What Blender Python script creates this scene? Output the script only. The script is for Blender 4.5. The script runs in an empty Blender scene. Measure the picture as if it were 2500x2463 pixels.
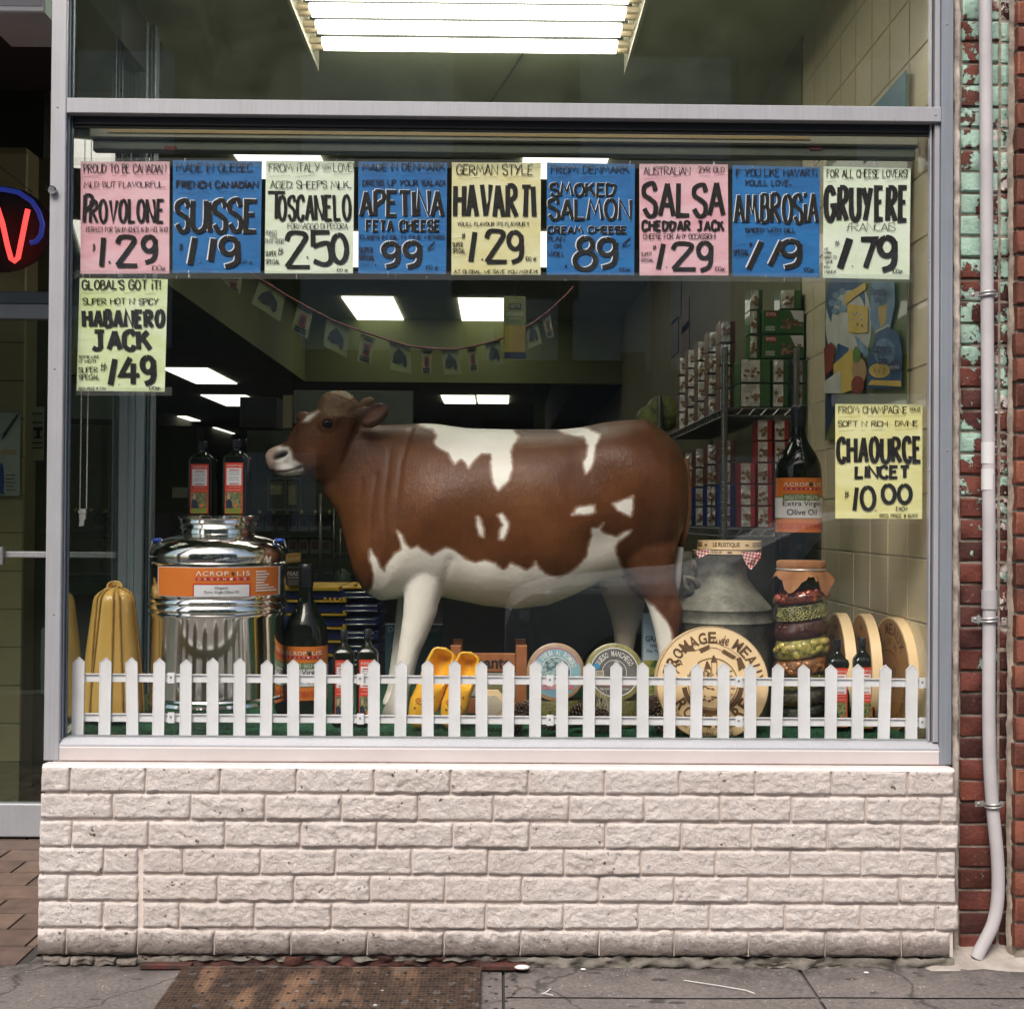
import bpy, bmesh, math, random
import numpy as np
from mathutils import Vector, Matrix, noise
random.seed(7)
R = math.radians
SC = bpy.context.scene
COL = SC.collection
# ---------------------------------------------------------------- camera
CZ = 1.15                     # eye height
F = 3000.0                    # focal length in photograph pixels (2500 x 2463)
CAM = Vector((0.0, -3.26, CZ))
YAW, PITCH, ROLL = R(0.62), R(0.64), 0.0070
MR = Matrix.Rotation(-YAW, 3, 'Z') @ Matrix.Rotation(R(90) + PITCH, 3, 'X') @ Matrix.Rotation(ROLL, 3, 'Z')
cd = bpy.data.cameras.new('camera'); cam = bpy.data.objects.new('camera', cd); COL.objects.link(cam)
cam.location = CAM; cam.rotation_euler = MR.to_euler()
cd.sensor_width = 36; cd.lens = F / 2500 * 36; cd.clip_start = .05; cd.clip_end = 300
SC.camera = cam
# ---------------------------------------------------------------- light
w = bpy.data.worlds.new("World"); SC.world = w; w.use_nodes = True
nt = w.node_tree; bg = nt.nodes['Background']
sky = nt.nodes.new('ShaderNodeTexSky'); sky.sky_type = 'NISHITA'; sky.sun_disc = False
SUN_EL, SUN_AZ = 53, 200      # azimuth: clockwise from +y
sky.sun_elevation = R(SUN_EL); sky.sun_rotation = R(SUN_AZ); sky.dust_density = 5; sky.air_density = 1.0; sky.ozone_density = .6
nt.links.new(sky.outputs[0], bg.inputs[0]); bg.inputs[1].default_value = .11
sd = bpy.data.lights.new('sun', 'SUN'); so = bpy.data.objects.new('sun', sd); COL.objects.link(so)
sd.energy = 1.5; sd.angle = R(24); sd.color = (1, .955, .90)
sdir = Vector((math.sin(R(SUN_AZ)) * math.cos(R(SUN_EL)), math.cos(R(SUN_AZ)) * math.cos(R(SUN_EL)), math.sin(R(SUN_EL))))
so.rotation_euler = sdir.to_track_quat('Z', 'Y').to_euler(); so.location = (0, -8, 12)
SC.view_settings.view_transform = 'Standard'; SC.view_settings.look = 'None'
SC.view_settings.exposure = 0.90; SC.view_settings.gamma = 1; SC.view_settings.use_curve_mapping = False
SC.render.engine = 'CYCLES'
SC.cycles.max_bounces = 9; SC.cycles.transparent_max_bounces = 16; SC.cycles.glossy_bounces = 5
SC.cycles.diffuse_bounces = 4; SC.cycles.caustics_reflective = False; SC.cycles.caustics_refractive = False
SC.cycles.use_denoising = True; SC.cycles.sample_clamp_indirect = 4
# ---------------------------------------------------------------- measuring from the photograph
def ray(px, py): return MR @ Vector(((px - 1250) / F, -(py - 1231.5) / F, -1))
def P(px, py, y):
    d = ray(px, py); return CAM + d * ((y - CAM.y) / d.y)
def PX(px, py, x):
    d = ray(px, py); return CAM + d * ((x - CAM.x) / d.x)
def PZ(px, py, z):
    d = ray(px, py); return CAM + d * ((z - CAM.z) / d.z)
def SCL(y): return (y - CAM.y) / F      # metres per photo pixel at depth y
# ---------------------------------------------------------------- materials
def nd(t, typ, **kw):
    n = t.nodes.new(typ)
    for k, v in kw.items(): setattr(n, k, v)
    return n
def newmat(name):
    m = bpy.data.materials.new(name); m.use_nodes = True
    t = m.node_tree; return m, t, t.nodes['Principled BSDF'], nd(t, 'ShaderNodeNewGeometry').outputs['Position']
def noi(t, vec, scale, detail=5, rough=.6, dist=0):
    n = nd(t, 'ShaderNodeTexNoise'); n.inputs['Scale'].default_value = scale; n.inputs['Detail'].default_value = detail
    n.inputs['Roughness'].default_value = rough; n.inputs['Distortion'].default_value = dist
    t.links.new(vec, n.inputs['Vector']); return n.outputs['Fac']
def ramp(t, fac, stops):
    n = nd(t, 'ShaderNodeValToRGB'); cr = n.color_ramp
    while len(cr.elements) < len(stops): cr.elements.new(.5)
    for e, (p, c) in zip(cr.elements, stops):
        e.position = p; e.color = (c[0], c[1], c[2], 1) if isinstance(c, (tuple, list)) else (c, c, c, 1)
    t.links.new(fac, n.inputs[0]); return n.outputs[0]
def mixc(t, fac, a, b):
    n = nd(t, 'ShaderNodeMix', data_type='RGBA')
    for s, v in ((0, fac), (6, a), (7, b)):
        if isinstance(v, (int, float)): n.inputs[s].default_value = v
        elif isinstance(v, (tuple, list)): n.inputs[s].default_value = (*v[:3], 1)
        else: t.links.new(v, n.inputs[s])
    return n.outputs[2]
def mth(t, op, a, b=None, clamp=False):
    n = nd(t, 'ShaderNodeMath', operation=op); n.use_clamp = clamp
    for i, v in enumerate((a, b)):
        if v is None: continue
        if isinstance(v, (int, float)): n.inputs[i].default_value = v
        else: t.links.new(v, n.inputs[i])
    return n.outputs[0]
def bump(t, b, h, strength, dist=.002):
    n = nd(t, 'ShaderNodeBump'); n.inputs['Strength'].default_value = strength; n.inputs['Distance'].default_value = dist
    t.links.new(h, n.inputs['Height']); t.links.new(n.outputs[0], b.inputs['Normal'])
MC = {}
def mat(name, col, rough=.5, metal=0, col2=None, vs=6, bmp=0, bs=60, coat=0, spec=.5, bd=.002, lo=.35, hi=.65):
    if name in MC: return MC[name]
    m, t, b, pos = newmat(name)
    b.inputs['Roughness'].default_value = rough; b.inputs['Metallic'].default_value = metal
    b.inputs['Coat Weight'].default_value = coat; b.inputs['Specular IOR Level'].default_value = spec
    c2 = col2 or tuple(c * .82 for c in col)
    t.links.new(ramp(t, noi(t, pos, vs), [(lo, c2), (hi, col)]), b.inputs['Base Color'])
    if bmp: bump(t, b, noi(t, pos, bs, 8), bmp, bd)
    MC[name] = m; return m
def emis(name, col, s, base=(.8, .8, .8)):
    if name in MC: return MC[name]
    m, t, b, pos = newmat(name)
    b.inputs['Base Color'].default_value = (*base, 1)
    b.inputs['Emission Color'].default_value = (*col, 1); b.inputs['Emission Strength'].default_value = s
    MC[name] = m; return m
def glassmat(name, tint=(.984, .990, .986), dust=0.0, ior=1.5, haze=0.0):
    m, t, b, pos = newmat(name)
    out = t.nodes['Material Output']; t.nodes.remove(b)
    tr = nd(t, 'ShaderNodeBsdfTransparent'); tr.inputs[0].default_value = (*tint, 1)
    gl = nd(t, 'ShaderNodeBsdfGlossy'); gl.inputs['Roughness'].default_value = .0
    ge = nd(t, 'ShaderNodeNewGeometry'); vm = nd(t, 'ShaderNodeVectorMath', operation='DOT_PRODUCT'); t.links.new(ge.outputs['Normal'], vm.inputs[0]); t.links.new(ge.outputs['Incoming'], vm.inputs[1])
    f0 = ((ior - 1) / (ior + 1)) ** 2; cs = mth(t, 'ABSOLUTE', vm.outputs['Value'])   # Schlick, the same from both sides of the pane
    frs = mth(t, 'ADD', mth(t, 'MULTIPLY', mth(t, 'POWER', mth(t, 'SUBTRACT', 1.0, cs, True), 5), 1 - f0), f0)
    mx = nd(t, 'ShaderNodeMixShader'); t.links.new(frs, mx.inputs[0]); t.links.new(tr.outputs[0], mx.inputs[1]); t.links.new(gl.outputs[0], mx.inputs[2])
    last = mx.outputs[0]
    if dust or haze:
        df = nd(t, 'ShaderNodeBsdfTranslucent'); df.inputs[0].default_value = (.62, .68, .55, 1)
        v = nd(t, 'ShaderNodeTexVoronoi'); v.inputs['Scale'].default_value = 70; t.links.new(pos, v.inputs['Vector'])
        spots = ramp(t, v.outputs['Distance'], [(.10, 1), (.22, 0)])
        film = noi(t, pos, 9, 8, .75)
        f = mth(t, 'ADD', mth(t, 'MULTIPLY', mth(t, 'MULTIPLY', spots, ramp(t, noi(t, pos, 5), [(.40, 0), (.62, 1)])), .10 * dust), mth(t, 'ADD', mth(t, 'MULTIPLY', ramp(t, film, [(.35, 0), (.75, 1)]), .03 * dust + haze), haze), True)
        sep = nd(t, 'ShaderNodeSeparateXYZ'); t.links.new(pos, sep.inputs[0])
        m2 = nd(t, 'ShaderNodeMixShader'); t.links.new(f, m2.inputs[0]); t.links.new(last, m2.inputs[1]); t.links.new(df.outputs[0], m2.inputs[2])
        last = m2.outputs[0]
    t.links.new(last, out.inputs[0]); return m
# ---------------------------------------------------------------- mesh building
def org(p):
    v = Vector((0, 0, 0))
    while p is not None: v = v + p.location; p = p.parent
    return v
class MB:
    def __init__(s): s.v = []; s.f = []
    def add(s, vs, fs):
        n = len(s.v); s.v += [tuple(q) for q in vs]; s.f += [tuple(i + n for i in f) for f in fs]; return s
    def box(s, x0, x1, y0, y1, z0, z1):
        vs = [(x, y, z) for z in (z0, z1) for y in (y0, y1) for x in (x0, x1)]
        return s.add(vs, [(0, 2, 3, 1), (4, 5, 7, 6), (0, 1, 5, 4), (2, 6, 7, 3), (0, 4, 6, 2), (1, 3, 7, 5)])
    def obox(s, c, ax, ay, az):      # oriented box: centre and three half-axis vectors
        c, ax, ay, az = map(Vector, (c, ax, ay, az))
        vs = [c + ax * i + ay * j + az * k for k in (-1, 1) for j in (-1, 1) for i in (-1, 1)]
        return s.add(vs, [(0, 2, 3, 1), (4, 5, 7, 6), (0, 1, 5, 4), (2, 6, 7, 3), (0, 4, 6, 2), (1, 3, 7, 5)])
    def bbox(s, x0, x1, y0, y1, z0, z1, b=.002):   # box with chamfered front (-y) edges
        vs = [(x0, y1, z0), (x1, y1, z0), (x1, y1, z1), (x0, y1, z1), (x0, y0 + b, z0), (x1, y0 + b, z0), (x1, y0 + b, z1), (x0, y0 + b, z1),
              (x0 + b, y0, z0 + b), (x1 - b, y0, z0 + b), (x1 - b, y0, z1 - b), (x0 + b, y0, z1 - b)]
        fs = [(3, 2, 1, 0), (8, 9, 10, 11)]
        for i in range(4):
            j = (i + 1) % 4; fs += [(i, j, 4 + j, 4 + i), (4 + i, 4 + j, 8 + j, 8 + i)]
        return s.add(vs, fs)
    def rings(s, rs, cap=True, closed=True):
        n = len(rs[0]); vs = [p for r in rs for p in r]; fs = []
        for k in range(len(rs) - 1):
            for i in range(n if closed else n - 1):
                j = (i + 1) % n; fs.append((k * n + i, k * n + j, (k + 1) * n + j, (k + 1) * n + i))
        if cap: fs += [tuple(range(n))[::-1], tuple(range((len(rs) - 1) * n, len(rs) * n))]
        return s.add(vs, fs)
    def tube(s, pts, r, n=8, cap=True):
        pts = [Vector(p) for p in pts]; rs = []; prev = None
        for i, p in enumerate(pts):
            d = (pts[min(i + 1, len(pts) - 1)] - pts[max(i - 1, 0)]).normalized()
            a = prev if prev is not None else (Vector((0, 0, 1)) if abs(d.z) < .9 else Vector((1, 0, 0)))
            u = d.cross(a).normalized() if prev is None else (prev - d * prev.dot(d)).normalized()
            prev = u; v = d.cross(u); rr = r[i] if isinstance(r, (list, tuple)) else r
            rs.append([p + (u * math.cos(2 * math.pi * k / n) + v * math.sin(2 * math.pi * k / n)) * rr for k in range(n)])
        return s.rings(rs, cap)
    def lathe(s, prof, c, n=48, cap=True, sy=1):
        rs = [[(c[0] + r * math.cos(2 * math.pi * k / n), c[1] + sy * r * math.sin(2 * math.pi * k / n), z) for k in range(n)] for r, z in prof]
        return s.rings(rs, cap)
    def prism(s, poly, fn, d0, d1):  # poly of (a,b); fn(a,b,d)->point
        n = len(poly); vs = [fn(a, b, d0) for a, b in poly] + [fn(a, b, d1) for a, b in poly]
        return s.add(vs, [tuple(range(n)), tuple(range(2 * n - 1, n - 1, -1))] + [(i, n + i, n + (i + 1) % n, (i + 1) % n) for i in range(n)])
    def sph(s, c, r, n=12, m=8, sc=(1, 1, 1)):
        rs = []
        for j in range(m + 1):
            a = math.pi * (j + .001) / (m + .002)
            rs.append([(c[0] + sc[0] * r * math.sin(a) * math.cos(2 * math.pi * k / n), c[1] + sc[1] * r * math.sin(a) * math.sin(2 * math.pi * k / n), c[2] + sc[2] * r * math.cos(a)) for k in range(n)])
        return s.rings(rs)
    def build(s, name, m, parent=None, smooth=False, label=None, kind=None):
        o = org(parent); me = bpy.data.meshes.new(name)
        me.from_pydata([(x - o.x, y - o.y, z - o.z) for x, y, z in s.v], [], s.f)
        if m is not None: me.materials.append(m)
        if smooth:
            me.polygons.foreach_set('use_smooth', [True] * len(me.polygons))
            if smooth == 'auto': me.set_sharp_from_angle(angle=R(35))
        me.update()
        ob = bpy.data.objects.new(name, me); COL.objects.link(ob)
        if parent is not None: ob.parent = parent
        if label: ob['label'] = label
        if kind: ob['kind'] = kind
        return ob
def tag(o, label, cat, group=None):
    o['label'] = label; o['category'] = cat
    if group: o['group'] = group
    return o
def thing(name, loc, label, cat, group=None):
    o = bpy.data.objects.new(name, None); COL.objects.link(o); o.location = loc; o.empty_display_size = .05
    return tag(o, label, cat, group)
def copy_tree(o, loc=None, label=None, parent=None):
    c = o.copy(); COL.objects.link(c)
    if parent is not None: c.parent = parent
    if loc is not None: c.location = loc
    if label: c['label'] = label
    for ch in list(o.children): copy_tree(ch, parent=c)
    return c
def warp(ob, fn):                # bend a mesh's vertices (world coordinates) in place
    o = org(ob.parent)
    for v in ob.data.vertices: v.co = Vector(fn(v.co + o)) - o
# ---------------------------------------------------------------- printed text (flat print)
_tc = {}
def textgeo(s, bold=0.0, sp=1.0, shear=0.0):
    k = (s, bold, sp, shear)
    if k in _tc: return _tc[k]
    cu = bpy.data.curves.new('t', 'FONT'); cu.body = s; cu.size = 1; cu.offset = bold; cu.space_character = sp; cu.shear = shear; cu.resolution_u = 3
    o = bpy.data.objects.new('t', cu); COL.objects.link(o)
    dg = bpy.context.evaluated_depsgraph_get(); me = bpy.data.meshes.new_from_object(o.evaluated_get(dg))
    vs = [(v.co.x, v.co.y) for v in me.vertices]; fs = [tuple(p.vertices) for p in me.polygons]
    bpy.data.objects.remove(o); bpy.data.curves.remove(cu); bpy.data.meshes.remove(me)
    x0 = min(v[0] for v in vs); x1 = max(v[0] for v in vs); y0 = min(v[1] for v in vs); y1 = max(v[1] for v in vs)
    _tc[k] = ([((x - x0) / (x1 - x0), (y - y0) / (y1 - y0)) for x, y in vs], fs, (x1 - x0) / max(y1 - y0, 1e-6)); return _tc[k]
def print_text(mb, s, fn, x0, y0, x1, y1, d=0, bold=0.0, sp=1.0, shear=0.0, flip=False):
    """text filling the box x0..x1, y0(bottom)..y1(top); fn(a,b,d) -> world point"""
    vs, fs, asp = textgeo(s, bold, sp, shear)
    if flip: vs = [(1 - a, b) for a, b in vs]
    mb.add([fn(x0 + a * (x1 - x0), y0 + b * (y1 - y0), d) for a, b in vs], fs); return mb
def arc_text(mb, s, fn, cx, cy, rad, a0, a1, h, d=0, bold=0.0, inward=False):
    """letters along a circle from angle a0 to a1 (degrees, counterclockwise from +x)"""
    cs = [c for c in s]; n = len(cs)
    for i, c in enumerate(cs):
        if c == ' ': continue
        a = R(a0 + (a1 - a0) * (i + .5) / n); wd = abs(R(a1 - a0)) * rad / n * .84
        if c in "IiLl.,'1": wd *= .45
        vs, fs, _ = textgeo(c, bold)
        sg = -1 if inward else 1
        q = []
        for u, v in vs:
            r_ = rad + sg * (v - .5) * h; t_ = (u - .5) * wd * sg
            q.append(fn(cx + r_ * math.cos(a) + t_ * math.sin(a), cy + r_ * math.sin(a) - t_ * math.cos(a), d))
        mb.add(q, fs)
# ---------------------------------------------------------------- brush lettering (hand painted show cards)
G = {'A': (6, 'l0039', 'l3960', 'l1353'), 'B': (5, 'l0009', 'c093948463515', 'c15455351300 0'.replace(' ', '')), 'C': (5, 'c5749290702204052'),
 'D': (6, 'l0009', 'c0938675341200 0'.replace(' ', '')), 'E': (5, 'l59090050', 'l0545'), 'F': (5, 'l590900', 'l0545'), 'G': (6, 'c6749290702204062', 'l346461'),
 'H': (6, 'l0900', 'l6960', 'l0565'), 'I': (1, 'l1910'), 'J': (6, 'l1969', 'c4943412001'), 'K': (6, 'l0900', 'l5904', 'l2660'), 'L': (5, 'l090050'),
 'M': (8, 'l0019436980'), 'N': (6, 'l00096069'), 'O': (6, 'e0069'), 'P': (5, 'l0900', 'c0939585635140 4'.replace(' ', '')), 'Q': (6, 'e0069', 'l4360'),
 'R': (6, 'l0900', 'c093958563504', 'l2460'), 'S': (5, 'c574929080625445351402002'), 'T': (6, 'l0969', 'l3930'), 'U': (6, 'c090220406269'),
 'V': (6, 'l093069'), 'W': (8, 'l0920466089'), 'X': (6, 'l0960', 'l6900'), 'Y': (6, 'l0934', 'l6910'), 'Z': (6, 'l09690060'), '0': (6, 'e0069'), '1': (1, 'l1910'),
 '2': (6, 'c0719495846 2300'.replace(' ', ''), 'l0060'), '3': (5, 'c083958462 5'.replace(' ', ''), 'c2554512001'), '4': (6, 'l390363', 'l4740'), '5': (5, 'l590905', 'c05465451300 1'.replace(' ', '')),
 '6': (5, 'c59260311305244250 3'.replace(' ', '')), '7': (6, 'l096920'), '8': (6, 'e1559', 'e0065'), '9': (6, 'e0459', 'c5856534110'), '!': (1, 'l1913', 'l1110'), '.': (1, 'l1110'), ',': (1, 'l1100'),
 "'": (1, 'l1917'), ':': (1, 'l1615', 'l1312'), '$': (4, 'c4736170544423102', 'l1918', 'l1980', 'l2920'), '-': (3, 'l0434'), '/': (3, 'l0039'),
 'i': (1, 'l1610', 'l1918'), 'g': (4, 'e0046', 'c4643421100'), 'r': (3, 'l0600', 'c033636'), 'Ç': (5, 'c5839180402113051', 'l3020'), 'f': (4, 'c5939271100', 'l0545'), '¢': (4, 'c4637140211324 3'.replace(' ', ''), 'l4900')}
G['$'] = (4, 'c4837162544423102', 'l1918', 'l1900'); G['$'] = (4, 'c4736062544321102', 'l1900', 'l3920')
def strokes(ch):
    out = []
    for s in G[ch][1:]:
        p = [(int(s[i]), int(s[i + 1])) for i in range(1, len(s) - 1, 2)]
        if s[0] == 'e':
            (a, b), (c, d) = p; q = [((a + c) / 2 + (c - a) / 2 * math.cos(R(100 + k * 15)), (b + d) / 2 + (d - b) / 2 * math.sin(R(100 + k * 15))) for k in range(25)]
        elif s[0] == 'c' and len(p) > 2:
            q = []; pp = [p[0]] + p + [p[-1]]
            for i in range(len(p) - 1):
                for k in range(7):
                    t_ = k / 7; a, b, c, d = pp[i:i + 4]
                    q.append(tuple(.5 * (2 * b[j] + (c[j] - a[j]) * t_ + (2 * a[j] - 5 * b[j] + 4 * c[j] - d[j]) * t_ ** 2 + (3 * b[j] - a[j] - 3 * c[j] + d[j]) * t_ ** 3) for j in (0, 1)))
            q.append(p[-1])
        else: q = p
        out.append(q)
    return out
_lay = [0]
def ribbon(mb, pts, wd, fn):
    n = len(pts)
    if n < 2: return
    _lay[0] = (_lay[0] + 1) % 24; d = -.000035 * _lay[0]
    L = []; Rr = []
    for i, (x, y) in enumerate(pts):
        a = pts[max(i - 1, 0)]; b = pts[min(i + 1, n - 1)]
        def un(p, q):
            l = math.hypot(q[0] - p[0], q[1] - p[1]) or 1; return ((q[0] - p[0]) / l, (q[1] - p[1]) / l)
        d1 = un(a, (x, y)) if i else un((x, y), b); d2 = un((x, y), b) if i < n - 1 else d1
        tx, ty = d1[0] + d2[0], d1[1] + d2[1]; l = math.hypot(tx, ty)
        if l < .3: tx, ty = d1; l = 1
        tx /= l; ty /= l; k = min(1 / max((tx * d1[0] + ty * d1[1]), .5), 1.6)
        hw = wd / 2 * k * (.80 + .2 * abs(ty) + .05 * math.sin(i * .5 + x))
        L.append((x - ty * hw, y + tx * hw)); Rr.append((x + ty * hw, y - tx * hw))
    vs = [fn(a, b, d) for a, b in L] + [fn(a, b, d) for a, b in Rr]
    mb.add(vs, [(i, i + 1, n + i + 1, n + i) for i in range(n - 1)])
def hand(mb, s, fn, x0, y0, x1, y1, wd, slant=.0, hl=None, jit=.05):
    """brush letters in the box x0..x1, y0(top)..y1(bottom), image-style axes"""
    ws = [(3.2 if c == ' ' else G[c][0] - (1 if G[c][0] == 1 else 0)) for c in s]; H = y1 - y0; wd = min(wd, H * .4, (x1 - x0) / (len(s) * 2.3) if len(s) > 1 else 1e9)
    wd *= .97; gp_ = wd * .78 + H * .02; tot = sum(ws)
    inn = wd * .5; W = (x1 - x0) - wd - abs(slant) * H - gp_ * (len(s) - 1); sx = W / max(tot, .01) if tot > 0 else 0
    cx = x0 + inn + (abs(slant) * 0)
    if sx == 0: cx = (x0 + x1) / 2 - abs(slant) * H / 2
    for c, w_ in zip(s, ws):
        if c != ' ':
            j = random.uniform(-jit, jit) * H; k = 1 + random.uniform(-jit, jit); rot = random.uniform(-.04, .04)
            for st in strokes(c):
                off = 1 if G[c][0] == 1 else 0
                q = []
                for a, b in st:
                    yy = b / 9 * (H - wd) * k; xx = (a - off) * sx if sx else 0
                    q.append((cx + xx + slant * yy + rot * yy, y1 - inn - yy + j * .5))
                if len(q) == 2 and abs(q[0][0] - q[1][0]) + abs(q[0][1] - q[1][1]) < wd:
                    q = [(q[0][0], q[0][1] - wd * .5), (q[0][0] + wd * .15, q[0][1] + wd * .5)]
                if hl is not None: ribbon(hl, [(a - wd * .20, b - wd * .16) for a, b in q], wd * 1.0, lambda a, b, d: fn(a, b, d * .2 + .0009))
                ribbon(mb, q, wd, fn)
        cx += w_ * sx + gp_
def zig(mb, fn, x0, y0, x1, y1, amp, step, wd):
    n = max(2, int(abs(x1 - x0) / step)); q = [(x0 + (x1 - x0) * i / n, y0 + (y1 - y0) * i / n + (amp if i % 2 else -amp)) for i in range(n + 1)]
    ribbon(mb, q, wd, fn)
# ================================================================ SETTING
def structure(name, mb, m, **k):
    o = mb.build(name, m, **k); o['kind'] = 'structure'; return o
# --- concrete sidewalk
m, t, b, pos = newmat('concrete')
n1 = noi(t, pos, 3, 8, .65); n2 = noi(t, pos, 90, 6, .7)
c = ramp(t, n1, [(.3, (.062, .053, .048)), (.7, (.14, .12, .11))])
c = mixc(t, ramp(t, n2, [(.35, 0), (.75, .35)]), c, (.40, .37, .35))
v = nd(t, 'ShaderNodeTexVoronoi'); v.inputs['Scale'].default_value = 7.5; mp = nd(t, 'ShaderNodeMapping'); mp.inputs['Scale'].default_value = (1, 2.0, 1); t.links.new(pos, mp.inputs[0])
t.links.new(mp.outputs[0], v.inputs['Vector'])
gum = mth(t, 'MULTIPLY', ramp(t, mth(t, 'ADD', v.outputs['Distance'], mth(t, 'MULTIPLY', noi(t, pos, 30), .12)), [(.2, 1), (.235, 0)]), ramp(t, noi(t, pos, 3.3), [(.5, 0), (.56, .8)]))
c = mixc(t, gum, c, (.03, .028, .026))
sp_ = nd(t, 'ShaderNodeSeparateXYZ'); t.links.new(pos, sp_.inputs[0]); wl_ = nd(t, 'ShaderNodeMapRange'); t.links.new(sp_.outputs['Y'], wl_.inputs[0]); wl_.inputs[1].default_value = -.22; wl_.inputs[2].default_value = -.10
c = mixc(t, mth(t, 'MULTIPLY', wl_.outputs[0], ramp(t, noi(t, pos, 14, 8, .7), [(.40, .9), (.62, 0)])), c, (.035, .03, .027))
wv = nd(t, 'ShaderNodeVectorMath', operation='ADD'); nz_ = nd(t, 'ShaderNodeTexNoise'); nz_.inputs['Scale'].default_value = 6; nz_.inputs['Detail'].default_value = 8; t.links.new(pos, nz_.inputs['Vector']); ms_ = nd(t, 'ShaderNodeVectorMath', operation='SCALE'); ms_.inputs['Scale'].default_value = .22; t.links.new(nz_.outputs['Color'], ms_.inputs[0]); t.links.new(pos, wv.inputs[0]); t.links.new(ms_.outputs[0], wv.inputs[1])
vc = nd(t, 'ShaderNodeTexVoronoi', feature='DISTANCE_TO_EDGE'); vc.inputs['Scale'].default_value = 1.5; t.links.new(wv.outputs[0], vc.inputs['Vector'])
crk = ramp(t, vc.outputs['Distance'], [(.0, 1), (.010, 0)]); c = mixc(t, mth(t, 'MULTIPLY', crk, .8), c, (.02, .018, .016))
v3 = nd(t, 'ShaderNodeTexVoronoi'); v3.inputs['Scale'].default_value = 60; t.links.new(pos, v3.inputs['Vector'])
c = mixc(t, mth(t, 'MULTIPLY', ramp(t, v3.outputs['Distance'], [(.10, 1), (.14, 0)]), ramp(t, noi(t, pos, 12, 3), [(.52, 0), (.56, .8)])), c, (.5, .48, .45))
t.links.new(c, b.inputs['Base Color']); b.inputs['Roughness'].default_value = .9
bump(t, b, mth(t, 'ADD', n2, noi(t, pos, 300, 4)), .5, .002); CONC = m
GR = structure('ground', MB().box(-30, 30, -30, -2.6, -.3, -.16), mat('asphalt', (.05, .05, .052), .9, bmp=.4, bs=200))
sw = thing('sidewalk', (0, -1.2, 0), '', ''); del sw['category'], sw['label']; sw['kind'] = 'structure'
def slab(x0, x1, y0, y1, z=0.0, m=CONC):
    mb = MB(); n = max(2, int((x1 - x0) / .12)); k = max(2, int((y1 - y0) / .1)); g = .004
    x0 += g; x1 -= g; y0 += g; y1 -= g; vs = []
    for j in range(k + 1):
        for i in range(n + 1):
            x = x0 + (x1 - x0) * i / n; y = y0 + (y1 - y0) * j / k
            e = .004 if i in (0, n) or j in (0, k) else 0
            vs.append((x, y, z - e + .004 * noise.noise((x * 3, y * 3, 0))))
    fs = [(j * (n + 1) + i, j * (n + 1) + i + 1, (j + 1) * (n + 1) + i + 1, (j + 1) * (n + 1) + i) for j in range(k) for i in range(n)]
    mb.add(vs, fs); mb.box(x0, x1, y0, y1, z - .1, z - .012)
    return mb.build('slab', m, sw, smooth=True)
yj = PZ(1500, 2431, 0).y
for i, (a, c_) in enumerate(((-6, -3.0), (-3.0, -1.37), (-1.37, .02), (.02, .78), (.78, 1.9), (1.9, 4), (4, 6))):
    if -1.4 < a < 0: slab(a, c_, -1.3, -.02)
    else: slab(a, c_, yj, .3 if a > .5 else -.02); slab(a, c_, -1.3, yj)
    slab(a, c_, -2.4, -1.3)
structure('kerb', MB().bbox(-30, 30, -2.6, -2.4, -.16, .0), mat('kerb_stone', (.3, .29, .27), .85, bmp=.3))
structure('sidewalk_bed', MB().box(-30, 30, -2.4, 1.0, -.14, -.013), mat('joint_dirt', (.05, .045, .04), .95, bmp=.5))
# --- brown quarry tiles in the entrance
tf = thing('entrance_floor', (-2, .4, 0), '', ''); del tf['category'], tf['label']; tf['kind'] = 'structure'
TM = [mat('quarry_tile_a', (.155, .105, .085), .55, col2=(.10, .07, .06), vs=15, bmp=.15), mat('quarry_tile_b', (.185, .13, .10), .55, col2=(.13, .09, .075), vs=15, bmp=.15)]
tz = .004
for j in range(10):
    y0 = -.10 + j * .135
    for i in range(12):
        x0 = -3.4 + i * .205 + (j % 2) * .1
        if x0 > -1.24: continue
        MB().box(x0 + .004, min(x0 + .2, -1.225), y0 + .004, y0 + .13, -.01, tz).build('tile', TM[(i * 7 + j * 3) % 2], tf)
structure('tile_bed', MB().box(-6, -1.2, -.11, 1.25, -.0129, -.001), mat('tile_joint', (.05, .045, .04), .9))
# --- shop floor, ceiling and walls
structure('shop_floor', MB().box(-6, 2.2, 1.25, 27, -.08, .02), mat('dark_floor', (.05, .022, .015), .35, col2=(.03, .014, .01)))
CEIL = CZ + 1.86
structure('ceiling', MB().box(-6, 2.2, .10, 27, CEIL, CEIL + .1), mat('ceiling_panel', (.34, .38, .23), .85, col2=(.30, .34, .20), vs=2))
structure('back_wall', MB().box(-6, 2.2, 27, 27.1, -.05, CEIL + .1), mat('dark_green_wall', (.05, .06, .028), .7))
structure('left_wall', MB().box(-6.1, -6, 1.3, 27, -.05, CEIL + .1), MC['dark_green_wall'])
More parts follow.
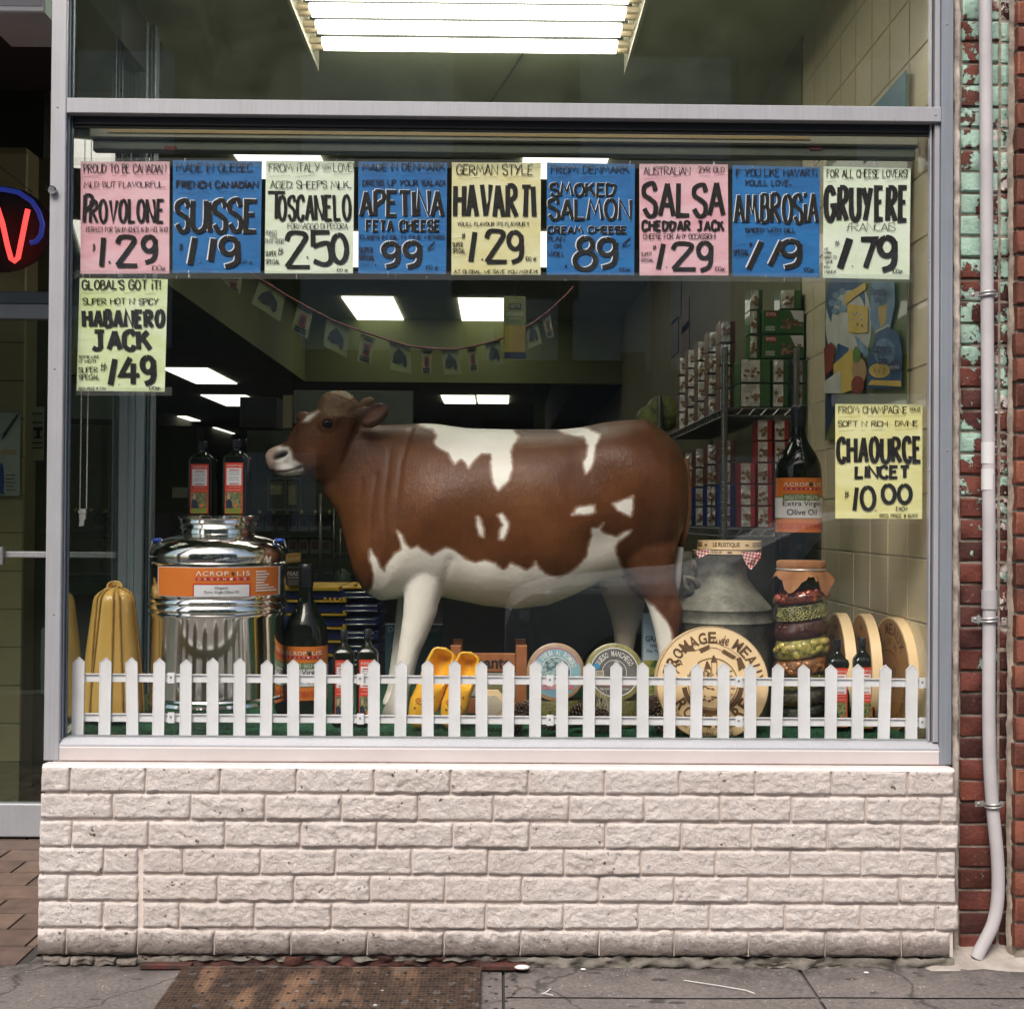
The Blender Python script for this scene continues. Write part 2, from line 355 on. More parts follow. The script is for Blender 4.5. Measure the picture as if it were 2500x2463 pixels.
# right wall: cream tiles, each tile its own piece, near the window
WX = 1.15
rw = thing('right_wall', (WX, .6, 0), '', ''); del rw['category'], rw['label']; rw['kind'] = 'structure'
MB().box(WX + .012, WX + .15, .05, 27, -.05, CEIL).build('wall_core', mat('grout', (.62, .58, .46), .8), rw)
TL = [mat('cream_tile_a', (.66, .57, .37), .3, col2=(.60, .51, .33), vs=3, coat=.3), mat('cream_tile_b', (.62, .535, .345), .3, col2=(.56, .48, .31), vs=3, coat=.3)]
th = .176; vars_ = {}
for j in range(14):
    for i in range(8):
        y0 = .03 + i * th; z0 = .52 + j * th; k = (i * 5 + j * 3) % 2
        if k not in vars_:
            q = .0025; mb = MB(); a = .0015
            mb.rings([[(0, a, a), (0, th - q, a), (0, th - q, th - q), (0, a, th - q)], [(-.004, a + .002, a + .002), (-.004, th - q - .002, a + .002), (-.004, th - q - .002, th - q - .002), (-.004, a + .002, th - q - .002)]])
            me = bpy.data.meshes.new('tile'); me.from_pydata([(x, y, z) for x, y, z in mb.v], [], mb.f); me.materials.append(TL[k]); vars_[k] = me
        o = bpy.data.objects.new('tile', vars_[k]); COL.objects.link(o); o.parent = rw; o.location = Vector((WX + .012, y0, z0)) - rw.location
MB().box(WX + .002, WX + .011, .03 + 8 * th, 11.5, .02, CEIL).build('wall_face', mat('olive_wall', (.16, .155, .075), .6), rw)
# ================================================================ BRICK APRON UNDER THE WINDOW
FY = -.09
m, t, b, pos = newmat('painted_split_face')
n1 = noi(t, pos, 70, 10, .7); n2 = noi(t, pos, 5, 6)
sep = nd(t, 'ShaderNodeSeparateXYZ'); t.links.new(pos, sep.inputs[0])
c = ramp(t, n2, [(.3, (.80, .72, .675)), (.7, (.89, .825, .785))])
pit = mth(t, 'MULTIPLY', ramp(t, noi(t, pos, 55, 4, .6), [(.64, 0), (.69, 1)]), ramp(t, noi(t, pos, 6, 3), [(.42, 0), (.55, 1)]))
c = mixc(t, ramp(t, noi(t, pos, 2.2, 2), [(.35, .22), (.6, 0)]), c, (.70, .58, .50)); c = mixc(t, pit, c, (.10, .075, .06)); c = mixc(t, ramp(t, noi(t, pos, 85, 7, .75), [(.36, .35), (.5, 0)]), c, (.62, .50, .42))
low = nd(t, 'ShaderNodeMapRange'); t.links.new(sep.outputs['Z'], low.inputs[0]); low.inputs[1].default_value = .125; low.inputs[2].default_value = .03
dirt = mth(t, 'MULTIPLY', mth(t, 'ADD', mth(t, 'MULTIPLY', low.outputs[0], .72), mth(t, 'SUBTRACT', noi(t, pos, 26, 9, .8), .78)), 5.0, True)
dirt = mth(t, 'MULTIPLY', dirt, low.outputs[0], True)
c = mixc(t, dirt, c, (.13, .10, .085))
t.links.new(c, b.inputs['Base Color']); b.inputs['Roughness'].default_value = .62
bump(t, b, mth(t, 'ADD', mth(t, 'MULTIPLY', noi(t, pos, 60, 9, .72), 1.6), noi(t, pos, 190, 6, .8)), 1.0, .0065); SPLIT = m
m, t, b, pos = newmat('painted_mortar')
c = ramp(t, noi(t, pos, 12, 8), [(.3, (.56, .47, .42)), (.65, (.74, .66, .62))])
c = mixc(t, ramp(t, noi(t, pos, 30, 6, .7), [(.62, 0), (.68, .8)]), c, (.14, .10, .08))
t.links.new(c, b.inputs['Base Color']); b.inputs['Roughness'].default_value = .7; bump(t, b, noi(t, pos, 120, 6), .5, .002); MORT = m
bw = thing('brick_apron_wall', (0, 0, 0), 'low wall of rough split-face bricks painted off-white under the shop window', 'brick wall')
courses = [
 (102, [172, 355, 537, 724, 913, 1100, 1290, 1477, 1660, 1843, 2030, 2215], 2327), (100, [275, 466, 647, 834, 1021, 1205, 1390, 1573, 1758, 1931, 2113, 2297], 2336),
 (98, [175, 363, 549, 734, 920, 1106, 1293, 1478, 1663, 1835, 2019, 2200], 2338), (96, [253, 338, 447, 636, 820, 1005, 1192, 1378, 1564, 1748, 1931, 2103, 2288], 2332),
 (94, [166, 338, 531, 718, 904, 1087, 1274, 1462, 1646, 1827, 2011, 2195], 2332), (94, [251, 338, 438, 621, 810, 1000, 1186, 1376, 1559, 1732, 1916, 2101, 2285], 2338),
 (92, [161, 336, 523, 710, 897, 1084, 1271, 1463, 1646, 1827, 2015, 2200], 2318)]
ztop = P(1215, 1876, FY).z; PT = .0693
def split_brick(x0, x1, z0, z1, amp=.011, yb=FY, mtl=None, rag=0.0, parent=None, dx=.0042):
    nx = max(4, int((x1 - x0) / dx)); nz = 15; rs = []
    for j in range(nz + 1):
        row = []
        for i in range(nx + 1):
            u = i / nx; v_ = j / nz; x = x0 + (x1 - x0) * u; z = z0 + (z1 - z0) * v_
            e = min(min(u, 1 - u) * (x1 - x0), min(v_, 1 - v_) * (z1 - z0)) / .0035
            e = min(1, e); e = math.sin(e * math.pi / 2)
            h = noise.fractal((x * 26, z * 30, yb * 9), .9, 2.1, 4) * .5 + .35 + .25 * noise.noise((x * 70, z * 75, 3))
            ch = noise.noise((x * 120, z * 130, 8)); ch2 = noise.noise((x * 60 + z * 35, z * 75, 2)); y = yb - e * (max(0, amp * (.35 + h)) + .0022 * (.5 - abs(ch)) + .0035 * (.45 - abs(ch2))) - .001
            x += .0022 * noise.noise((x * 40, z * 40, 9)); z += (.0022 + rag) * noise.noise((x * 35, z * 40, 17))
            row.append((x, y, z))
        rs.append(row)
    vs = [p for r in rs for p in r]; w_ = nx + 1
    fs = [(j * w_ + i, j * w_ + i + 1, (j + 1) * w_ + i + 1, (j + 1) * w_ + i) for j in range(nz) for i in range(nx)]
    per = [i for i in range(w_)] + [j * w_ + nx for j in range(1, nz + 1)] + [nz * w_ + i for i in range(nx - 1, -1, -1)] + [j * w_ for j in range(nz - 1, 0, -1)]
    base = len(vs); vs += [(vs[p][0], yb + .012, vs[p][2]) for p in per]
    fs += [(per[(i + 1) % len(per)], per[i], base + i, base + (i + 1) % len(per)) for i in range(len(per))]
    mb = MB(); mb.add(vs, fs); return mb.build('brick', mtl or SPLIT, parent or bw, smooth=True)
for k, (xl, js, xr) in enumerate(courses):
    zt = ztop - k * PT; zb = zt - .0622; xs = [xl] + js + [xr]; py = 1900 + 65.5 * k
    for i in range(len(xs) - 1):
        a = P(xs[i], py, FY).x + (.0018 if i else 0); c_ = P(xs[i + 1], py, FY).x - (.0018 if i < len(xs) - 2 else 0)
        if xs[i] == 338 and k >= 3: a += .010
        split_brick(a, c_, zb + random.uniform(-.001, .001), zt + random.uniform(-.001, .001), amp=.0045 + random.uniform(0, .004), rag=.004 if k == 6 else 0)
zbot = ztop - 7 * PT
XL = P(104, 1900, FY).x; XR = P(2332, 1900, FY).x
MB().box(XL + .006, XR - .004, FY + .0025, -.03, zbot + .006, ztop + .002).build('mortar', MORT, bw)
# smooth rendered ledge above first course
mb = MB(); q = []
ta = P(1215, 1868, -.07).z - .006; XR = P(2329, 1900, FY).x
mb.add([(XL, FY - .004, ztop - .002), (XR, FY - .004, ztop - .002), (XR, FY + .002, ztop + .006), (XL, FY + .002, ztop + .006), (XR, -.05, ta + .006), (XL, -.05, ta + .006), (XL, -.05, ztop - .002), (XR, -.05, ztop - .002)],
       [(0, 1, 2, 3), (3, 2, 4, 5), (0, 3, 5, 6), (1, 7, 4, 2), (0, 6, 7, 1), (5, 4, 7, 6)])
mb.build('ledge', mat('white_render', (.66, .61, .60), .6, col2=(.58, .52, .51), bmp=.3, bs=50), bw)
# crumbling base course: painted stubs at the left, rust and dirt behind
RED = mat('rusty_steel', (.085, .024, .016), .8, col2=(.035, .02, .016), vs=25, bmp=.8, bs=90, bd=.004)
DIRTM = mat('dirty_base', (.24, .20, .175), .9, col2=(.10, .085, .07), vs=20, bmp=1, bs=70, bd=.006)
GREYM = mat('grey_mortar', (.22, .20, .17), .9, col2=(.12, .11, .09), vs=16, bmp=.8, bs=80, bd=.004)
bb = thing('wall_footing', (0, 0, 0), 'crumbling dirty footing strip below the white bricks, rusty red in the middle', 'footing')
for a, c_, zz in ((106, 170, 0), (172, 228, .003), (230, 282, .002), (284, 335, .006)):
    split_brick(P(a, 2350, FY).x, P(c_, 2350, FY).x, .0, zbot + .001 - zz, amp=.012, mtl=DIRTM, rag=.006, parent=bb)
def rough_strip(name, x0, x1, z0, z1, yb, mtl, amp, nz=6, f=20):
    nx = int((x1 - x0) / .01); vs = []
    for j in range(nz + 1):
        for i in range(nx + 1):
            x = x0 + (x1 - x0) * i / nx; z = z0 + (z1 - z0) * j / nz
            vs.append((x, yb - amp * (.5 + noise.fractal((x * f, z * f * 1.6, 5), .9, 2, 4)), z + (.5 * amp * noise.noise((x * 30, 0, j)))))
    w_ = nx + 1; mb = MB(); mb.add(vs, [(j * w_ + i, j * w_ + i + 1, (j + 1) * w_ + i + 1, (j + 1) * w_ + i) for j in range(nz) for i in range(nx)])
    return mb.build(name, mtl, bb, smooth=True)
rough_strip('rusty_lintel', P(338, 2340, FY).x, P(1290, 2340, FY).x, -.002, zbot + .004, FY + .008, RED, .012)
rough_strip('mortar_fringe', P(338, 2330, FY).x, P(440, 2330, FY).x, zbot - .022, zbot + .004, FY + .003, GREYM, .014, 4, 26)
rough_strip('mortar_fringe', P(440, 2330, FY).x, P(1285, 2330, FY).x, zbot - .007, zbot + .004, FY + .006, GREYM, .012, 2, 30)
rough_strip('mortar_fringe', P(1285, 2330, FY).x, P(2330, 2330, FY).x, zbot - .022, zbot + .004, FY + .003, GREYM, .014, 4, 26)
rough_strip('grey_footing', P(1285, 2340, FY).x, P(2330, 2340, FY).x, -.002, zbot - .010, FY + .004, GREYM, .010, 5, 14)
mb = MB(); mb.box(XL, XR, FY + .02, .0, -.1, zbot); mb.build('core', GREYM, bb)
# rusty flat bars at the grate's top edge
for a, c_, lab in ((345, 470, 'rusty steel bar lying left of the grate at the wall base'), (1172, 1290, 'rusty steel bar with a white paint blob right of the grate')):
    x0 = P(a, 2368, -.11).x; x1 = P(c_, 2368, -.11).x
    o = MB().bbox(x0, x1, -.125, -.103, .001, .014).build('steel_bar', RED); tag(o, lab, 'steel bar')
# ================================================================ CELLAR GRATE
m, t, b, pos = newmat('light_dappled_rusty_grate')
n1 = noi(t, pos, 6, 6); n2 = noi(t, pos, 40, 8)
c = ramp(t, n2, [(.35, (.035, .022, .016)), (.6, (.08, .05, .034))])
mp = nd(t, 'ShaderNodeMapping'); mp.inputs['Scale'].default_value = (1.5, .5, 1); t.links.new(pos, mp.inputs[0])
c = mixc(t, ramp(t, noi(t, mp.outputs[0], 6.5, 3), [(.52, 0), (.66, .8)]), c, (.26, .15, .09))  # pale warm patches: dappled light painted into the rust colour
v = nd(t, 'ShaderNodeTexVoronoi'); v.inputs['Scale'].default_value = 24; t.links.new(pos, v.inputs['Vector'])
sp = mth(t, 'MULTIPLY', ramp(t, v.outputs['Distance'], [(.27, 1), (.30, 0)]), ramp(t, noi(t, pos, 17, 2), [(.49, 0), (.52, .8)]))
c = mixc(t, sp, c, (.12, .11, .10))
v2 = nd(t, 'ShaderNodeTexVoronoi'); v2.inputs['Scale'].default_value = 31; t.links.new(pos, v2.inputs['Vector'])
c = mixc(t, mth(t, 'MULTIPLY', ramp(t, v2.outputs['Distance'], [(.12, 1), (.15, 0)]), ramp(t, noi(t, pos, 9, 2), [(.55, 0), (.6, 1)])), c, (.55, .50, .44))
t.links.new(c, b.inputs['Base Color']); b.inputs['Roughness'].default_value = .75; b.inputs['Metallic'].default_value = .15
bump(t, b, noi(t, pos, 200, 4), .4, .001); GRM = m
gr = thing('cellar_grate', (P(770, 2400, -.25).x, -.25, 0), 'rusty perforated steel grate set in the sidewalk against the wall', 'grate')
g0 = PZ(447, 2361, .016); g1 = PZ(1172, 2361, .016); gx0 = g0.x; gx1 = g1.x; gy1 = g0.y; gy0 = -.80
MB().box(gx0, gx1, gy0, gy1, .001, .006).build('pan', mat('grate_shadow', (.035, .025, .018), .8, col2=(.09, .055, .035), vs=30), gr)
mb = MB(); pit_ = .0105; hh = .0024; nX = int((gx1 - gx0) / pit_); nY = int((gy1 - gy0) / pit_)
for i in range(nX + 1):
    x = gx0 + i * pit_; mb.box(x - hh, x + hh, gy0, gy1, .0105, .0150)
for j in range(nY + 1):
    y = gy0 + j * pit_; mb.box(gx0, gx1, y - hh, y + hh, .0110, .0160)
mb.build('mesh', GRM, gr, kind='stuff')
mb = MB()
for j in range(8):
    for i in range(20):
        x = gx0 + .03 + i * .041 + (j % 2) * .02; y = gy1 - .03 - j * .045
        mb.lathe([(.0001, .0166), (.0052, .0166), (.0052, .0162)], (x + random.uniform(-.004, .004), y), 8)
mb.build('hole', mat('hole_black', (.012, .01, .01), .9), gr, kind='stuff')
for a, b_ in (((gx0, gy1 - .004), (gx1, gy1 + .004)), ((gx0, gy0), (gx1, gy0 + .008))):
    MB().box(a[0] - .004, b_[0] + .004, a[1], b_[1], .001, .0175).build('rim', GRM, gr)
# litter: cigarette ends, paint blob, paper flecks
LIT = mat('litter_white', (.75, .73, .70), .8)
for px, py, w_, lab in ((1275, 2370, .016, 'white paint blob on the rusty bar beside the grate'), (1424, 2367, .006, 'small white paper scrap on the concrete below the wall'), (2115, 2375, .006, 'white fleck on the concrete near the right end of the wall'), (1612, 2343, .007, '')):
    p = PZ(px, py, .003)
    if px == 1612: o = MB().tube([p + Vector((-.012, .012, .006)), p + Vector((.012, .012, .006))], .004, 8).build('cigarette_end', mat('tan_paper', (.6, .36, .2), .8)); tag(o, 'tan cigarette end lying against the footing of the wall', 'cigarette end'); continue
    mb = MB(); mb.sph(p + Vector((0, 0, .01 if px == 1275 else .002)), w_, 8, 5, (1.3, .7, .35)); o = mb.build('paint_blob' if px == 1275 else 'paper_scrap', LIT, smooth=True); tag(o, lab, 'litter')
def string(pts, lab, r=.0011):
    q = [PZ(x, y, .003) for x, y in pts]; mb = MB(); mb.tube(q, r, 5); o = mb.build('string', LIT); tag(o, lab, 'string')
string([(1670, 2392), (1750, 2404), (1820, 2416), (1843, 2424)], 'thin white string lying across the sidewalk near the centre right')
string([(2107, 2335 + 12), (2104, 2352), (2112, 2358), (2122, 2352)], 'short curled white string close to the wall at right')
string([(1322, 2425), (1335, 2420), (1345, 2412), (1328, 2424), (1350, 2428)], 'tiny tangled white string just right of the grate')
# ================================================================ RED BRICK PIER WITH PEELING PAINT
def peel_mat(name, brick, brick2, zlo=None, white=.0):
    m, t, b, pos = newmat(name)
    sep = nd(t, 'ShaderNodeSeparateXYZ'); t.links.new(pos, sep.inputs[0])
    c = ramp(t, noi(t, pos, 14, 7), [(.3, brick2), (.7, brick)]); c = mixc(t, ramp(t, noi(t, pos, 5, 2), [(.45, 0), (.62, .75)]), c, tuple(k * .35 for k in brick)); c = mixc(t, ramp(t, noi(t, pos, 70, 6, .75), [(.62, 0), (.70, .5)]), c, (.40, .30, .25))
    if zlo is not None:
        n = noi(t, pos, 11, 11, .66, .25)
        mr = nd(t, 'ShaderNodeMapRange'); t.links.new(sep.outputs['Z'], mr.inputs[0]); mr.inputs[1].default_value = zlo - .30; mr.inputs[2].default_value = zlo + 1.45; mr.inputs[3].default_value = -.13; mr.inputs[4].default_value = .10
        s = mth(t, 'ADD', n, mr.outputs[0])
        mask = ramp(t, s, [(.53, 0), (.54, 1)])
        pw = ramp(t, mth(t, 'ADD', noi(t, pos, 7, 5), mth(t, 'MULTIPLY', mth(t, 'SUBTRACT', sep.outputs['X'], 1.40), 1.6)), [(.56, 0), (.58, 1)])
        paint = mixc(t, pw, ramp(t, noi(t, pos, 25), [(.3, (.27, .42, .35)), (.7, (.38, .55, .47))]), (.72, .68, .66))
        c = mixc(t, mask, c, paint)
        w2 = mth(t, 'MULTIPLY', ramp(t, noi(t, pos, 18, 10, .75), [(.52, 0), (.54, 1)]), ramp(t, mth(t, 'ADD', noi(t, pos, 4, 3), mth(t, 'MULTIPLY', mth(t, 'SUBTRACT', sep.outputs['X'], 1.345), 1.6)), [(.5, 0), (.56, 1)]))
        c = mixc(t, w2, c, (.66, .60, .57))
        hgt = mth(t, 'ADD', mth(t, 'MULTIPLY', mask, .8), noi(t, pos, 90, 8)); bump(t, b, hgt, .9, .0045)
    else: bump(t, b, noi(t, pos, 70, 9, .7), .8, .006)
    t.links.new(c, b.inputs['Base Color']); b.inputs['Roughness'].default_value = .8; return m
PB = [peel_mat('old_brick_a', (.17, .042, .026), (.09, .022, .016), .72), peel_mat('old_brick_b', (.085, .02, .015), (.045, .012, .01), .70)]
OB = [peel_mat('orange_brick_a', (.27, .085, .045), (.18, .055, .032)), peel_mat('orange_brick_b', (.21, .062, .036), (.13, .04, .026))]
GM = mat('old_mortar', (.38, .33, .27), .9, col2=(.17, .14, .12), vs=25, bmp=.9, bs=90, bd=.004)
pr = thing('brick_pier', (1.33, .05, 0), 'narrow red brick pier with peeling mint green paint behind the pipe', 'brick pier')
PYF = -.01
x0 = P(2346, 1200, PYF).x; xm = P(2440, 1200, PYF).x; x1 = P(2462, 1200, PYF).x + .02
def plain_brick(x0, x1, z0, z1, y0, m, parent, dep=.05):
    mb = MB(); b_ = .004; n = 5; rs = []
    fr = []
    for j in range(4):
        for i in range(n):
            u = i / (n - 1); v_ = j / 3; x = x0 + (x1 - x0) * u; z = z0 + (z1 - z0) * v_
            e = 1 if (0 < i < n - 1 and 0 < j < 3) else 0
            fr.append((x + (.0015 * noise.noise((x * 50, z * 50, 1))) - 0, y0 + (0 if e else .003) + .005 * noise.noise((x * 45, z * 60, 2)), z + .0015 * noise.noise((x * 60, z * 60, 5))))
    for i in range(n): pass
    fs = [(j * n + i, j * n + i + 1, (j + 1) * n + i + 1, (j + 1) * n + i) for j in range(3) for i in range(n - 1)]
    # pull the inner grid lines close to the edges so the face is flat with a rounded arris
    for j in range(4):
        for i in range(n):
            x, y, z = fr[j * n + i]
            if i == 1: x = x0 + .004
            if i == n - 2: x = x1 - .004
            if j == 1: z = z0 + .004
            if j == 2: z = z1 - .004
            fr[j * n + i] = (x, y, z)
    per = [i for i in range(n)] + [j * n + n - 1 for j in range(1, 4)] + [3 * n + i for i in range(n - 2, -1, -1)] + [j * n for j in (2, 1)]
    k = len(fr); fr += [(fr[p][0], y0 + dep, fr[p][2]) for p in per]
    fs += [(per[(i + 1) % len(per)], per[i], k + i, k + (i + 1) % len(per)) for i in range(len(per))]
    mb.add(fr, fs); return mb.build('brick', m, parent, smooth='auto')
MB().box(x0 - .005, 1.9, PYF + .006, .20, -.05, 3.0).build('mortar', GM, pr)
cp = .0578
for k in range(51):
    z = .005 + k * cp
    mA = PB[0] if noise.noise((k * 1.7, 0, 0)) > -.15 else PB[1]
    plain_brick(x0 + random.uniform(-.002, .002), xm - .004 - (.03 if k % 3 == 0 else 0) * 0, z, z + cp - .0075, PYF + random.uniform(-.002, .002), mA, pr)
    plain_brick(xm + .004, x1, z, z + cp - .0075, PYF + .002, PB[k % 2 if k % 5 else 1], pr)
# second wall further right, proud of the pier
ow = thing('orange_brick_wall', (1.5, 0, 0), 'edge of the orange-red brick wall at the far right of the picture', 'brick wall')
xa = P(2482, 1200, -.07).x
MB().box(xa + .004, 2.4, -.06, .04, -.05, 3.0).build('mortar', GM, ow)
for k in range(44):
    z = .045 + k * .067; plain_brick(xa + random.uniform(-.002, .003), xa + (.20 if k % 2 else .10), z, z + .0570, -.07, OB[k % 2 if k % 7 else 1], ow)
    plain_brick(xa + (.21 if k % 2 else .11), xa + .32, z, z + .0570, -.07, OB[(k + 1) % 2], ow)
# thick mortar joint between the two walls and along the frame
rj = MB(); 
for side, pxa, pxb, yy in (('r', 2464, 2483, -.045), ('l', 2330, 2346, -.03)):
    n = 160; vs = []
    for j in range(n + 1):
        z = -.02 + j * 3.0 / n
        for i in range(4):
            a = P(pxa, 1200, yy).x; c_ = P(pxb, 1200, yy).x; x = a + (c_ - a) * i / 3
            vs.append((x + (.004 * noise.noise((x * 9, z * 25, 4)) if 0 < i < 3 or side == 'r' else 0), yy + .010 * noise.fractal((x * 40, z * 30, 1), 1, 2, 3) + (.012 if i in (0, 3) else 0), z))
    rj.add(vs, [(j * 4 + i, j * 4 + i + 1, (j + 1) * 4 + i + 1, (j + 1) * 4 + i) for j in range(n) for i in range(3)])
    if side == 'l': rj.build('joint', mat('pale_old_mortar', (.50, .44, .40), .85, col2=(.24, .20, .17), vs=20, bmp=.9, bs=80, bd=.004), pr, smooth=True); rj = MB()
    else: rj.build('joint', GM, pr, smooth=True); rj = MB()
# concrete lump at the pipe's foot
mb = MB(); c0 = P(2390, 2335, -.10); vs = []; n = 22
for j in range(13):
    for i in range(n + 1):
        x = c0.x - .16 + .50 * i / n; y = -.13 + .13 * j / 12
        vs.append((x, y, .002 + .030 * (j / 12) ** 1.5 + .010 * noise.fractal((x * 14, y * 20, 3), 1, 2, 4) * (1 if 0 < i < n and j else 0) - (.02 if i in (0, n) or j == 0 else 0)))
mb.add(vs, [(j * (n + 1) + i, j * (n + 1) + i + 1, (j + 1) * (n + 1) + i + 1, (j + 1) * (n + 1) + i) for j in range(12) for i in range(n)])
o = mb.build('cement_patch', mat('cement_patch', (.42, .38, .34), .9, col2=(.28, .25, .22), vs=12, bmp=.9, bs=80, bd=.005), smooth=True); tag(o, 'rough cement patch where the grey pipe meets the sidewalk', 'cement patch')
# ================================================================ PIPE
PIPEM = mat('grey_pipe_paint', (.50, .48, .49), .5, col2=(.43, .41, .42), vs=9, bmp=.15)
yp = -.055
pts = [(2405, -60), (2408, 400), (2411, 900), (2415, 1400), (2414, 1700), (2416, 1850), (2420, 1930), (2426, 2000), (2434, 2080), (2437, 2150), (2434, 2210), (2424, 2255), (2408, 2290), (2392, 2320), (2384, 2338)]
pp = [P(x, y, yp) for x, y in pts]; q = []
for i in range(len(pp) - 1):
    for k in range(5):
        t_ = k / 5; a, b_, c_, d_ = pp[max(i - 1, 0)], pp[i], pp[i + 1], pp[min(i + 2, len(pp) - 1)]
        q.append(.5 * (2 * b_ + (c_ - a) * t_ + (2 * a - 5 * b_ + 4 * c_ - d_) * t_ * t_ + (3 * b_ - a - 3 * c_ + d_) * t_ ** 3))
q.append(pp[-1])
pi = thing('conduit_pipe', pp[0], 'grey painted metal pipe running down the brick pier and bending at the foot', 'pipe')
MB().tube(q, .0165, 20).build('pipe', PIPEM, pi, smooth=True)
MB().tube([P(2415, 1440, yp), P(2415, 1486, yp)], .0195, 20).build('coupling', mat('pipe_coupling', (.42, .41, .42), .5), pi, smooth='auto')
for a, c_ in ((1080, 1132), (1145, 1196)): MB().tube([P(2412, a, yp), P(2412, c_, yp)], .0171, 20).build('tape_wrap', mat('white_tape', (.72, .71, .71), .4), pi, smooth='auto')
for py, px in ((718, 2410), (1512, 2415), (1964, 2424)):
    mb = MB(); c0 = P(px, py, yp)
    for dz in (-.004, .004):
        r_ = .0195; mb.tube([c0 + Vector((math.cos(a) * r_, math.sin(a) * r_, dz + .002 * math.cos(a))) for a in [math.pi + i * math.pi / 10 for i in range(11)]], .0035, 8)
    mb.obox(c0 + Vector((-.030, .012, 0)), (.012, 0, .001), (0, .0015, 0), (0, 0, .007)); mb.obox(c0 + Vector((.025, .012, 0)), (.007, 0, 0), (0, .0015, 0), (0, 0, .006))
    s_ = mb.build('clamp', mat('galvanised', (.45, .44, .43), .45, metal=.6), pi, smooth='auto')
    MB().sph(c0 + Vector((-.033, .010, 0)), .0045, 10, 6, (1, .6, 1)).build('screw', MC['galvanised'], s_, smooth=True)
# ================================================================ WINDOW FRAME AND GLASS
def vgrain(name, col, rough=.42, metal=.25):
    m, t, b, pos = newmat(name)
    mp = nd(t, 'ShaderNodeMapping'); mp.inputs['Scale'].default_value = (60, 60, 1.2); t.links.new(pos, mp.inputs[0])
    n = noi(t, mp.outputs[0], 3, 5); n2 = noi(t, pos, 5, 8, .7)
    c = ramp(t, mth(t, 'MULTIPLY', mth(t, 'ADD', n, n2), .5), [(.35, tuple(k * .82 for k in col)), (.62, col)])
    c = mixc(t, ramp(t, noi(t, pos, 35, 9, .75), [(.66, 0), (.72, .55)]), c, (.16, .15, .14))
    t.links.new(c, b.inputs['Base Color']); b.inputs['Roughness'].default_value = rough; b.inputs['Metallic'].default_value = metal; return m
ALU = vgrain('frame_aluminium', (.44, .445, .475)); ALU2 = vgrain('frame_aluminium_blue', (.28, .31, .355)); ALUD = vgrain('frame_dark_channel', (.09, .12, .145), .5, .1)
fr = thing('window_frame', (0, 0, .5), 'grey aluminium frame of the shop window with a cross bar near the top', 'window frame')
yF = -.036
zs0 = P(1215, 1863, yF).z; zTop = 2.75
xl0 = P(112, 1300, yF).x; xl1 = P(150, 1300, yF).x; xr0 = P(2296, 1300, yF).x; xr1 = P(2328, 1300, yF).x
zt0 = P(1225, 287, yF).z; zt1 = P(1225, 250, yF).z
zb0 = P(1215, 1826, yF).z; zb1 = P(1215, 1806, -.02).z
MB().bbox(xl0, xl1, yF, .004, zs0 + .001, zTop, .002).build('left_post', ALU, fr)
MB().bbox(xr0, xr1 - .003, yF, .004, zs0 + .001, zTop, .002).build('right_post', ALU2, fr)
MB().bbox(xl1 + .0005, xr0 - .0005, yF, .022, zt0, zt1, .002).build('transom_bar', ALU, fr)
def chan(x0, x1, z0, z1, nm, m, y0=-.022, y1=-.0005): MB().bbox(x0, x1, y0, y1, z0, z1, .0015).build(nm, m, fr)
# stepped inner stops on the left and right, lower light
zl, zh = zb1 + .0005, zt0 - .0005
a = xl1 + .0005
for w_, y0, m_ in ((.004, -.022, ALU2), (.002, -.008, ALUD), (.003, -.013, ALUD)):
    chan(a, a + w_ - .0005, zl, zh, 'stop_bead', m_, y0); chan(a, a + w_ - .0005, zt1 + .0005, zTop, 'stop_bead', m_, y0); a += w_
XGL = a
a = xr0 - .0005
for w_, y0, m_ in ((.014, -.026, ALU), (.005, -.010, ALUD), (.005, -.018, ALU)):
    chan(a - w_ + .0005, a, zl, zh, 'stop_bead', m_, y0); chan(a - w_ + .0005, a, zt1 + .0005, zTop, 'stop_bead', m_, y0); a -= w_
XGR = a
chan(XGL, XGR, zt0 - .022, zt0 - .0005, 'head_channel', mat('black_rubber', (.012, .014, .02), .6), -.012)
chan(XGL, XGR, zt0 - .030, zt0 - .0225, 'gasket', mat('sealant', (.05, .05, .045), .7, bmp=1, bs=60, bd=.004), -.006, -.001)
# bottom rail, sloping
zg = zb1
mb = MB(); mb.rings([[(xl1 + .0005, -.035, zb0), (xl1 + .0005, -.034, zb0 + .004), (xl1 + .0005, -.020, zg - .003), (xl1 + .0005, -.012, zg), (xl1 + .0005, .03, zg), (xl1 + .0005, .03, zb0)],
                     [(xr0 - .0005, -.035, zb0), (xr0 - .0005, -.034, zb0 + .004), (xr0 - .0005, -.020, zg - .003), (xr0 - .0005, -.012, zg), (xr0 - .0005, .03, zg), (xr0 - .0005, .03, zb0)]])
mb.build('bottom_rail', vgrain('sill_aluminium', (.42, .43, .46)), fr)
MB().bbox(xl1 + .0005, xr0 - .0005, -.0385, .02, zs0 + .001, zb0 - .0008, .003).build('sill_board', mat('sill_pink_white', (.56, .515, .51), .55, col2=(.50, .455, .45), vs=4, bmp=.2, bs=30), fr)
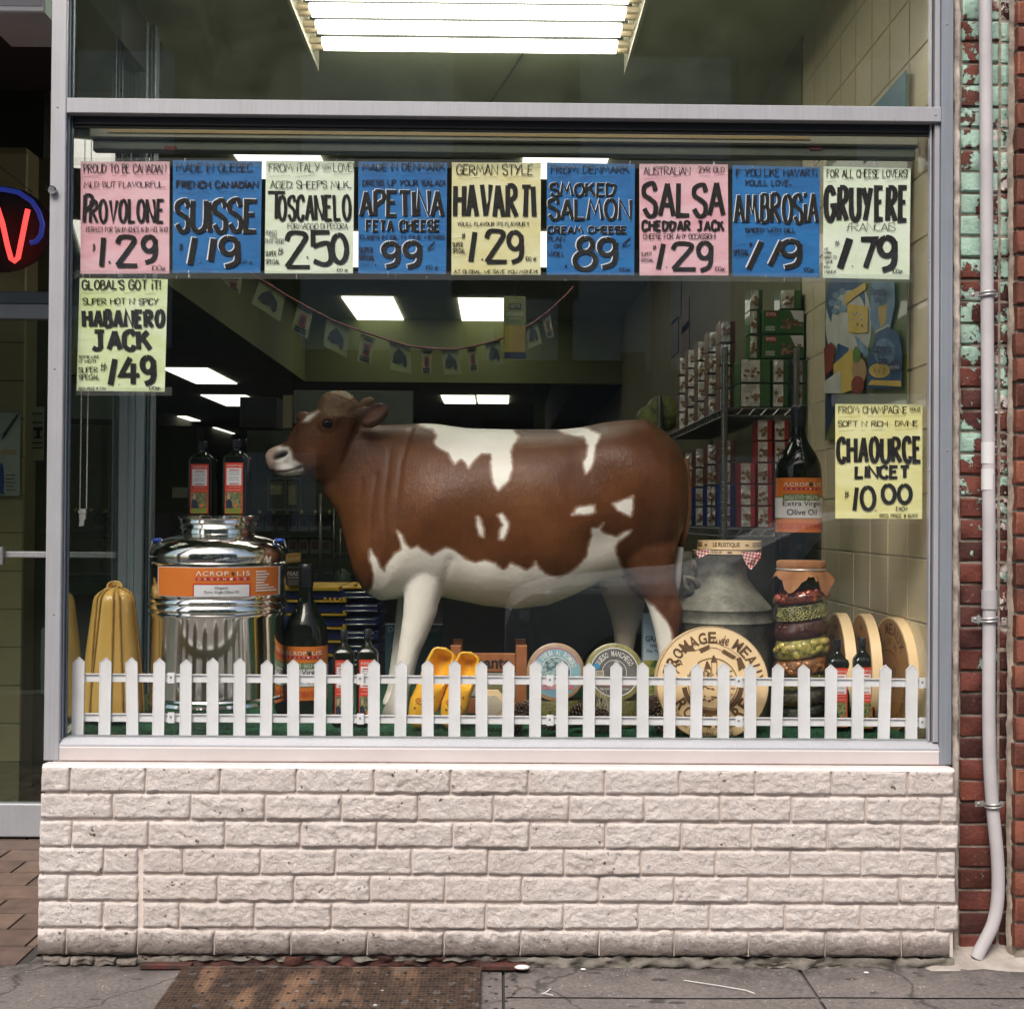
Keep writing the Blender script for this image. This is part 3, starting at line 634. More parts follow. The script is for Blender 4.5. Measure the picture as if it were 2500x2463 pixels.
# round key lock on left post
c0 = P(131, 467, yF - .0005)
o = MB().tube([c0, c0 + Vector((0, -.012, 0))], .0105, 20).build('lock', mat('lock_steel', (.6, .6, .6), .3, metal=.9), fr, smooth='auto')
MB().tube([c0 + Vector((-.014 * math.cos(t_) * 1 - .004, -.014 - .004 * math.sin(t_), .006 * math.sin(t_) + .003)) for t_ in [i * math.pi / 8 for i in range(17)]], .0013, 6).build('key_ring', mat('dark_iron', (.03, .03, .03), .4, metal=.8), o)
GLM = glassmat('window_glass', ior=1.55, haze=.002); GLT = glassmat('transom_glass', dust=1.0, ior=1.55, haze=.016)
MB().box(XGL - .004, XGR + .004, 0, .006, zg + .0005, zt0 - .0228).build('lower_pane', GLM, fr)
MB().box(XGL - .004, XGR + .004, 0, .006, zt1 + .0005, zTop + .15).build('upper_pane', GLT, fr)
# fascia above the picture and jambs at the sides keep daylight from leaking in over the frame
fa = MB().box(-1.6, 1.7, -.10, .09, zTop + .002, 3.6).build('fascia', mat('fascia_board', (.25, .25, .24), .6)); tag(fa, 'plain grey fascia board above the window, over the top edge of the picture', 'fascia')
rj_ = MB().box(xr1 + .002, 1.7, .001, .028, .45, zTop + .15)
# ================================================================ HAND-LETTERED SHOW CARDS
def paper_mat(name, c1, c2):
    m, t, b, pos = newmat(name)
    mp = nd(t, 'ShaderNodeMapping'); mp.inputs['Scale'].default_value = (1, 1, 2.6); t.links.new(pos, mp.inputs[0])
    t.links.new(ramp(t, noi(t, mp.outputs[0], 7, 6, .6, .6), [(.36, c2), (.62, c1)]), b.inputs['Base Color'])
    b.inputs['Roughness'].default_value = .55; bump(t, b, noi(t, mp.outputs[0], 12, 3), .35, .004); return m
PAP = {'p': paper_mat('pink_card', (.80, .51, .57), (.74, .38, .44)), 'b': paper_mat('blue_card', (.012, .165, .45), (.010, .125, .36)), 'w': paper_mat('pale_green_card', (.78, .86, .72), (.70, .80, .60)),
       'y': paper_mat('cream_yellow_card', (.78, .76, .48), (.72, .67, .34)), 'g': paper_mat('lime_card', (.73, .82, .55), (.60, .71, .33)), 'l': paper_mat('yellow_card', (.80, .78, .42), (.74, .70, .28))}
INK = mat('black_marker', (.018, .018, .018), .6, col2=(.032, .03, .028), vs=160, spec=.12); INKT = mat('thin_marker', (.03, .02, .018), .6, spec=.2); WHI = mat('white_paint_marker', (.80, .84, .90), .5)
CR = {1: (150, 370, 3.647), 2: (640, 370, 4.027), 3: (1090, 370, 4.113), 4: (1540, 370, 3.945), 5: (1980, 370, 5.769), 6: (160, 660, 5.95), 7: (1980, 660, 2.975)}
SY = .0135
def wave(x, z): return .0016 * noise.noise((x * 7, 0, z * 4)) + .0006 * noise.noise((x * 18, 3, z * 22))
def card(nm, crop, colr, corners, label, items):
    ox, oy, s = CR[crop]
    cs = [P(ox + x / s, oy + y / s, SY) for x, y in corners]   # TL TR BR BL
    cen = (cs[0] + cs[2]) / 2
    t_ = thing('price_card', Vector((cen.x, SY, cs[2].z)), label, 'price card', 'hand lettered price cards taped inside the window')
    n, m_ = 14, 18; mb = MB(); vs = []
    for j in range(m_ + 1):
        for i in range(n + 1):
            p = (cs[0] * (1 - i / n) + cs[1] * i / n) * (1 - j / m_) + (cs[3] * (1 - i / n) + cs[2] * i / n) * (j / m_)
            vs.append((p.x, SY + wave(p.x, p.z), p.z))
    mb.add(vs, [(j * (n + 1) + i, (j + 1) * (n + 1) + i, (j + 1) * (n + 1) + i + 1, j * (n + 1) + i + 1) for j in range(m_) for i in range(n)])
    mb.build('card', PAP[colr], t_, smooth=True)
    def fn(a, b, d):
        p = P(ox + a / s, oy + b / s, SY); return Vector((p.x, SY + wave(p.x, p.z) - .0022 + d, p.z))
    big, hlm, fine = MB(), MB(), MB()
    for it in items:
        k = it[0]
        if k == 'z':
            for q in it[1:]: zig(fine, fn, *q, 3.6 * s / 4, 9 * s / 4, 2.4 * s / 4)
        elif k == 'l':
            for q in it[1:]: ribbon(fine, [(q[0], q[1]), (q[2], q[3])], 4 * s / 4, fn)
        else:
            txt, x0, y0, x1, y1, wd = it[1:7]; sl = it[7] if len(it) > 7 else 0
            hand(big if k in 'BH' else fine, txt, fn, x0, y0, x1, y1, wd * (1.0 if k in 'BH' else 1.0), sl, hlm if k == 'H' else None, .03 if k in 'BH' else .05)
    if big.v: big.build('lettering', INK, t_)
    if hlm.v: hlm.build('highlight', WHI, t_)
    if fine.v: fine.build('small_writing', INKT, t_, kind='stuff')
    return t_
card('provolone', 1, 'p', [(172, 92), (963, 90), (960, 1088), (168, 1090)], 'pink card lettered PROVOLONE 1.29, leftmost of the top row', [
 ('t', 'PROUD TO BE CANADiAN', 200, 112, 935, 195, 8), ('z', (205, 228, 365, 218), (455, 218, 490, 216), (535, 218, 580, 216), (645, 213, 930, 205)), ('t', 'MiLD, BUT FLAVOURFUL...', 200, 268, 925, 325, 6),
 ('B', 'P', 188, 375, 300, 650, 34, .05), ('B', 'ROVOLONE', 245, 420, 920, 645, 28), ('t', 'PERFECT FOR SANDWiCHES AND MELTiNG!', 222, 672, 950, 722, 5), ('B', '1', 335, 745, 405, 1050, 46, .08),
 ('B', '.', 405, 950, 450, 998, 38), ('B', '2', 475, 745, 700, 1040, 46), ('B', '9', 705, 740, 880, 1010, 46), ('t', '$', 280, 820, 305, 892, 5), ('t', '100g.', 808, 1015, 925, 1062, 5)])
card('suisse', 1, 'b', [(992, 78), (1787, 88), (1772, 1083), (990, 1083)], 'blue card lettered SUISSE 1.19 with white outlines, beside the pink PROVOLONE card', [
 ('t', 'MADE iN QUEBEC', 1020, 105, 1705, 185, 9), ('z', (1020, 210, 1225, 200), (1290, 200, 1340, 196), (1405, 205, 1690, 185)), ('t', 'FRENCH CANADiAN', 1020, 262, 1760, 332, 14), ('z', (1028, 370, 1300, 358), (1400, 366, 1745, 348)),
 ('H', 'SUISSE', 1008, 422, 1760, 735, 46), ('H', '1', 1120, 750, 1235, 1042, 56, .2), ('H', '.', 1215, 965, 1250, 995, 20), ('H', '1', 1300, 750, 1400, 1010, 56, .15), ('H', '9', 1405, 745, 1630, 1055, 54), ('t', '$', 1050, 820, 1085, 885, 6), ('t', '100 g.', 1590, 965, 1700, 1005, 5)])
card('toscanelo', 2, 'w', [(38, 93), (905, 98), (893, 1200), (25, 1200)], 'pale green card lettered TOSCANELO 2.50, third in the top row', [
 ('t', 'FROM: iTALY', 65, 115, 570, 205, 7), ('t', 'WiTH', 590, 145, 675, 180, 5), ('l', (590, 135, 680, 122), (600, 200, 682, 194)), ('t', 'LOVE!', 700, 112, 900, 205, 7), ('z', (70, 250, 275, 240), (322, 250, 520, 238), (712, 235, 875, 222)),
 ('t', "AGED, SHEEP'S MiLK...", 80, 290, 880, 368, 8), ('B', 'T', 40, 385, 240, 680, 34), ('B', 'OSCANELO', 150, 425, 885, 690, 32), ('t', 'FORMAGGiO Di PECORA.', 250, 708, 850, 768, 6), ('B', '2', 218, 785, 495, 1160, 52), ('B', '.', 422, 1015, 468, 1052, 36),
 ('B', '5', 485, 775, 700, 1140, 52), ('B', '0', 670, 785, 862, 1115, 52), ('t', 'PERFECT', 40, 780, 150, 828, 4), ('t', 'WiTH', 75, 826, 145, 858, 4), ('t', 'PiNOT GRiGiO', 35, 858, 215, 908, 4), ('t', '$', 158, 948, 212, 1024, 6),
 ('t', 'SUPER', 35, 980, 142, 1030, 6), ('t', 'SPECiAL', 35, 1062, 178, 1110, 6), ('t', '100 gr.', 735, 1148, 850, 1185, 5)])
card('apetina', 2, 'b', [(946, 100), (1820, 112), (1808, 1206), (943, 1200)], 'blue card lettered APETINA FETA CHEESE .99 with white outlines', [
 ('t', 'MADE iN DENMARK', 985, 118, 1800, 195, 11), ('z', (985, 228, 1195, 212), (1295, 220, 1345, 214), (1420, 228, 1785, 212)), ('t', 'DRESS UP YOUR SALAD!', 985, 280, 1800, 342, 10), ('H', 'APETINA', 955, 375, 1795, 655, 42),
 ('H', 'FETA CHEESE', 1018, 672, 1755, 798, 26), ('t', "CUBES iN OiL N' FiNE HERBS", 960, 822, 1795, 865, 8), ('H', '.', 1095, 1085, 1132, 1118, 20), ('H', '9', 1165, 868, 1390, 1160, 54), ('H', '9', 1375, 868, 1600, 1165, 54),
 ('t', '¢', 1625, 880, 1700, 980, 8), ('t', 'SUPER', 955, 942, 1092, 1000, 9), ('t', 'SPECiAL', 955, 1016, 1108, 1070, 9), ('l', (965, 1110, 1095, 1080), (965, 1135, 1105, 1100)), ('t', '100 gr.', 1610, 1118, 1740, 1165, 6)])
card('havarti', 3, 'y', [(55, 110), (948, 115), (945, 1240), (50, 1240)], 'cream yellow card lettered HAVARTI 1.29 in the middle of the top row', [
 ('t', 'GERMAN STYLE', 100, 130, 870, 240, 11), ('z', (115, 275, 510, 258), (605, 268, 870, 248)), ('B', 'HAVARTi'.replace('i', 'I'), 62, 322, 905, 675, 50), ('t', "YOU'LL FLAVOUR iTS FLAVOUR !!", 108, 710, 825, 752, 7), ('B', '1', 225, 795, 305, 1135, 54, .12),
 ('B', '.', 333, 1058, 382, 1096, 38), ('B', '2', 378, 775, 632, 1130, 52), ('B', '9', 605, 780, 808, 1138, 50), ('t', '$', 155, 820, 192, 882, 7), ('t', 'SUPER', 60, 912, 168, 965, 7), ('t', 'SPECiAL', 60, 977, 192, 1025, 7),
 ('t', '100 gr.', 795, 1055, 910, 1100, 6), ('z', (66, 885, 150, 868), (70, 1070, 205, 1040)), ('t', 'AT GLOBAL, WE SAVE YOU MONEY!!', 75, 1188, 915, 1230, 7)])
card('smoked', 3, 'b', [(1008, 112), (1893, 128), (1885, 1242), (1005, 1238)], 'blue card lettered SMOKED SALMON CREAM CHEESE .89', [
 ('t', 'FROM: DENMARK', 1045, 145, 1840, 225, 10), ('z', (1050, 265, 1260, 252), (1355, 260, 1830, 248)), ('H', 'SMOKED', 1038, 312, 1712, 462, 28), ('H', 'SALMON', 1018, 470, 1865, 702, 36), ('H', 'CREAM CHEESE', 1012, 750, 1815, 832, 20),
 ('t', 'PLAiN', 1015, 852, 1190, 905, 8), ('t', 'OR', 1080, 926, 1160, 970, 8), ('t', 'W/DiLL', 1012, 1002, 1190, 1058, 8), ('B', '.', 1175, 1115, 1222, 1164, 42), ('H', '8', 1260, 850, 1520, 1212, 54), ('H', '9', 1505, 845, 1755, 1192, 56), ('t', '¢', 1765, 860, 1852, 970, 9), ('t', '100gr.', 1735, 1165, 1855, 1208, 6)])
card('salsa', 4, 'p', [(82, 120), (935, 125), (940, 1195), (85, 1195)], 'pink card lettered SALSA CHEDDAR JACK 1.29', [
 ('t', 'AUSTRALiAN', 120, 150, 575, 232, 8), ('t', '2YR OLD', 650, 148, 905, 208, 7), ('t', '.', 592, 178, 606, 190, 8), ('z', (122, 270, 572, 232), (662, 240, 762, 232), (798, 236, 905, 224)), ('B', 'SALSA', 105, 292, 912, 640, 48),
 ('B', 'CHEDDAR JACK', 102, 662, 905, 775, 26), ('t', 'CHEESE FOR ANY OCCASSiON!', 118, 792, 815, 848, 7), ('B', '1', 235, 870, 352, 1160, 50, .2), ('B', '.', 322, 1095, 362, 1122, 24), ('B', '2', 382, 865, 648, 1155, 48), ('B', '9', 622, 855, 815, 1175, 48),
 ('t', '$', 213, 900, 247, 950, 6), ('t', 'SUPER', 95, 970, 202, 1008, 5), ('t', 'SPECiAL', 95, 1030, 222, 1064, 5), ('t', '100gr.', 810, 1110, 912, 1155, 5)])
card('ambrosia', 4, 'b', [(980, 133), (1822, 153), (1815, 1218), (978, 1200)], 'blue card lettered AMBROSIA 1.19 with white outlines', [
 ('t', 'iF YOU LiKE HAVARTi,', 1010, 168, 1800, 245, 10), ('t', "YOU'LL LOVE...", 1095, 275, 1550, 335, 10), ('H', 'AMBROSiA', 990, 402, 1812, 705, 37), ('t', 'SPiCED WiTH DiLL', 1100, 738, 1588, 785, 9), ('z', (1105, 818, 1250, 804), (1325, 808, 1420, 800), (1480, 806, 1585, 798)),
 ('H', '1', 1112, 840, 1305, 1165, 56, .45), ('H', '.', 1252, 1068, 1298, 1090, 20), ('H', '1', 1310, 842, 1500, 1125, 54, .45), ('H', '9', 1420, 835, 1680, 1150, 56), ('t', '$', 1140, 875, 1172, 922, 7), ('t', 'SPECiAL', 985, 945, 1140, 1005, 8),
 ('l', (990, 920, 1100, 895), (1000, 1045, 1140, 992)), ('t', '100gr.', 1665, 1120, 1768, 1162, 6)])
card('gruyere', 5, 'w', [(178, 210), (1405, 240), (1385, 1805), (165, 1780)], 'pale green card lettered GRUYERE 1.79, rightmost of the top row', [
 ('t', 'FOR ALL CHEESE LOVERS!', 215, 255, 1360, 375, 13), ('z', (215, 432, 350, 415), (455, 408, 615, 392), (720, 408, 940, 390), (1045, 418, 1290, 400)), ('B', 'GRUYERE', 178, 478, 1378, 1000, 78), ('t', 'fRANÇAiS', 490, 1005, 1185, 1128, 9),
 ('B', '1', 362, 1180, 605, 1702, 104, .3), ('B', '.', 555, 1585, 600, 1628, 34), ('B', '7', 655, 1190, 940, 1680, 86), ('B', '9', 915, 1175, 1258, 1722, 92), ('t', '$', 335, 1255, 400, 1342, 8), ('t', 'WE', 175, 1358, 240, 1395, 7), ('t', 'WORK', 170, 1410, 287, 1450, 7),
 ('t', 'HARD TO', 175, 1468, 357, 1515, 7), ('t', 'SAVE', 195, 1532, 307, 1580, 7), ('t', 'YOU', 172, 1605, 267, 1650, 7), ('t', 'MONEY!', 185, 1672, 345, 1722, 7), ('t', '100gr.', 1145, 1652, 1295, 1722, 8)])
card('habanero', 6, 'g', [(205, 115), (1485, 128), (1440, 1765), (160, 1750)], 'lime green card lettered HABANERO JACK 1.49, below the leftmost pink card', [
 ('t', "GLOBAL'S GOT iT!", 240, 140, 1385, 288, 22), ('z', (250, 332, 712, 318), (855, 332, 1025, 318), (1158, 342, 1320, 336)), ('t', "SUPER HOT N' SPiCY", 250, 405, 1355, 505, 14), ('B', 'HABANERO', 242, 560, 1452, 848, 64), ('B', 'JACK', 365, 858, 1270, 1185, 76),
 ('t', 'SOME LiKE', 197, 1235, 495, 1280, 9), ('t', 'iT HOT!!', 197, 1300, 445, 1345, 9), ('t', 'SUPER', 192, 1405, 475, 1490, 11), ('t', '$', 515, 1330, 608, 1462, 10), ('t', 'SPECiAL', 195, 1512, 502, 1590, 11), ('B', '1', 618, 1242, 785, 1705, 86, .2), ('B', '.', 758, 1635, 800, 1670, 28),
 ('B', '4', 765, 1242, 1115, 1692, 80), ('B', '9', 1085, 1238, 1358, 1692, 84), ('t', 'REG. PRiCE $ 2.50', 200, 1698, 592, 1742, 7), ('t', '100gr.', 1215, 1680, 1388, 1738, 9)])
card('chaource', 7, 'l', [(177, 970), (808, 975), (808, 1805), (177, 1802)], 'yellow card lettered CHAOURCE LINCET 10.00, low at the right edge of the window', [
 ('t', 'FROM: CHAMPAGNE', 197, 985, 697, 1040, 6), ('t', 'FRANCE', 715, 996, 798, 1024, 4), ('l', (712, 990, 798, 980), (722, 1036, 798, 1030)), ('z', (200, 1066, 360, 1058), (408, 1062, 685, 1056)), ('t', "SOFT N' RiCH", 193, 1092, 555, 1135, 6), ('t', 'DiViNE', 608, 1090, 776, 1132, 6), ('t', '.', 568, 1108, 578, 1116, 6),
 ('z', (202, 1168, 315, 1160), (358, 1164, 395, 1160), (435, 1162, 542, 1156), (612, 1160, 772, 1150)), ('B', 'CHAOURCE', 183, 1205, 808, 1405, 31), ('B', 'LINCET', 313, 1412, 722, 1518, 26), ('B', '1', 298, 1558, 352, 1757, 32, .12), ('B', '0', 352, 1562, 476, 1752, 31), ('B', '.', 452, 1728, 484, 1750, 20), ('B', '00', 505, 1542, 738, 1702, 31),
 ('t', '$', 243, 1600, 276, 1656, 5), ('t', 'EACH', 615, 1716, 696, 1748, 5), ('t', 'REG. PRiCE $ 18.99', 497, 1768, 775, 1796, 4)])
# clear tape and film strips that hold the rows of cards
m, t, b, pos = newmat('clear_tape'); out = t.nodes['Material Output']; t.nodes.remove(b)
tr = nd(t, 'ShaderNodeBsdfTransparent'); tr.inputs[0].default_value = (.88, .9, .88, 1); g2 = nd(t, 'ShaderNodeBsdfDiffuse'); g2.inputs[0].default_value = (.75, .76, .75, 1)
mp = nd(t, 'ShaderNodeMapping'); mp.inputs['Scale'].default_value = (50, 1, 9); mp.inputs['Rotation'].default_value = (0, .5, 0); t.links.new(pos, mp.inputs[0])
f_ = mth(t, 'ADD', ramp(t, noi(t, mp.outputs[0], 1.6, 6, .7), [(.62, 0), (.68, .8)]), .07)
mx = nd(t, 'ShaderNodeMixShader'); t.links.new(f_, mx.inputs[0]); t.links.new(tr.outputs[0], mx.inputs[1]); t.links.new(g2.outputs[0], mx.inputs[2]); t.links.new(mx.outputs[0], out.inputs[0]); TAPE = m
for x0, x1, yt, yb, lab in ((180, 2228, 388, 408, 'strip of clear tape along the top edges of the row of cards'), (180, 2228, 662, 682, 'strip of clear crinkled tape along the bottom edges of the row of cards'), (185, 420, 945, 966, 'clear tape under the lime green card'), (2030, 2262, 962, 992, 'clear tape over the top of the yellow card')):
    a = P(x0, (yt + yb) / 2, SY - .003); c_ = P(x1, (yt + yb) / 2, SY - .003); dz = (yb - yt) / 2 * SCL(SY); n = int((c_.x - a.x) / .02); vs = []
    sl = (PX(0, 0, 1) and 0)
    zz0 = P(x0, (yt + yb) / 2 - (0 if x1 - x0 < 1000 else 3), SY - .003).z; zz1 = P(x1, (yt + yb) / 2 + (0 if x1 - x0 < 1000 else 8), SY - .003).z
    for i in range(n + 1):
        x = a.x + (c_.x - a.x) * i / n; z = zz0 + (zz1 - zz0) * i / n
        for k in (-1, 0, 1): vs.append((x, SY - .0035 - .0008 * noise.noise((x * 60, k, 0)), z + k * dz))
    mb = MB(); mb.add(vs, [(i * 3 + k, i * 3 + k + 1, i * 3 + k + 4, i * 3 + k + 3) for i in range(n) for k in (0, 1)])
    tag(mb.build('clear_tape', TAPE), lab, 'tape')
# roller blind cassette behind the top of the glass
rb = thing('roller_blind', (0, .10, 2.4), 'slim grey-green roller blind cassette across the top inside the window', 'roller blind')
za = P(1225, 318, .10).z; zb_ = P(1225, 352, .10).z; zc = P(1225, 378, .10).z
BLM = mat('blind_cassette', (.21, .21, .15), .6, col2=(.18, .18, .13)); xa, xb = P(222, 350, .1).x, P(2240, 350, .1).x
MB().bbox(xa, xb, .085, .14, zb_ + .001, za, .004).build('cassette', BLM, rb)
MB().bbox(xa, xb, .100, .115, P(1225, 338, .1).z, P(1225, 326, .1).z + .0, .002)
MB().bbox(xa + .006, xb - .006, .095, .125, zc, zb_, .004).build('bottom_bar', mat('blind_bar', (.13, .15, .11), .6), rb)
MB().bbox(xa + .05, xb - .3, .0825, .0845, P(1225, 334, .083).z, P(1225, 326, .083).z, .0005).build('ochre_stripe', mat('ochre_stripe', (.26, .19, .07), .6), rb)
for px in (417, 1993): MB().bbox(P(px - 16, 351, .093).x, P(px + 14, 351, .093).x, .0925, .0945, P(px, 367, .093).z, P(px, 357, .093).z, .0004).build('red_mark', mat('dull_red', (.15, .03, .025), .6), rb)
# bead chain at the left with its clear holder
bc = thing('bead_chain', P(203, 1270, .05), 'steel bead pull chain with a clear plastic holder hanging at the left edge', 'pull chain')
b0 = P(195, 1240, .05); b1 = P(211, 1240, .05); BM = mat('bead_steel', (.62, .60, .55), .3, metal=.7)
mb = MB(); z = b0.z; top = P(200, 335, .05).z
while z < top:
    for c_, s_ in ((b0, 1), (b1, 1)): mb.sph((c_.x + .003 * (z - b0.z), .05, z), .0023, 6, 4)
    z += .0062
mb.build('beads', BM, bc, smooth=True, kind='stuff')
CLR = mat('clear_plastic', (.55, .56, .52), .12, coat=1); mb = MB(); p = P(202, 1255, .05)
mb.obox(p, (.008, 0, 0), (0, .004, 0), (0, 0, .014)); mb.obox(p + Vector((-.002, 0, -.022)), (.006, 0, .001), (0, .003, 0), (.001, 0, .010)); mb.obox(p + Vector((0, -.002, .006)), (.010, 0, 0), (0, .005, 0), (0, 0, .003))
mb.build('holder', CLR, bc)
# ================================================================ THE COW
YC = .50                       # centre plane of the body
FLZ = CZ - .59                 # display floor height
def sec(pt, pb, hw, yc, n=56, ex=2.3, ymid=None):
    """ring through the top and bottom pixels (on plane yc), half width hw"""
    a = P(*pt, yc); b_ = P(*pb, yc); c = (a + b_) / 2; v = (a - b_) / 2; out = []
    for k in range(n):
        th_ = 2 * math.pi * k / n; cs, sn = math.cos(th_), math.sin(th_)
        cu = math.copysign(abs(cs) ** (2 / ex), cs); su = math.copysign(abs(sn) ** (2 / ex), sn)
        out.append(c + v * cu + Vector((0, hw * su, 0)))
    return out
cowm = MB()
def part_loft(rs): cowm.rings(rs)
body = [((875, 1005), (800, 1180), .060), ((895, 1032), (785, 1203), .075), ((935, 1038), (809, 1230), .085), ((990, 1036), (826, 1258), .105), ((1035, 1034), (838, 1300), .125), ((1072, 1036), (852, 1355), .150), ((1108, 1042), (866, 1402), .172), ((1140, 1046), (889, 1443), .186),
 ((1168, 1047), (929, 1466), .195), ((1200, 1048), (1000, 1458), .202), ((1240, 1049), (1098, 1461), .210), ((1290, 1049), (1180, 1478), .222), ((1330, 1049), (1260, 1486), .230), ((1372, 1049), (1335, 1477), .230), ((1420, 1044), (1400, 1452), .220), ((1475, 1034), (1460, 1420), .208),
 ((1530, 1027), (1515, 1405), .200), ((1578, 1026), (1560, 1410), .190), ((1622, 1055), (1605, 1395), .170), ((1655, 1090), (1640, 1360), .135), ((1672, 1140), (1662, 1300), .08), ((1677, 1180), (1672, 1240), .03)]
part_loft([sec(a, b_, h, YC) for a, b_, h in body])
head = [((880, 1010), (815, 1195), .060), ((856, 992), (778, 1178), .078), ((818, 978), (757, 1168), .082), ((782, 996), (738, 1162), .078), ((752, 1008), (722, 1160), .066), ((727, 1030), (712, 1161), .052), ((708, 1062), (700, 1163), .044), ((692, 1082), (688, 1162), .045), ((672, 1090), (676, 1160), .050), ((656, 1098), (665, 1154), .046), ((648, 1110), (657, 1143), .028)]
YH = YC - .03
part_loft([sec(a, b_, h, YH, ex=2.2) for a, b_, h in head])
def ell(px, py, yc, rx, ry, rz, rot=0, n=20, m=14):
    c = P(px, py, yc); mb = MB(); mb.sph((0, 0, 0), 1, n, m); vs = []
    for x, y, z in mb.v:
        x, y, z = x * rx, y * ry, z * rz; vs.append((c.x + x * math.cos(rot) - z * math.sin(rot), c.y + y, c.z + x * math.sin(rot) + z * math.cos(rot)))
    cowm.add(vs, mb.f)
ell(826, 997, YH, .064, .060, .055, -.15)                 # poll
ell(803, 1030, YH - .062, .040, .026, .022, .5)            # near brow
ell(742, 1020, YH + .045, .028, .022, .022)                # far brow
ell(770, 1110, YH - .048, .055, .035, .050, .5)            # cheek
ell(706, 1148, YH - .012, .045, .042, .018, .05)           # lower lip
ell(914, 1014, YH - .085, .055, .010, .034, .62)           # near ear
ell(884, 1008, YH - .072, .030, .020, .018, .5)
ell(893, 985, YH + .085, .035, .009, .020, .5)             # far ear
def leg(st, yc):
    rs = []
    for y_, xa, xb, hw in st:
        a = P(xa, y_, yc); c_ = P(xb, y_, yc); c = (a + c_) / 2; v = (c_ - a) / 2
        rs.append([Vector((c.x + v.x * math.cos(t_), c.y + hw * math.sin(t_), c.z)) for t_ in [2 * math.pi * k / 20 for k in range(20)]])
    cowm.rings(rs)
YN, YL = .40, .62
leg([(1220, 1020, 1130, .050), (1290, 1000, 1125, .062), (1340, 994, 1116, .064), (1380, 988, 1112, .064), (1420, 986, 1096, .058), (1452, 986, 1083, .053), (1505, 983, 1064, .046), (1560, 975, 1042, .040), (1590, 971, 1027, .037), (1620, 966, 1018, .036), (1650, 963, 1011, .031), (1690, 955, 1000, .030), (1712, 946, 998, .035), (1728, 936, 996, .040), (1745, 930, 996, .043)], YN)
leg([(1300, 1480, 1648, .050), (1345, 1505, 1652, .062), (1390, 1526, 1648, .058), (1430, 1550, 1650, .048), (1462, 1571, 1661, .040), (1485, 1582, 1668, .038), (1510, 1589, 1667, .035), (1545, 1598, 1659, .031), (1600, 1606, 1654, .028), (1660, 1610, 1652, .028), (1700, 1604, 1654, .034), (1722, 1596, 1656, .040), (1745, 1590, 1658, .043)], YN)
zf = FLZ
def fl(px, yc): return (CZ - FLZ) / SCL(yc) + 1265
b1 = fl(0, YL)
leg([(1400, 975, 1070, .045), (1468, 969, 1042, .042), (1550, 961, 1012, .034), (1600, 955, 1003, .034), (1645, 949, 990, .028), (1680, 945, 988, .03), (b1 - 14, 935, 986, .036), (b1, 930, 986, .040)], YL)
leg([(1370, 1440, 1600, .055), (1420, 1462, 1590, .050), (1460, 1472, 1578, .042), (1500, 1488, 1570, .036), (1545, 1498, 1556, .030), (1600, 1500, 1545, .027), (1650, 1500, 1545, .028), (b1 - 14, 1490, 1548, .036), (b1, 1486, 1550, .040)], YL)
# union, smooth, then read back
me = bpy.data.meshes.new('cow'); me.from_pydata([tuple(v) for v in cowm.v], [], cowm.f); tmp = bpy.data.objects.new('tmp', me); COL.objects.link(tmp)
md = tmp.modifiers.new('r', 'REMESH'); md.mode = 'VOXEL'; md.voxel_size = .0062
ms = tmp.modifiers.new('s', 'SMOOTH'); ms.iterations = 10; ms.factor = .6
dg = bpy.context.evaluated_depsgraph_get(); cme = bpy.data.meshes.new_from_object(tmp.evaluated_get(dg)); bpy.data.objects.remove(tmp)
N = len(cme.vertices); co = np.empty(N * 3, np.float32); cme.vertices.foreach_get('co', co); co = co.reshape(-1, 3); no = np.empty(N * 3, np.float32); cme.vertices.foreach_get('normal', no); no = no.reshape(-1, 3)
def xz(px, py, y=.34):
    p = P(px, py, y); return (p.x, p.z)
near = co[:, 1] < YC
def gauss(px, py, r, y=.34):
    x, z = xz(px, py, y); return np.exp(-((co[:, 0] - x) ** 2 + (co[:, 2] - z) ** 2) / (2 * r * r))
def segd(px_pts, y=.34):
    pts = [xz(*q, y) for q in px_pts]; d = np.full(N, 9.0)
    for (ax, az), (bx, bz) in zip(pts[:-1], pts[1:]):
        vx, vz = bx - ax, bz - az; t_ = np.clip(((co[:, 0] - ax) * vx + (co[:, 2] - az) * vz) / (vx * vx + vz * vz + 1e-9), 0, 1)
        d = np.minimum(d, np.hypot(co[:, 0] - ax - t_ * vx, co[:, 2] - az - t_ * vz))
    return d
def polyd(px_pts, y=.34):        # signed distance, positive inside
    pts = [xz(*q, y) for q in px_pts]; d = segd(px_pts + [px_pts[0]], y); ins = np.zeros(N, bool)
    for (ax, az), (bx, bz) in zip(pts, pts[1:] + pts[:1]):
        c = ((az > co[:, 2]) != (bz > co[:, 2])) & (co[:, 0] < (bx - ax) * (co[:, 2] - az) / ((bz - az) or 1e-9) + ax); ins ^= c
    return np.where(ins, d, -d)
dy = np.zeros(N, np.float32)     # pull along the normal
s = np.where(near, 1.0, .8)
dy += s * .020 * gauss(1075, 1240, .085) - s * .010 * gauss(1150, 1330, .05) + s * .018 * gauss(1570, 1170, .07) - s * .022 * gauss(1465, 1330, .05) + s * .012 * gauss(1500, 1100, .05) - s * .010 * gauss(1430, 1160, .05)
for ln in ([(915, 1160), (905, 1250), (903, 1345), (905, 1430)], [(948, 1100), (938, 1240), (945, 1370)], [(1000, 1040), (978, 1130), (968, 1290)], [(880, 1170), (870, 1240)]):
    dy -= .0028 * np.exp(-(segd(ln) / .008) ** 2)
for ln in ([(1100, 1370), (1090, 1400), (1070, 1480)], [(1640, 1470), (1628, 1540), (1622, 1600)], [(1560, 1230), (1580, 1330)]): dy -= .004 * np.exp(-(segd(ln) / .014) ** 2)
HY = YH - .05
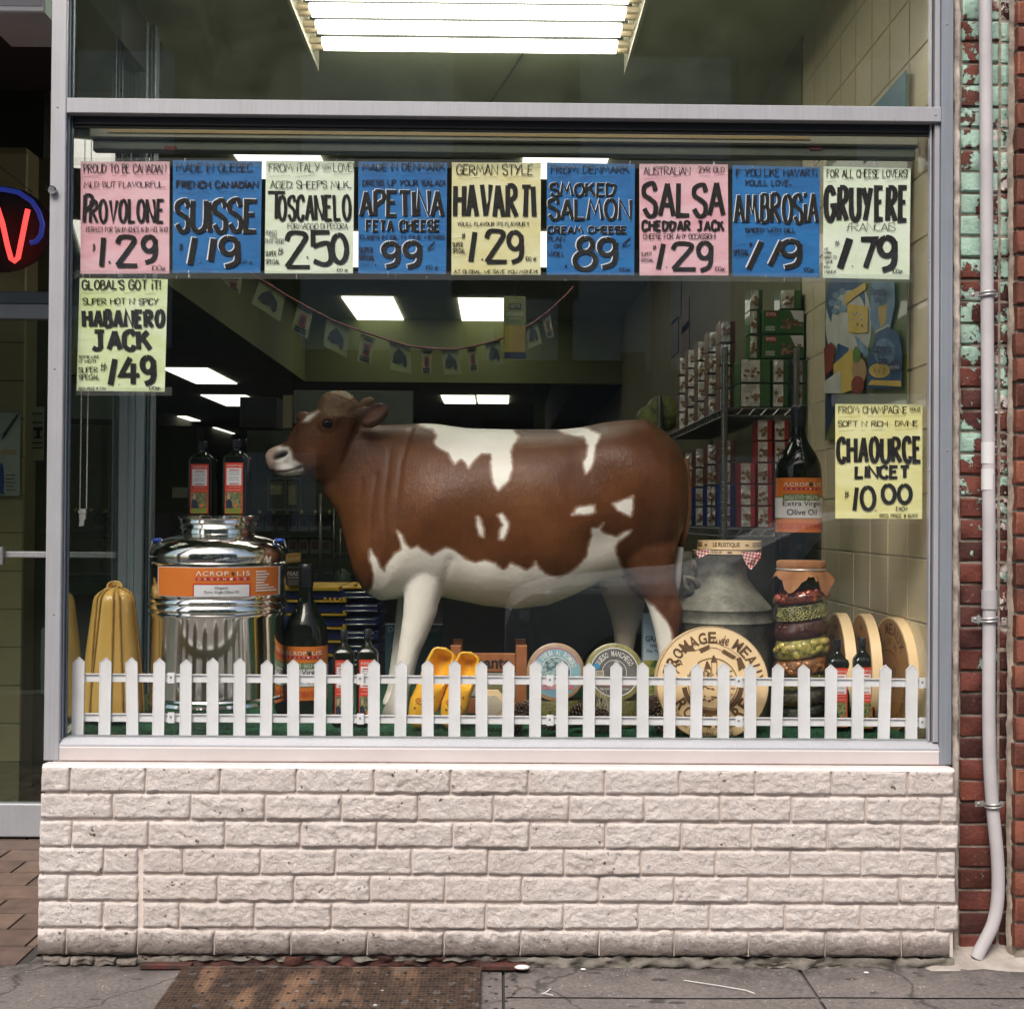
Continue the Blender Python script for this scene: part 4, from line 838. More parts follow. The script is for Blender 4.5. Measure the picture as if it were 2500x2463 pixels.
dn = np.sqrt(((co[:, 0] - xz(684, 1111, HY)[0]) / .020) ** 2 + ((co[:, 2] - xz(684, 1111, HY)[1] - .35 * (co[:, 0] - xz(684, 1111, HY)[0])) / .0095) ** 2)
dy -= np.where(near, .016, 0) * np.exp(-(dn ** 4) * .8)
dm = segd([(655, 1150), (672, 1153), (700, 1152), (722, 1146), (738, 1140)], HY); dy -= .0055 * np.exp(-(dm / .0035) ** 2)
dy += .003 * np.exp(-((segd([(665, 1101), (690, 1095), (706, 1102), (700, 1120)], HY) / .006) ** 2))
ex_, ez_ = xz(803, 1036, HY); de = np.hypot((co[:, 0] - ex_) * .8, co[:, 2] - ez_)
dy += .006 * np.exp(-((de - .0165) / .006) ** 2) * near - .010 * np.exp(-(de / .011) ** 2) * near
# ear cup
ea = np.hypot(((co[:, 0] - xz(918, 1012, HY)[0]) * math.cos(.6) + (co[:, 2] - xz(918, 1012, HY)[1]) * math.sin(.6)) / .042, ((co[:, 2] - xz(918, 1012, HY)[1]) * math.cos(.6) - (co[:, 0] - xz(918, 1012, HY)[0]) * math.sin(.6)) / .017)
ear = (co[:, 1] < YH - .083) & (ea < 1.15); dy -= np.where(ear, .006 * np.exp(-ea ** 4), 0)
# curls on the poll
pol = gauss(826, 985, .045, YH - .05)
crl = np.array([noise.noise((x * 90 + 2 * math.sin(z * 130), y * 60, z * 150)) for x, y, z in co[:, :3]]) if N < 160000 else np.zeros(N)
dy += np.clip(pol * 1.6, 0, 1) * .0028 * np.clip(crl * 2, -1, 1) * (co[:, 2] > xz(0, 1018, HY)[1])
co2 = co + no * dy[:, None]; cme.vertices.foreach_set('co', co2.reshape(-1).astype(np.float32))
W = [[(1010, 1025), (1020, 1034), (1052, 1042), (1064, 1061), (1058, 1080), (1067, 1092), (1096, 1108), (1105, 1127), (1112, 1135), (1127, 1124), (1137, 1131), (1144, 1146), (1161, 1121), (1175, 1108), (1199, 1109), (1199, 1155), (1206, 1182), (1216, 1198), (1230, 1186), (1243, 1172), (1250, 1148), (1247, 1104), (1254, 1083), (1268, 1066), (1257, 1049), (1245, 1015), (1010, 1000)],
 [(1366, 1044), (1375, 1052), (1397, 1059), (1428, 1066), (1435, 1087), (1431, 1114), (1422, 1131), (1429, 1155), (1441, 1144), (1450, 1117), (1453, 1090), (1465, 1073), (1467, 1062), (1448, 1051), (1440, 1040), (1400, 1030)],
 [(1393, 1257), (1404, 1240), (1448, 1233), (1450, 1250), (1438, 1255)], [(1492, 1230), (1539, 1213), (1541, 1240), (1537, 1262), (1520, 1254), (1506, 1247)],
 [(1163, 1264), (1170, 1260), (1182, 1291), (1180, 1312), (1170, 1305), (1166, 1284)], [(1214, 1257), (1226, 1254), (1242, 1278), (1237, 1302), (1229, 1317), (1218, 1315), (1221, 1295), (1228, 1280)]]
low = [(902, 1341), (919, 1363), (929, 1388), (938, 1396), (947, 1373), (966, 1350), (984, 1341), (978, 1318), (973, 1296), (984, 1306), (992, 1325), (1004, 1339), (1021, 1333), (1033, 1341), (1055, 1354), (1071, 1347), (1089, 1335), (1107, 1341), (1134, 1363), (1161, 1375), (1182, 1366), (1209, 1377), (1230, 1391), (1247, 1373), (1264, 1380), (1284, 1391), (1298, 1384), (1306, 1371), (1318, 1390), (1342, 1404), (1366, 1408), (1393, 1397), (1421, 1377), (1438, 1356), (1438, 1343), (1446, 1315), (1445, 1291), (1460, 1291), (1472, 1277), (1467, 1295), (1479, 1308), (1506, 1315), (1520, 1301), (1539, 1295), (1532, 1308), (1510, 1326), (1503, 1343), (1510, 1366), (1523, 1390), (1540, 1420), (1556, 1448), (1578, 1466), (1600, 1482), (1612, 1497), (1628, 1515), (1640, 1535), (1648, 1580), (1680, 1640), (1700, 1800), (880, 1800), (880, 1460), (903, 1436), (910, 1404), (900, 1366)]
pd = polyd(low)
for p_ in W: pd = np.maximum(pd, polyd(p_))
pd = np.maximum(pd, np.where(near | True, polyd([(738, 1030), (749, 1013), (777, 1002), (779, 1006), (756, 1027)], HY), -9))
hd = polyd([(640, 1080), (702, 1092), (713, 1102), (715, 1122), (738, 1132), (742, 1150), (730, 1158), (690, 1175), (640, 1180)], HY); pd = np.maximum(pd, hd)
hindbrown = (co[:, 0] > xz(1500, 0)[0]) & (co[:, 2] > xz(0, 1470)[1]); 
farleg = (co[:, 1] > .56) & (co[:, 0] > xz(1430, 0)[0]) & (co[:, 2] < xz(0, 1420)[1])
pink = np.exp(-(np.clip(polyd([(644, 1086), (668, 1092), (672, 1108), (662, 1150), (644, 1150)], HY), -9, 0) / .010) ** 2) + .9 * np.exp(-(dm / .006) ** 2) + .9 * np.where(ear, 1, 0) * np.exp(-ea ** 3) * .45 + .6 * farleg
dark = .55 * ((co[:, 1] < YH - .068) & (co[:, 0] > xz(880, 0, HY)[0]) & (co[:, 0] < xz(960, 0, HY)[0]) & (co[:, 2] > xz(0, 1050, HY)[1])) * (1 - np.exp(-ea ** 3) * np.where(ear, 1, 0)) + np.where(near, 1, 0) * np.exp(-(dn ** 6) * .5) + .6 * np.exp(-(dm / .003) ** 2)
for nm, arr in (('paint', pd), ('pink', pink), ('dark', dark), ('poll', np.clip(pol * 1.5, 0, 1) * (co[:, 2] > xz(0, 1012, HY)[1]))):
    a = cme.attributes.new(nm, 'FLOAT', 'POINT'); a.data.foreach_set('value', np.asarray(arr, np.float32))
m, t, b, pos = newmat('painted_fibreglass_cow')
def attr(n): a = nd(t, 'ShaderNodeAttribute', attribute_name=n); return a.outputs['Fac']
edge = mth(t, 'ADD', attr('paint'), mth(t, 'MULTIPLY', mth(t, 'SUBTRACT', noi(t, pos, 45, 4), .5), .012))
mp = nd(t, 'ShaderNodeMapRange'); mp.inputs[1].default_value = -.0065; mp.inputs[2].default_value = .0055; t.links.new(edge, mp.inputs[0])
br = ramp(t, noi(t, pos, 4, 7), [(.32, (.062, .020, .006)), (.68, (.150, .054, .016))])
wh = ramp(t, noi(t, pos, 8, 8), [(.3, (.80, .75, .65)), (.7, (.88, .85, .78))])
c = mixc(t, mp.outputs[0], br, wh)
mid = ramp(t, mp.outputs[0], [(.0, 0), (.35, .7), (.75, 0)]); c = mixc(t, mid, c, (.24, .085, .03))
c = mixc(t, mth(t, 'MULTIPLY', attr('poll'), .75, True), c, (.26, .165, .085)); c = mixc(t, mth(t, 'MULTIPLY', attr('pink'), .75, True), c, (.42, .22, .15)); c = mixc(t, mth(t, 'MULTIPLY', attr('dark'), 1, True), c, (.02, .008, .007))
t.links.new(c, b.inputs['Base Color']); b.inputs['Roughness'].default_value = .42; b.inputs['Specular IOR Level'].default_value = .3
mpp = nd(t, 'ShaderNodeMapping'); mpp.inputs['Scale'].default_value = (1, 1, .5); t.links.new(pos, mpp.inputs[0])
bump(t, b, mth(t, 'ADD', noi(t, mpp.outputs[0], 80, 5, .65, .8), noi(t, pos, 24, 5, .7)), .4, .0045)
cme.materials.clear(); cme.materials.append(m); cme.polygons.foreach_set('use_smooth', [True] * len(cme.polygons)); cme.name = 'cow_statue'
root = thing('cow_statue', (P(1250, 1700, YC).x, YC, FLZ), 'life-like brown and white cow statue standing in the shop window', 'cow statue')
cme.transform(Matrix.Translation(-root.location)); cb = bpy.data.objects.new('body', cme); COL.objects.link(cb); cb.parent = root
EYE = mat('glossy_eye', (.004, .003, .003), .12, spec=.3)
ec = P(802, 1036, YH - .082)
ecy = float(co[np.argmin((co[:, 0] - ex_) ** 2 + (co[:, 2] - ez_) ** 2 + (co[:, 1] > YH) * 9)][1])
MB().sph((ex_, ecy + .0065, ez_), .0155, 20, 12, (1.15, .8, .92)).build('eye', EYE, root, smooth=True)
# tail
tp = [(1668, 1120), (1678, 1180), (1680, 1240), (1674, 1290), (1662, 1335), (1655, 1380), (1653, 1420), (1655, 1452)]
mb = MB(); mb.tube([P(x, y, YC - .02) for x, y in tp[:5]], [.016, .013, .011, .010, .009], 12); mb.build('tail', mat('tail_brown', (.20, .085, .035), .5), root, smooth=True)
mb = MB(); mb.tube([P(x, y, YC - .02) for x, y in tp[4:]], [.009, .012, .012, .004], 12); mb.build('tail_switch', mat('tail_white', (.74, .70, .62), .5), root, smooth=True)
# ================================================================ DISPLAY FLOOR
df = MB().box(-1.18, WX, .008, 1.28, .02, FLZ - .012).build('display_platform', mat('dark_platform', (.03, .03, .028), .7)); df['kind'] = 'structure'
m, t, b, pos = newmat('green_turf'); t.links.new(ramp(t, noi(t, pos, 30, 6, .7), [(.3, (.008, .055, .025)), (.7, (.02, .125, .055))]), b.inputs['Base Color']); b.inputs['Roughness'].default_value = .8; bump(t, b, noi(t, pos, 400, 4), .8, .003); TURF = m
n, k_ = 120, 70; vs = []
def turf_z(x, y):
    e = min(1, max(0, (1.0 - y) / .5))
    return FLZ + .004 * noise.noise((x * 6, y * 8, 1)) + (.012 * max(0, noise.noise((x * 9, y * 14, 7))) if y < .12 else 0)
for j in range(k_ + 1):
    for i in range(n + 1):
        x = -1.17 + (WX + 1.16) * i / n; y = .016 + 1.24 * (j / k_) ** 1.6; vs.append((x, y, turf_z(x, y) - .003))
tg = MB().add(vs, [(j * (n + 1) + i, j * (n + 1) + i + 1, (j + 1) * (n + 1) + i + 1, (j + 1) * (n + 1) + i) for j in range(k_) for i in range(n)]).build('artificial_grass', TURF, smooth=True); tag(tg, 'green artificial grass mat covering the floor of the window display', 'artificial grass'); tg['kind'] = 'stuff'
mb = MB()
for i in range(15000):
    x = random.uniform(-1.16, WX - .01); y = .02 + .28 * random.random() ** 1.4; z = turf_z(x, y) - .003; h = random.uniform(.003, .007); a = random.uniform(0, 6.3); dx, dyy = math.cos(a) * .0007, math.sin(a) * .0007
    lx, ly = random.uniform(-.003, .003), random.uniform(-.003, .002); mb.add([(x - dx, y - dyy, z), (x + dx, y + dyy, z), (x + lx, y + ly, z + h)], [(0, 1, 2)])
o = mb.build('grass_blades', TURF, tg, kind='stuff')
# ================================================================ PICKET FENCE
FW = mat('white_fence_plastic', (.87, .87, .90), .38, col2=(.78, .78, .79), vs=11); fy = .036
pf = thing('picket_fence', (0, fy, FLZ), 'low white plastic picket fence along the bottom of the window', 'picket fence')
NP = 32
for i in range(NP):
    px = 190.5 + i * 65.66; u = i / (NP - 1); yt = 1605 + 17 * u + random.uniform(-2, 2); yb = 1799 + 13 * u + (3 if i % 5 == 2 else 0)
    tl = random.uniform(-.011, .011) + (.03 if i in (2,) else 0) + (-.02 if i in (26, 30) else 0)
    hw = 14.3; s_ = SCL(fy - .006); c = P(px, 1700, fy - .006); zt = P(px, yt, fy - .006).z; zb = P(px, yb, fy - .006).z; sh = 13 * s_; w_ = hw * s_
    zm = (zt + zb) / 2
    def fn(a, b_, d, c=c, tl=tl, zm=zm): return Vector((c.x + a - (b_ - zm) * tl, fy - .006 + d, b_))
    po = [(-w_ + .002, zb), (w_ - .002, zb), (w_, zb + .003), (w_, zt - sh), (0, zt), (-w_, zt - sh), (-w_, zb + .003)]
    pin = [(a * .86, zb + .002 + (b_ - zb) * .985) for a, b_ in po]
    mb = MB(); n = len(po)
    fr_ = [fn(a, b_, -.0006) for a, b_ in po] + [fn(a, b_, -.0006) for a, b_ in pin] + [fn(a, b_, .0007) for a, b_ in pin] + [fn(a, b_, .006) for a, b_ in po]
    fs = [tuple(range(2 * n, 3 * n)), tuple(range(4 * n - 1, 3 * n - 1, -1))]
    for j in range(n):
        q = (j + 1) % n; fs += [(j, q, n + q, n + j), (n + j, n + q, 2 * n + q, 2 * n + j), (j, 3 * n + j, 3 * n + q, q)]
    mb.add(fr_, fs); mb.build('picket', FW, pf)
for y0, y1 in ((1643, 1663), (1740, 1760)):
    a = P(205, (y0 + y1) / 2 + 1, fy); c_ = P(2258, (y0 + y1) / 2 + 14, fy); h = (y1 - y0) / 2 * SCL(fy)
    for z_, hh, yy, nm in ((0, h, .002, 'rail'), (h - .001, .0012, -.0028, 'rail_lip')):
        mb = MB(); mid = (a + c_) / 2 + Vector((0, yy + .0025, z_)); mb.obox(mid, (c_ - a) / 2, (0, .002 if nm == 'rail' else .0015, 0), (0, 0, hh)); mb.build(nm, FW, pf)
    for px in (418, 880, 1343, 1804, 2252):
        u = (px - 200) / 2060; p = P(px, (y0 + y1) / 2 + 14 * u, fy - .0045); mb = MB(); mb.obox(p, (.009, 0, 0), (0, .002, 0), (0, 0, h + .003)); cc = mb.build('clip', FW, pf)
        MB().obox(p + Vector((-.001, -.0022, .002)), (.003, 0, 0), (0, .0006, 0), (0, 0, .003)).build('slot', mat('clip_shadow', (.35, .34, .34), .6), cc)
# ================================================================ STEEL OIL DRUM
CHR = None
m, t, b, pos = newmat('polished_steel'); b.inputs['Metallic'].default_value = 1; b.inputs['Roughness'].default_value = .10; b.inputs['Base Color'].default_value = (.86, .85, .80, 1); bump(t, b, noi(t, pos, 7, 2), .12, .004); CHR = m
OR = mat('orange_label', (.62, .17, .022), .45, col2=(.60, .16, .02)); WL = mat('white_label', (.74, .74, .76), .45); BL = mat('black_print', (.02, .02, .02), .5); RD = mat('red_print', (.50, .02, .02), .45); GRN = mat('green_print', (.10, .19, .04), .5); WP = mat('white_print', (.82, .80, .76), .5); RL = mat('red_label', (.62, .05, .02), .42)
DY = .345; dc = P(532, 1500, DY); s_ = SCL(DY)
def Z(py, y=DY): return P(532, py, y).z
dr = thing('oil_drum', (dc.x, DY, FLZ), 'polished steel drum of olive oil with orange label and blue handles', 'steel drum')
prof = [(90, 1258), (96, 1260), (96, 1266), (90, 1270), (92, 1277), (88, 1281), (92, 1289), (86, 1294), (88, 1302), (104, 1307), (132, 1317), (152, 1331), (160, 1345), (162, 1352), (160, 1369), (164, 1372), (161, 1376), (161, 1450), (160, 1454), (163, 1458), (164, 1464), (159, 1469), (163, 1475), (164, 1481), (159, 1487), (163, 1492), (163, 1497), (160, 1502), (160, 1690), (163, 1694), (160, 1700), (163, 1707), (160, 1713), (160, 1764), (163, 1768), (163, 1776), (160, 1784)]
pr_ = [(r * s_, Z(y)) for r, y in prof]; pr_.append((pr_[-1][0], FLZ + .001))
MB().lathe([(.001, pr_[0][1] - .004)] + [(pr_[0][0] - .004, pr_[0][1] - .004)] + pr_, (dc.x, DY), 96).build('body', CHR, dr, smooth='auto')
def cyl(cx, cy, r, px0, s, flip=False):     # label coordinates -> cylinder: a metres along the arc, b height
    def fn(a, b_, d):
        th_ = a / r; return Vector((cx + (r - d) * math.sin(th_), cy - (r - d) * math.cos(th_), b_))
    return fn
def patch(mb, fn, a0, a1, b0, b1, d, n=16):
    vs = [];
    for i in range(n + 1):
        a = a0 + (a1 - a0) * i / n; vs += [fn(a, b0, d), fn(a, b1, d)]
    mb.add(vs, [(2 * i, 2 * i + 2, 2 * i + 3, 2 * i + 1) for i in range(n)])
Rl = 164 * s_; f2 = cyl(dc.x, DY, Rl, 0, 0)
def A(px): return Rl * math.asin(max(-1, min(1, (px - 532) / 164)))
z0, z1 = Z(1447), Z(1378)
mb = MB(); patch(mb, f2, A(418), A(690), z0, z1, 0, 30); lb = mb.build('label', WL, dr, smooth=True)
mb = MB(); patch(mb, f2, A(420), A(687), z0 + .0015, z1 - .0015, -.0005, 30); mb.build('orange_field', OR, lb, smooth=True)
mb = MB(); patch(mb, f2, A(511), A(636), z0 + .001, Z(1416), -.001); patch(mb, f2, A(517), A(634), Z(1409), Z(1402), -.001); mb.build('red_band', RD, lb, smooth=True)
mb = MB(); patch(mb, f2, A(514), A(633), z0 + .001, Z(1419), -.0015); mb.build('white_field', WL, lb, smooth=True)
mb = MB(); 
for s__, xa, xb in (('ΛCROP', 518, 590), ('LIS', 608, 634)): print_text(mb, s__, f2, A(xa), Z(1398), A(xb), Z(1387), -.002, sp=1.15)
for i_, ch in enumerate('ORGANICS'): print_text(mb, ch, f2, A(523 + i_ * 14), Z(1408), A(529 + i_ * 14), Z(1403), -.002)
for i_, w_ in enumerate((20, 25, 22, 18, 16, 24, 34, 38)): patch(mb, f2, A(646), A(646 + w_), Z(1391 + i_ * 6.4), Z(1388 + i_ * 6.4), -.0015, 4)
mb.build('white_lettering', WP, lb)
mb = MB(); print_text(mb, 'Organic', f2, A(561), Z(1431), A(590), Z(1422), -.002); print_text(mb, 'Extra Virgin Olive Oil', f2, A(538), Z(1441), A(612), Z(1432), -.002); mb.build('black_lettering', BL, lb)
mb = MB(); c_ = f2(A(599), Z(1392), -.002); mb.sph(c_, .0045, 10, 6, (1, .2, 1.1)); mb.build('olive_mark', mat('olive_mark', (.05, .05, .02), .5), lb, smooth=True)
BLUE = mat('blue_handle', (.02, .07, .38), .35)
for sg, px in ((-1, 395), (1, 672)):
    h = MB(); p = P(px, 1340, DY - .03 if sg < 0 else DY)
    q = [p + Vector((sg * .0 + dx, 0, dz)) for dx, dz in ((-.022 * -sg * 1, -.002), (-.012 * -sg, .020), (.0 + sg * .012, .028), (sg * .034, .026), (sg * .040, .006))]
    q = [p + Vector((sg * a_, .0, z_)) for a_, z_ in ((-.020, -.004), (-.012, .018), (.0, .026), (.026, .024), (.032, .004))]
    hh = MB().tube(q, .0035, 10).build('handle', CHR, dr, smooth=True); MB().tube([q[2] + Vector((0, 0, 0)), q[3]], .0065, 12).build('grip', BLUE, hh, smooth=True)
# ================================================================ BOTTLES
BG = mat('dark_bottle_glass', (.006, .009, .004), .05, spec=.35, col2=(.004, .006, .003)); CAPM = mat('black_cap', (.008, .009, .012), .35)
def rrect(w_, n=4, r=.35):      # rounded square ring of half width w_
    out = []
    for q in range(4):
        for i in range(n + 1):
            a = math.pi / 2 * (q + i / n); cx = w_ * (1 - r) * (1 if q in (0, 3) else -1); cy = w_ * (1 - r) * (1 if q in (0, 1) else -1); out.append((cx + w_ * r * math.cos(a), cy + w_ * r * math.sin(a)))
    return out
def square_bottle(pxc, pxw, ytop, ybot, y, label, name='oil_bottle', zb=None, rot=0.0):
    c = P(pxc, ybot, y); s = SCL(y); z1 = P(pxc, ytop, y).z; z0 = c.z if zb is None else zb; H = z1 - z0; w_ = pxw / 2 * s
    t_ = thing(name, (c.x, y, z0), label, 'bottle', 'square bottles of olive oil'); mb = MB(); rs = []
    for f, k, rr in ((0, .93, .3), (.01, 1, .3), (.73, 1, .3), (.775, .93, .4), (.81, .66, .7), (.845, .38, 1), (.87, .31, 1), (.90, .29, 1), (.905, .34, 1), (.915, .29, 1)):
        rs.append([(c.x + a, y + b_, z0 + f * H) for a, b_ in rrect(w_ * k, 4, rr)])
    mb.rings(rs); mb.build('glass', BG, t_, smooth='auto')
    MB().lathe([(w_ * .36, z0 + .90 * H), (w_ * .36, z0 + .995 * H), (w_ * .33, z1)], (c.x, y), 20).build('cap', CAPM, t_, smooth='auto')
    def fn(a, b_, d): return Vector((c.x + a * w_, y - w_ - .0008 + d, z0 + b_ * H))
    def rect(a0, a1, b0, b1, d, m, nm, par): o = MB().add([fn(a0, b0, d), fn(a1, b0, d), fn(a1, b1, d), fn(a0, b1, d)], [(0, 1, 2, 3)]).build(nm, m, par); return o
    l = MB().add([fn(-.70, .03, .0), fn(.70, .03, 0), fn(.70, .69, 0), fn(-.70, .69, 0), fn(-.70, .03, .0007), fn(.70, .03, .0007), fn(.70, .69, .0007), fn(-.70, .69, .0007)], [(0, 1, 2, 3), (0, 4, 5, 1), (1, 5, 6, 2), (2, 6, 7, 3), (3, 7, 4, 0)]).build('label', RL, t_)
    rect(-.56, .58, .40, .62, -.0004, WL, 'white_panel', l); rect(-.64, .60, .10, .31, -.0004, mat('photo_olive_trees', (.22, .22, .09), .6, col2=(.06, .08, .03), vs=160, lo=.45, hi=.55), 'photo', l); rect(-.64, .60, .035, .098, -.0004, mat('lime_band', (.20, .24, .03), .5), 'green_band', l)
    mb = MB(); print_text(mb, 'ΛCROP LIS', fn, -.55, .637, .58, .665, -.0006); print_text(mb, 'Produzione Agricoltura', fn, -.4, .367, .5, .382, -.0006); print_text(mb, 'Agricoltura Bio-Autentica', fn, -.52, .33, .56, .345, -.0006)
    mb.build('white_lettering', WP, l)
    mb = MB()
    for i_, (s2, b_) in enumerate((('Extra Virgin', .560), ('Olive Oil', .530), ("Huile d'Olive", .485), ('Extra Vierge', .455))): print_text(mb, s2, fn, -.38, b_, .40, b_ + .022, -.0008)
    mb.build('black_lettering', mat('grey_print', (.10, .10, .10), .5), l)
    mb = MB()
    for b0 in (.588, .412): mb.add([fn(-.35, b0, -.0006), fn(.40, b0, -.0006), fn(.40, b0 + .012, -.0006), fn(-.35, b0 + .012, -.0006)], [(0, 1, 2, 3)])
    mb.build('red_stripe', RD, l)
    # little portrait on the photo: dark jumper and pale head
    mb = MB(); mb.add([fn(-.6, .10, -.0006), fn(-.05, .10, -.0006), fn(-.12, .18, -.0006), (fn(-.3, .215, -.0006)), fn(-.6, .20, -.0006)], [(0, 1, 2, 3, 4)]); mb.build('jumper', mat('navy_print', (.015, .02, .04), .6), l)
    mb = MB(); cc = fn(-.38, .252, -.0006); mb.add([cc + Vector((.13 * w_ * math.cos(a), -.0002, .036 * H * math.sin(a))) for a in [i * math.pi / 6 for i in range(12)]], [tuple(range(12))]); mb.build('face', mat('skin_print', (.45, .30, .22), .6), l)
    mb = MB(); cc = fn(.18, .14, -.0008); mb.add([cc + Vector((.14 * w_ * math.cos(a), 0, .026 * H * math.sin(a))) for a in [i * math.pi / 6 for i in range(12)]], [tuple(range(12))]); mb.build('seal', mat('orange_seal', (.6, .16, .02), .5), l)
    return t_
zrim = Z(1262)
cv = MB().lathe([(.001, zrim - .006), (90 * s_, zrim - .006), (90 * s_, zrim + .002), (.001, zrim + .003)], (dc.x, DY), 48).build('drum_cover', CHR, dr, smooth='auto')
square_bottle(494, 62, 1078, 1260, DY - .02, 'square olive oil bottle with red label on the drum, left of the pair', zb=zrim + .003)
square_bottle(577, 62, 1073, 1260, DY - .02, 'square olive oil bottle with red label on the drum, right of the pair', zb=zrim + .003)
def fb(px, y): return CZ - .59
for pxc, y, yt, lab in ((838, .24, 1537, 'small square oil bottle behind the fence, left of the pair before the crates'), (896, .24, 1535, 'small square oil bottle behind the fence, right of the pair before the crates'), (2043, .22, 1560, 'small square oil bottle before the wooden boxes, left of the pair at right'), (2104, .20, 1556, 'small square oil bottle before the wooden boxes, right of the pair at right')):
    square_bottle(pxc, 50 if pxc < 1000 else 52, yt, 1790, y, lab, zb=FLZ + .002)
def big_bottle(pxc, hw, ytop, ylab, ylab2, y, zbase, label, sh=1.0):
    s = SCL(y); c = P(pxc, ytop, y); t_ = thing('magnum_bottle', (c.x, y, zbase), label, 'bottle', 'giant round bottles of olive oil'); z = lambda py: P(pxc, py, y).z
    w_ = hw * s; zt = z(ytop); zl = z(ylab)
    H = zt - zl
    pf_ = [(w_ * .96, zbase), (w_, zbase + .01), (w_, zl), (w_ * .995, zl + .10 * H), (w_ * .94, zl + .20 * H), (w_ * .80, zl + .31 * H), (w_ * .60, zl + .41 * H), (w_ * .44, zl + .49 * H), (w_ * .34, zl + .57 * H), (w_ * .30, zl + .66 * H), (w_ * .29, zl + .93 * H), (w_ * .33, zl + .935 * H), (w_ * .33, zl + .985 * H), (w_ * .28, zt)]
    MB().lathe(pf_, (c.x, y), 64).build('glass', BG, t_, smooth='auto')
    MB().lathe([(w_ * .315, zl + .72 * H), (w_ * .345, zl + .93 * H), (w_ * .345, zt - .004), (w_ * .30, zt + .001)], (c.x, y), 32).build('capsule', CAPM, t_, smooth='auto')
    Rr = w_ + .001; fn0 = cyl(c.x, y, Rr, 0, 0); z2 = z(ylab2); hL = zl - z2
    fn = lambda a, b_, d: fn0(Rr * math.asin(max(-.999, min(.999, a))) , z2 + b_ * hL, d)
    def band(a0, a1, b0, b1, d, m, nm, par):
        mb = MB(); vs = []; n = 24; A0, A1 = math.asin(a0), math.asin(a1)
        for i in range(n + 1):
            th_ = A0 + (A1 - A0) * i / n; vs += [fn0(Rr * th_, z2 + b0 * hL, d), fn0(Rr * th_, z2 + b1 * hL, d)]
        mb.add(vs, [(2 * i, 2 * i + 2, 2 * i + 3, 2 * i + 1) for i in range(n)]); return mb.build(nm, m, par, smooth=True)
    l = band(-.999, .999, 0, 1, 0, OR, 'label', t_); band(-.999, .999, .25, .655, -.0005, GRN, 'green_edge', l); band(-.999, .999, .265, .635, -.001, WL, 'white_field', l); band(-.80, .72, .585, .70, -.0015, GRN, 'green_banner', l); band(-.78, .76, .775, .82, -.001, RD, 'red_band', l)
    mb = MB(); print_text(mb, 'ΛCROP', fn, -.78, .84, .18, .915, -.002, sp=1.1); print_text(mb, 'LIS', fn, .42, .84, .78, .915, -.002, sp=1.1)
    for i_, ch in enumerate('ORGANICS'): print_text(mb, ch, fn, -.72 + i_ * .19, .783, -.65 + i_ * .19, .812, -.002)
    print_text(mb, 'SINGLE ESTATE • SINGLE MILL', fn, -.74, .605, .66, .68, -.0025); mb.build('white_lettering', WP, l)
    mb = MB(); print_text(mb, 'Extra Virgin', fn, -.80, .455, .76, .575, -.002, bold=.006); print_text(mb, 'Olive Oil', fn, -.66, .315, .56, .425, -.002, bold=.006); mb.build('black_lettering', BL, l)
    mb = MB(); print_text(mb, 'THE OLDEST OLIVE TREE IN THE WORLD', fn, -.97, .06, .97, .165, -.0015, bold=.01); mb.build('red_lettering', RD, l)
    cc = fn(.30, .885, -.0015); MB().sph(cc, .0065, 10, 6, (1, .3, 1.1)).build('olive_mark', MC['olive_mark'], l, smooth=True)
    return t_
B1Y = .42
b1t = big_bottle(748, 54, 1378, 1573, 1702, .42, FLZ + .001, 'giant olive oil bottle on the floor beside the steel drum')
s5 = .60
pdst = MB().box(P(1888, 1500, s5).x, P(2012, 1500, s5).x, s5 - .075, s5 + .085, FLZ - .002, FLZ + .27).build('black_plinth', CAPM); tag(pdst, 'dark plinth under the giant bottle, mostly hidden behind the pickle jar', 'plinth')
big_bottle(1950, 56, 992, 1168, 1299, s5, FLZ + .271, 'giant olive oil bottle with orange label before the wire rack at right')
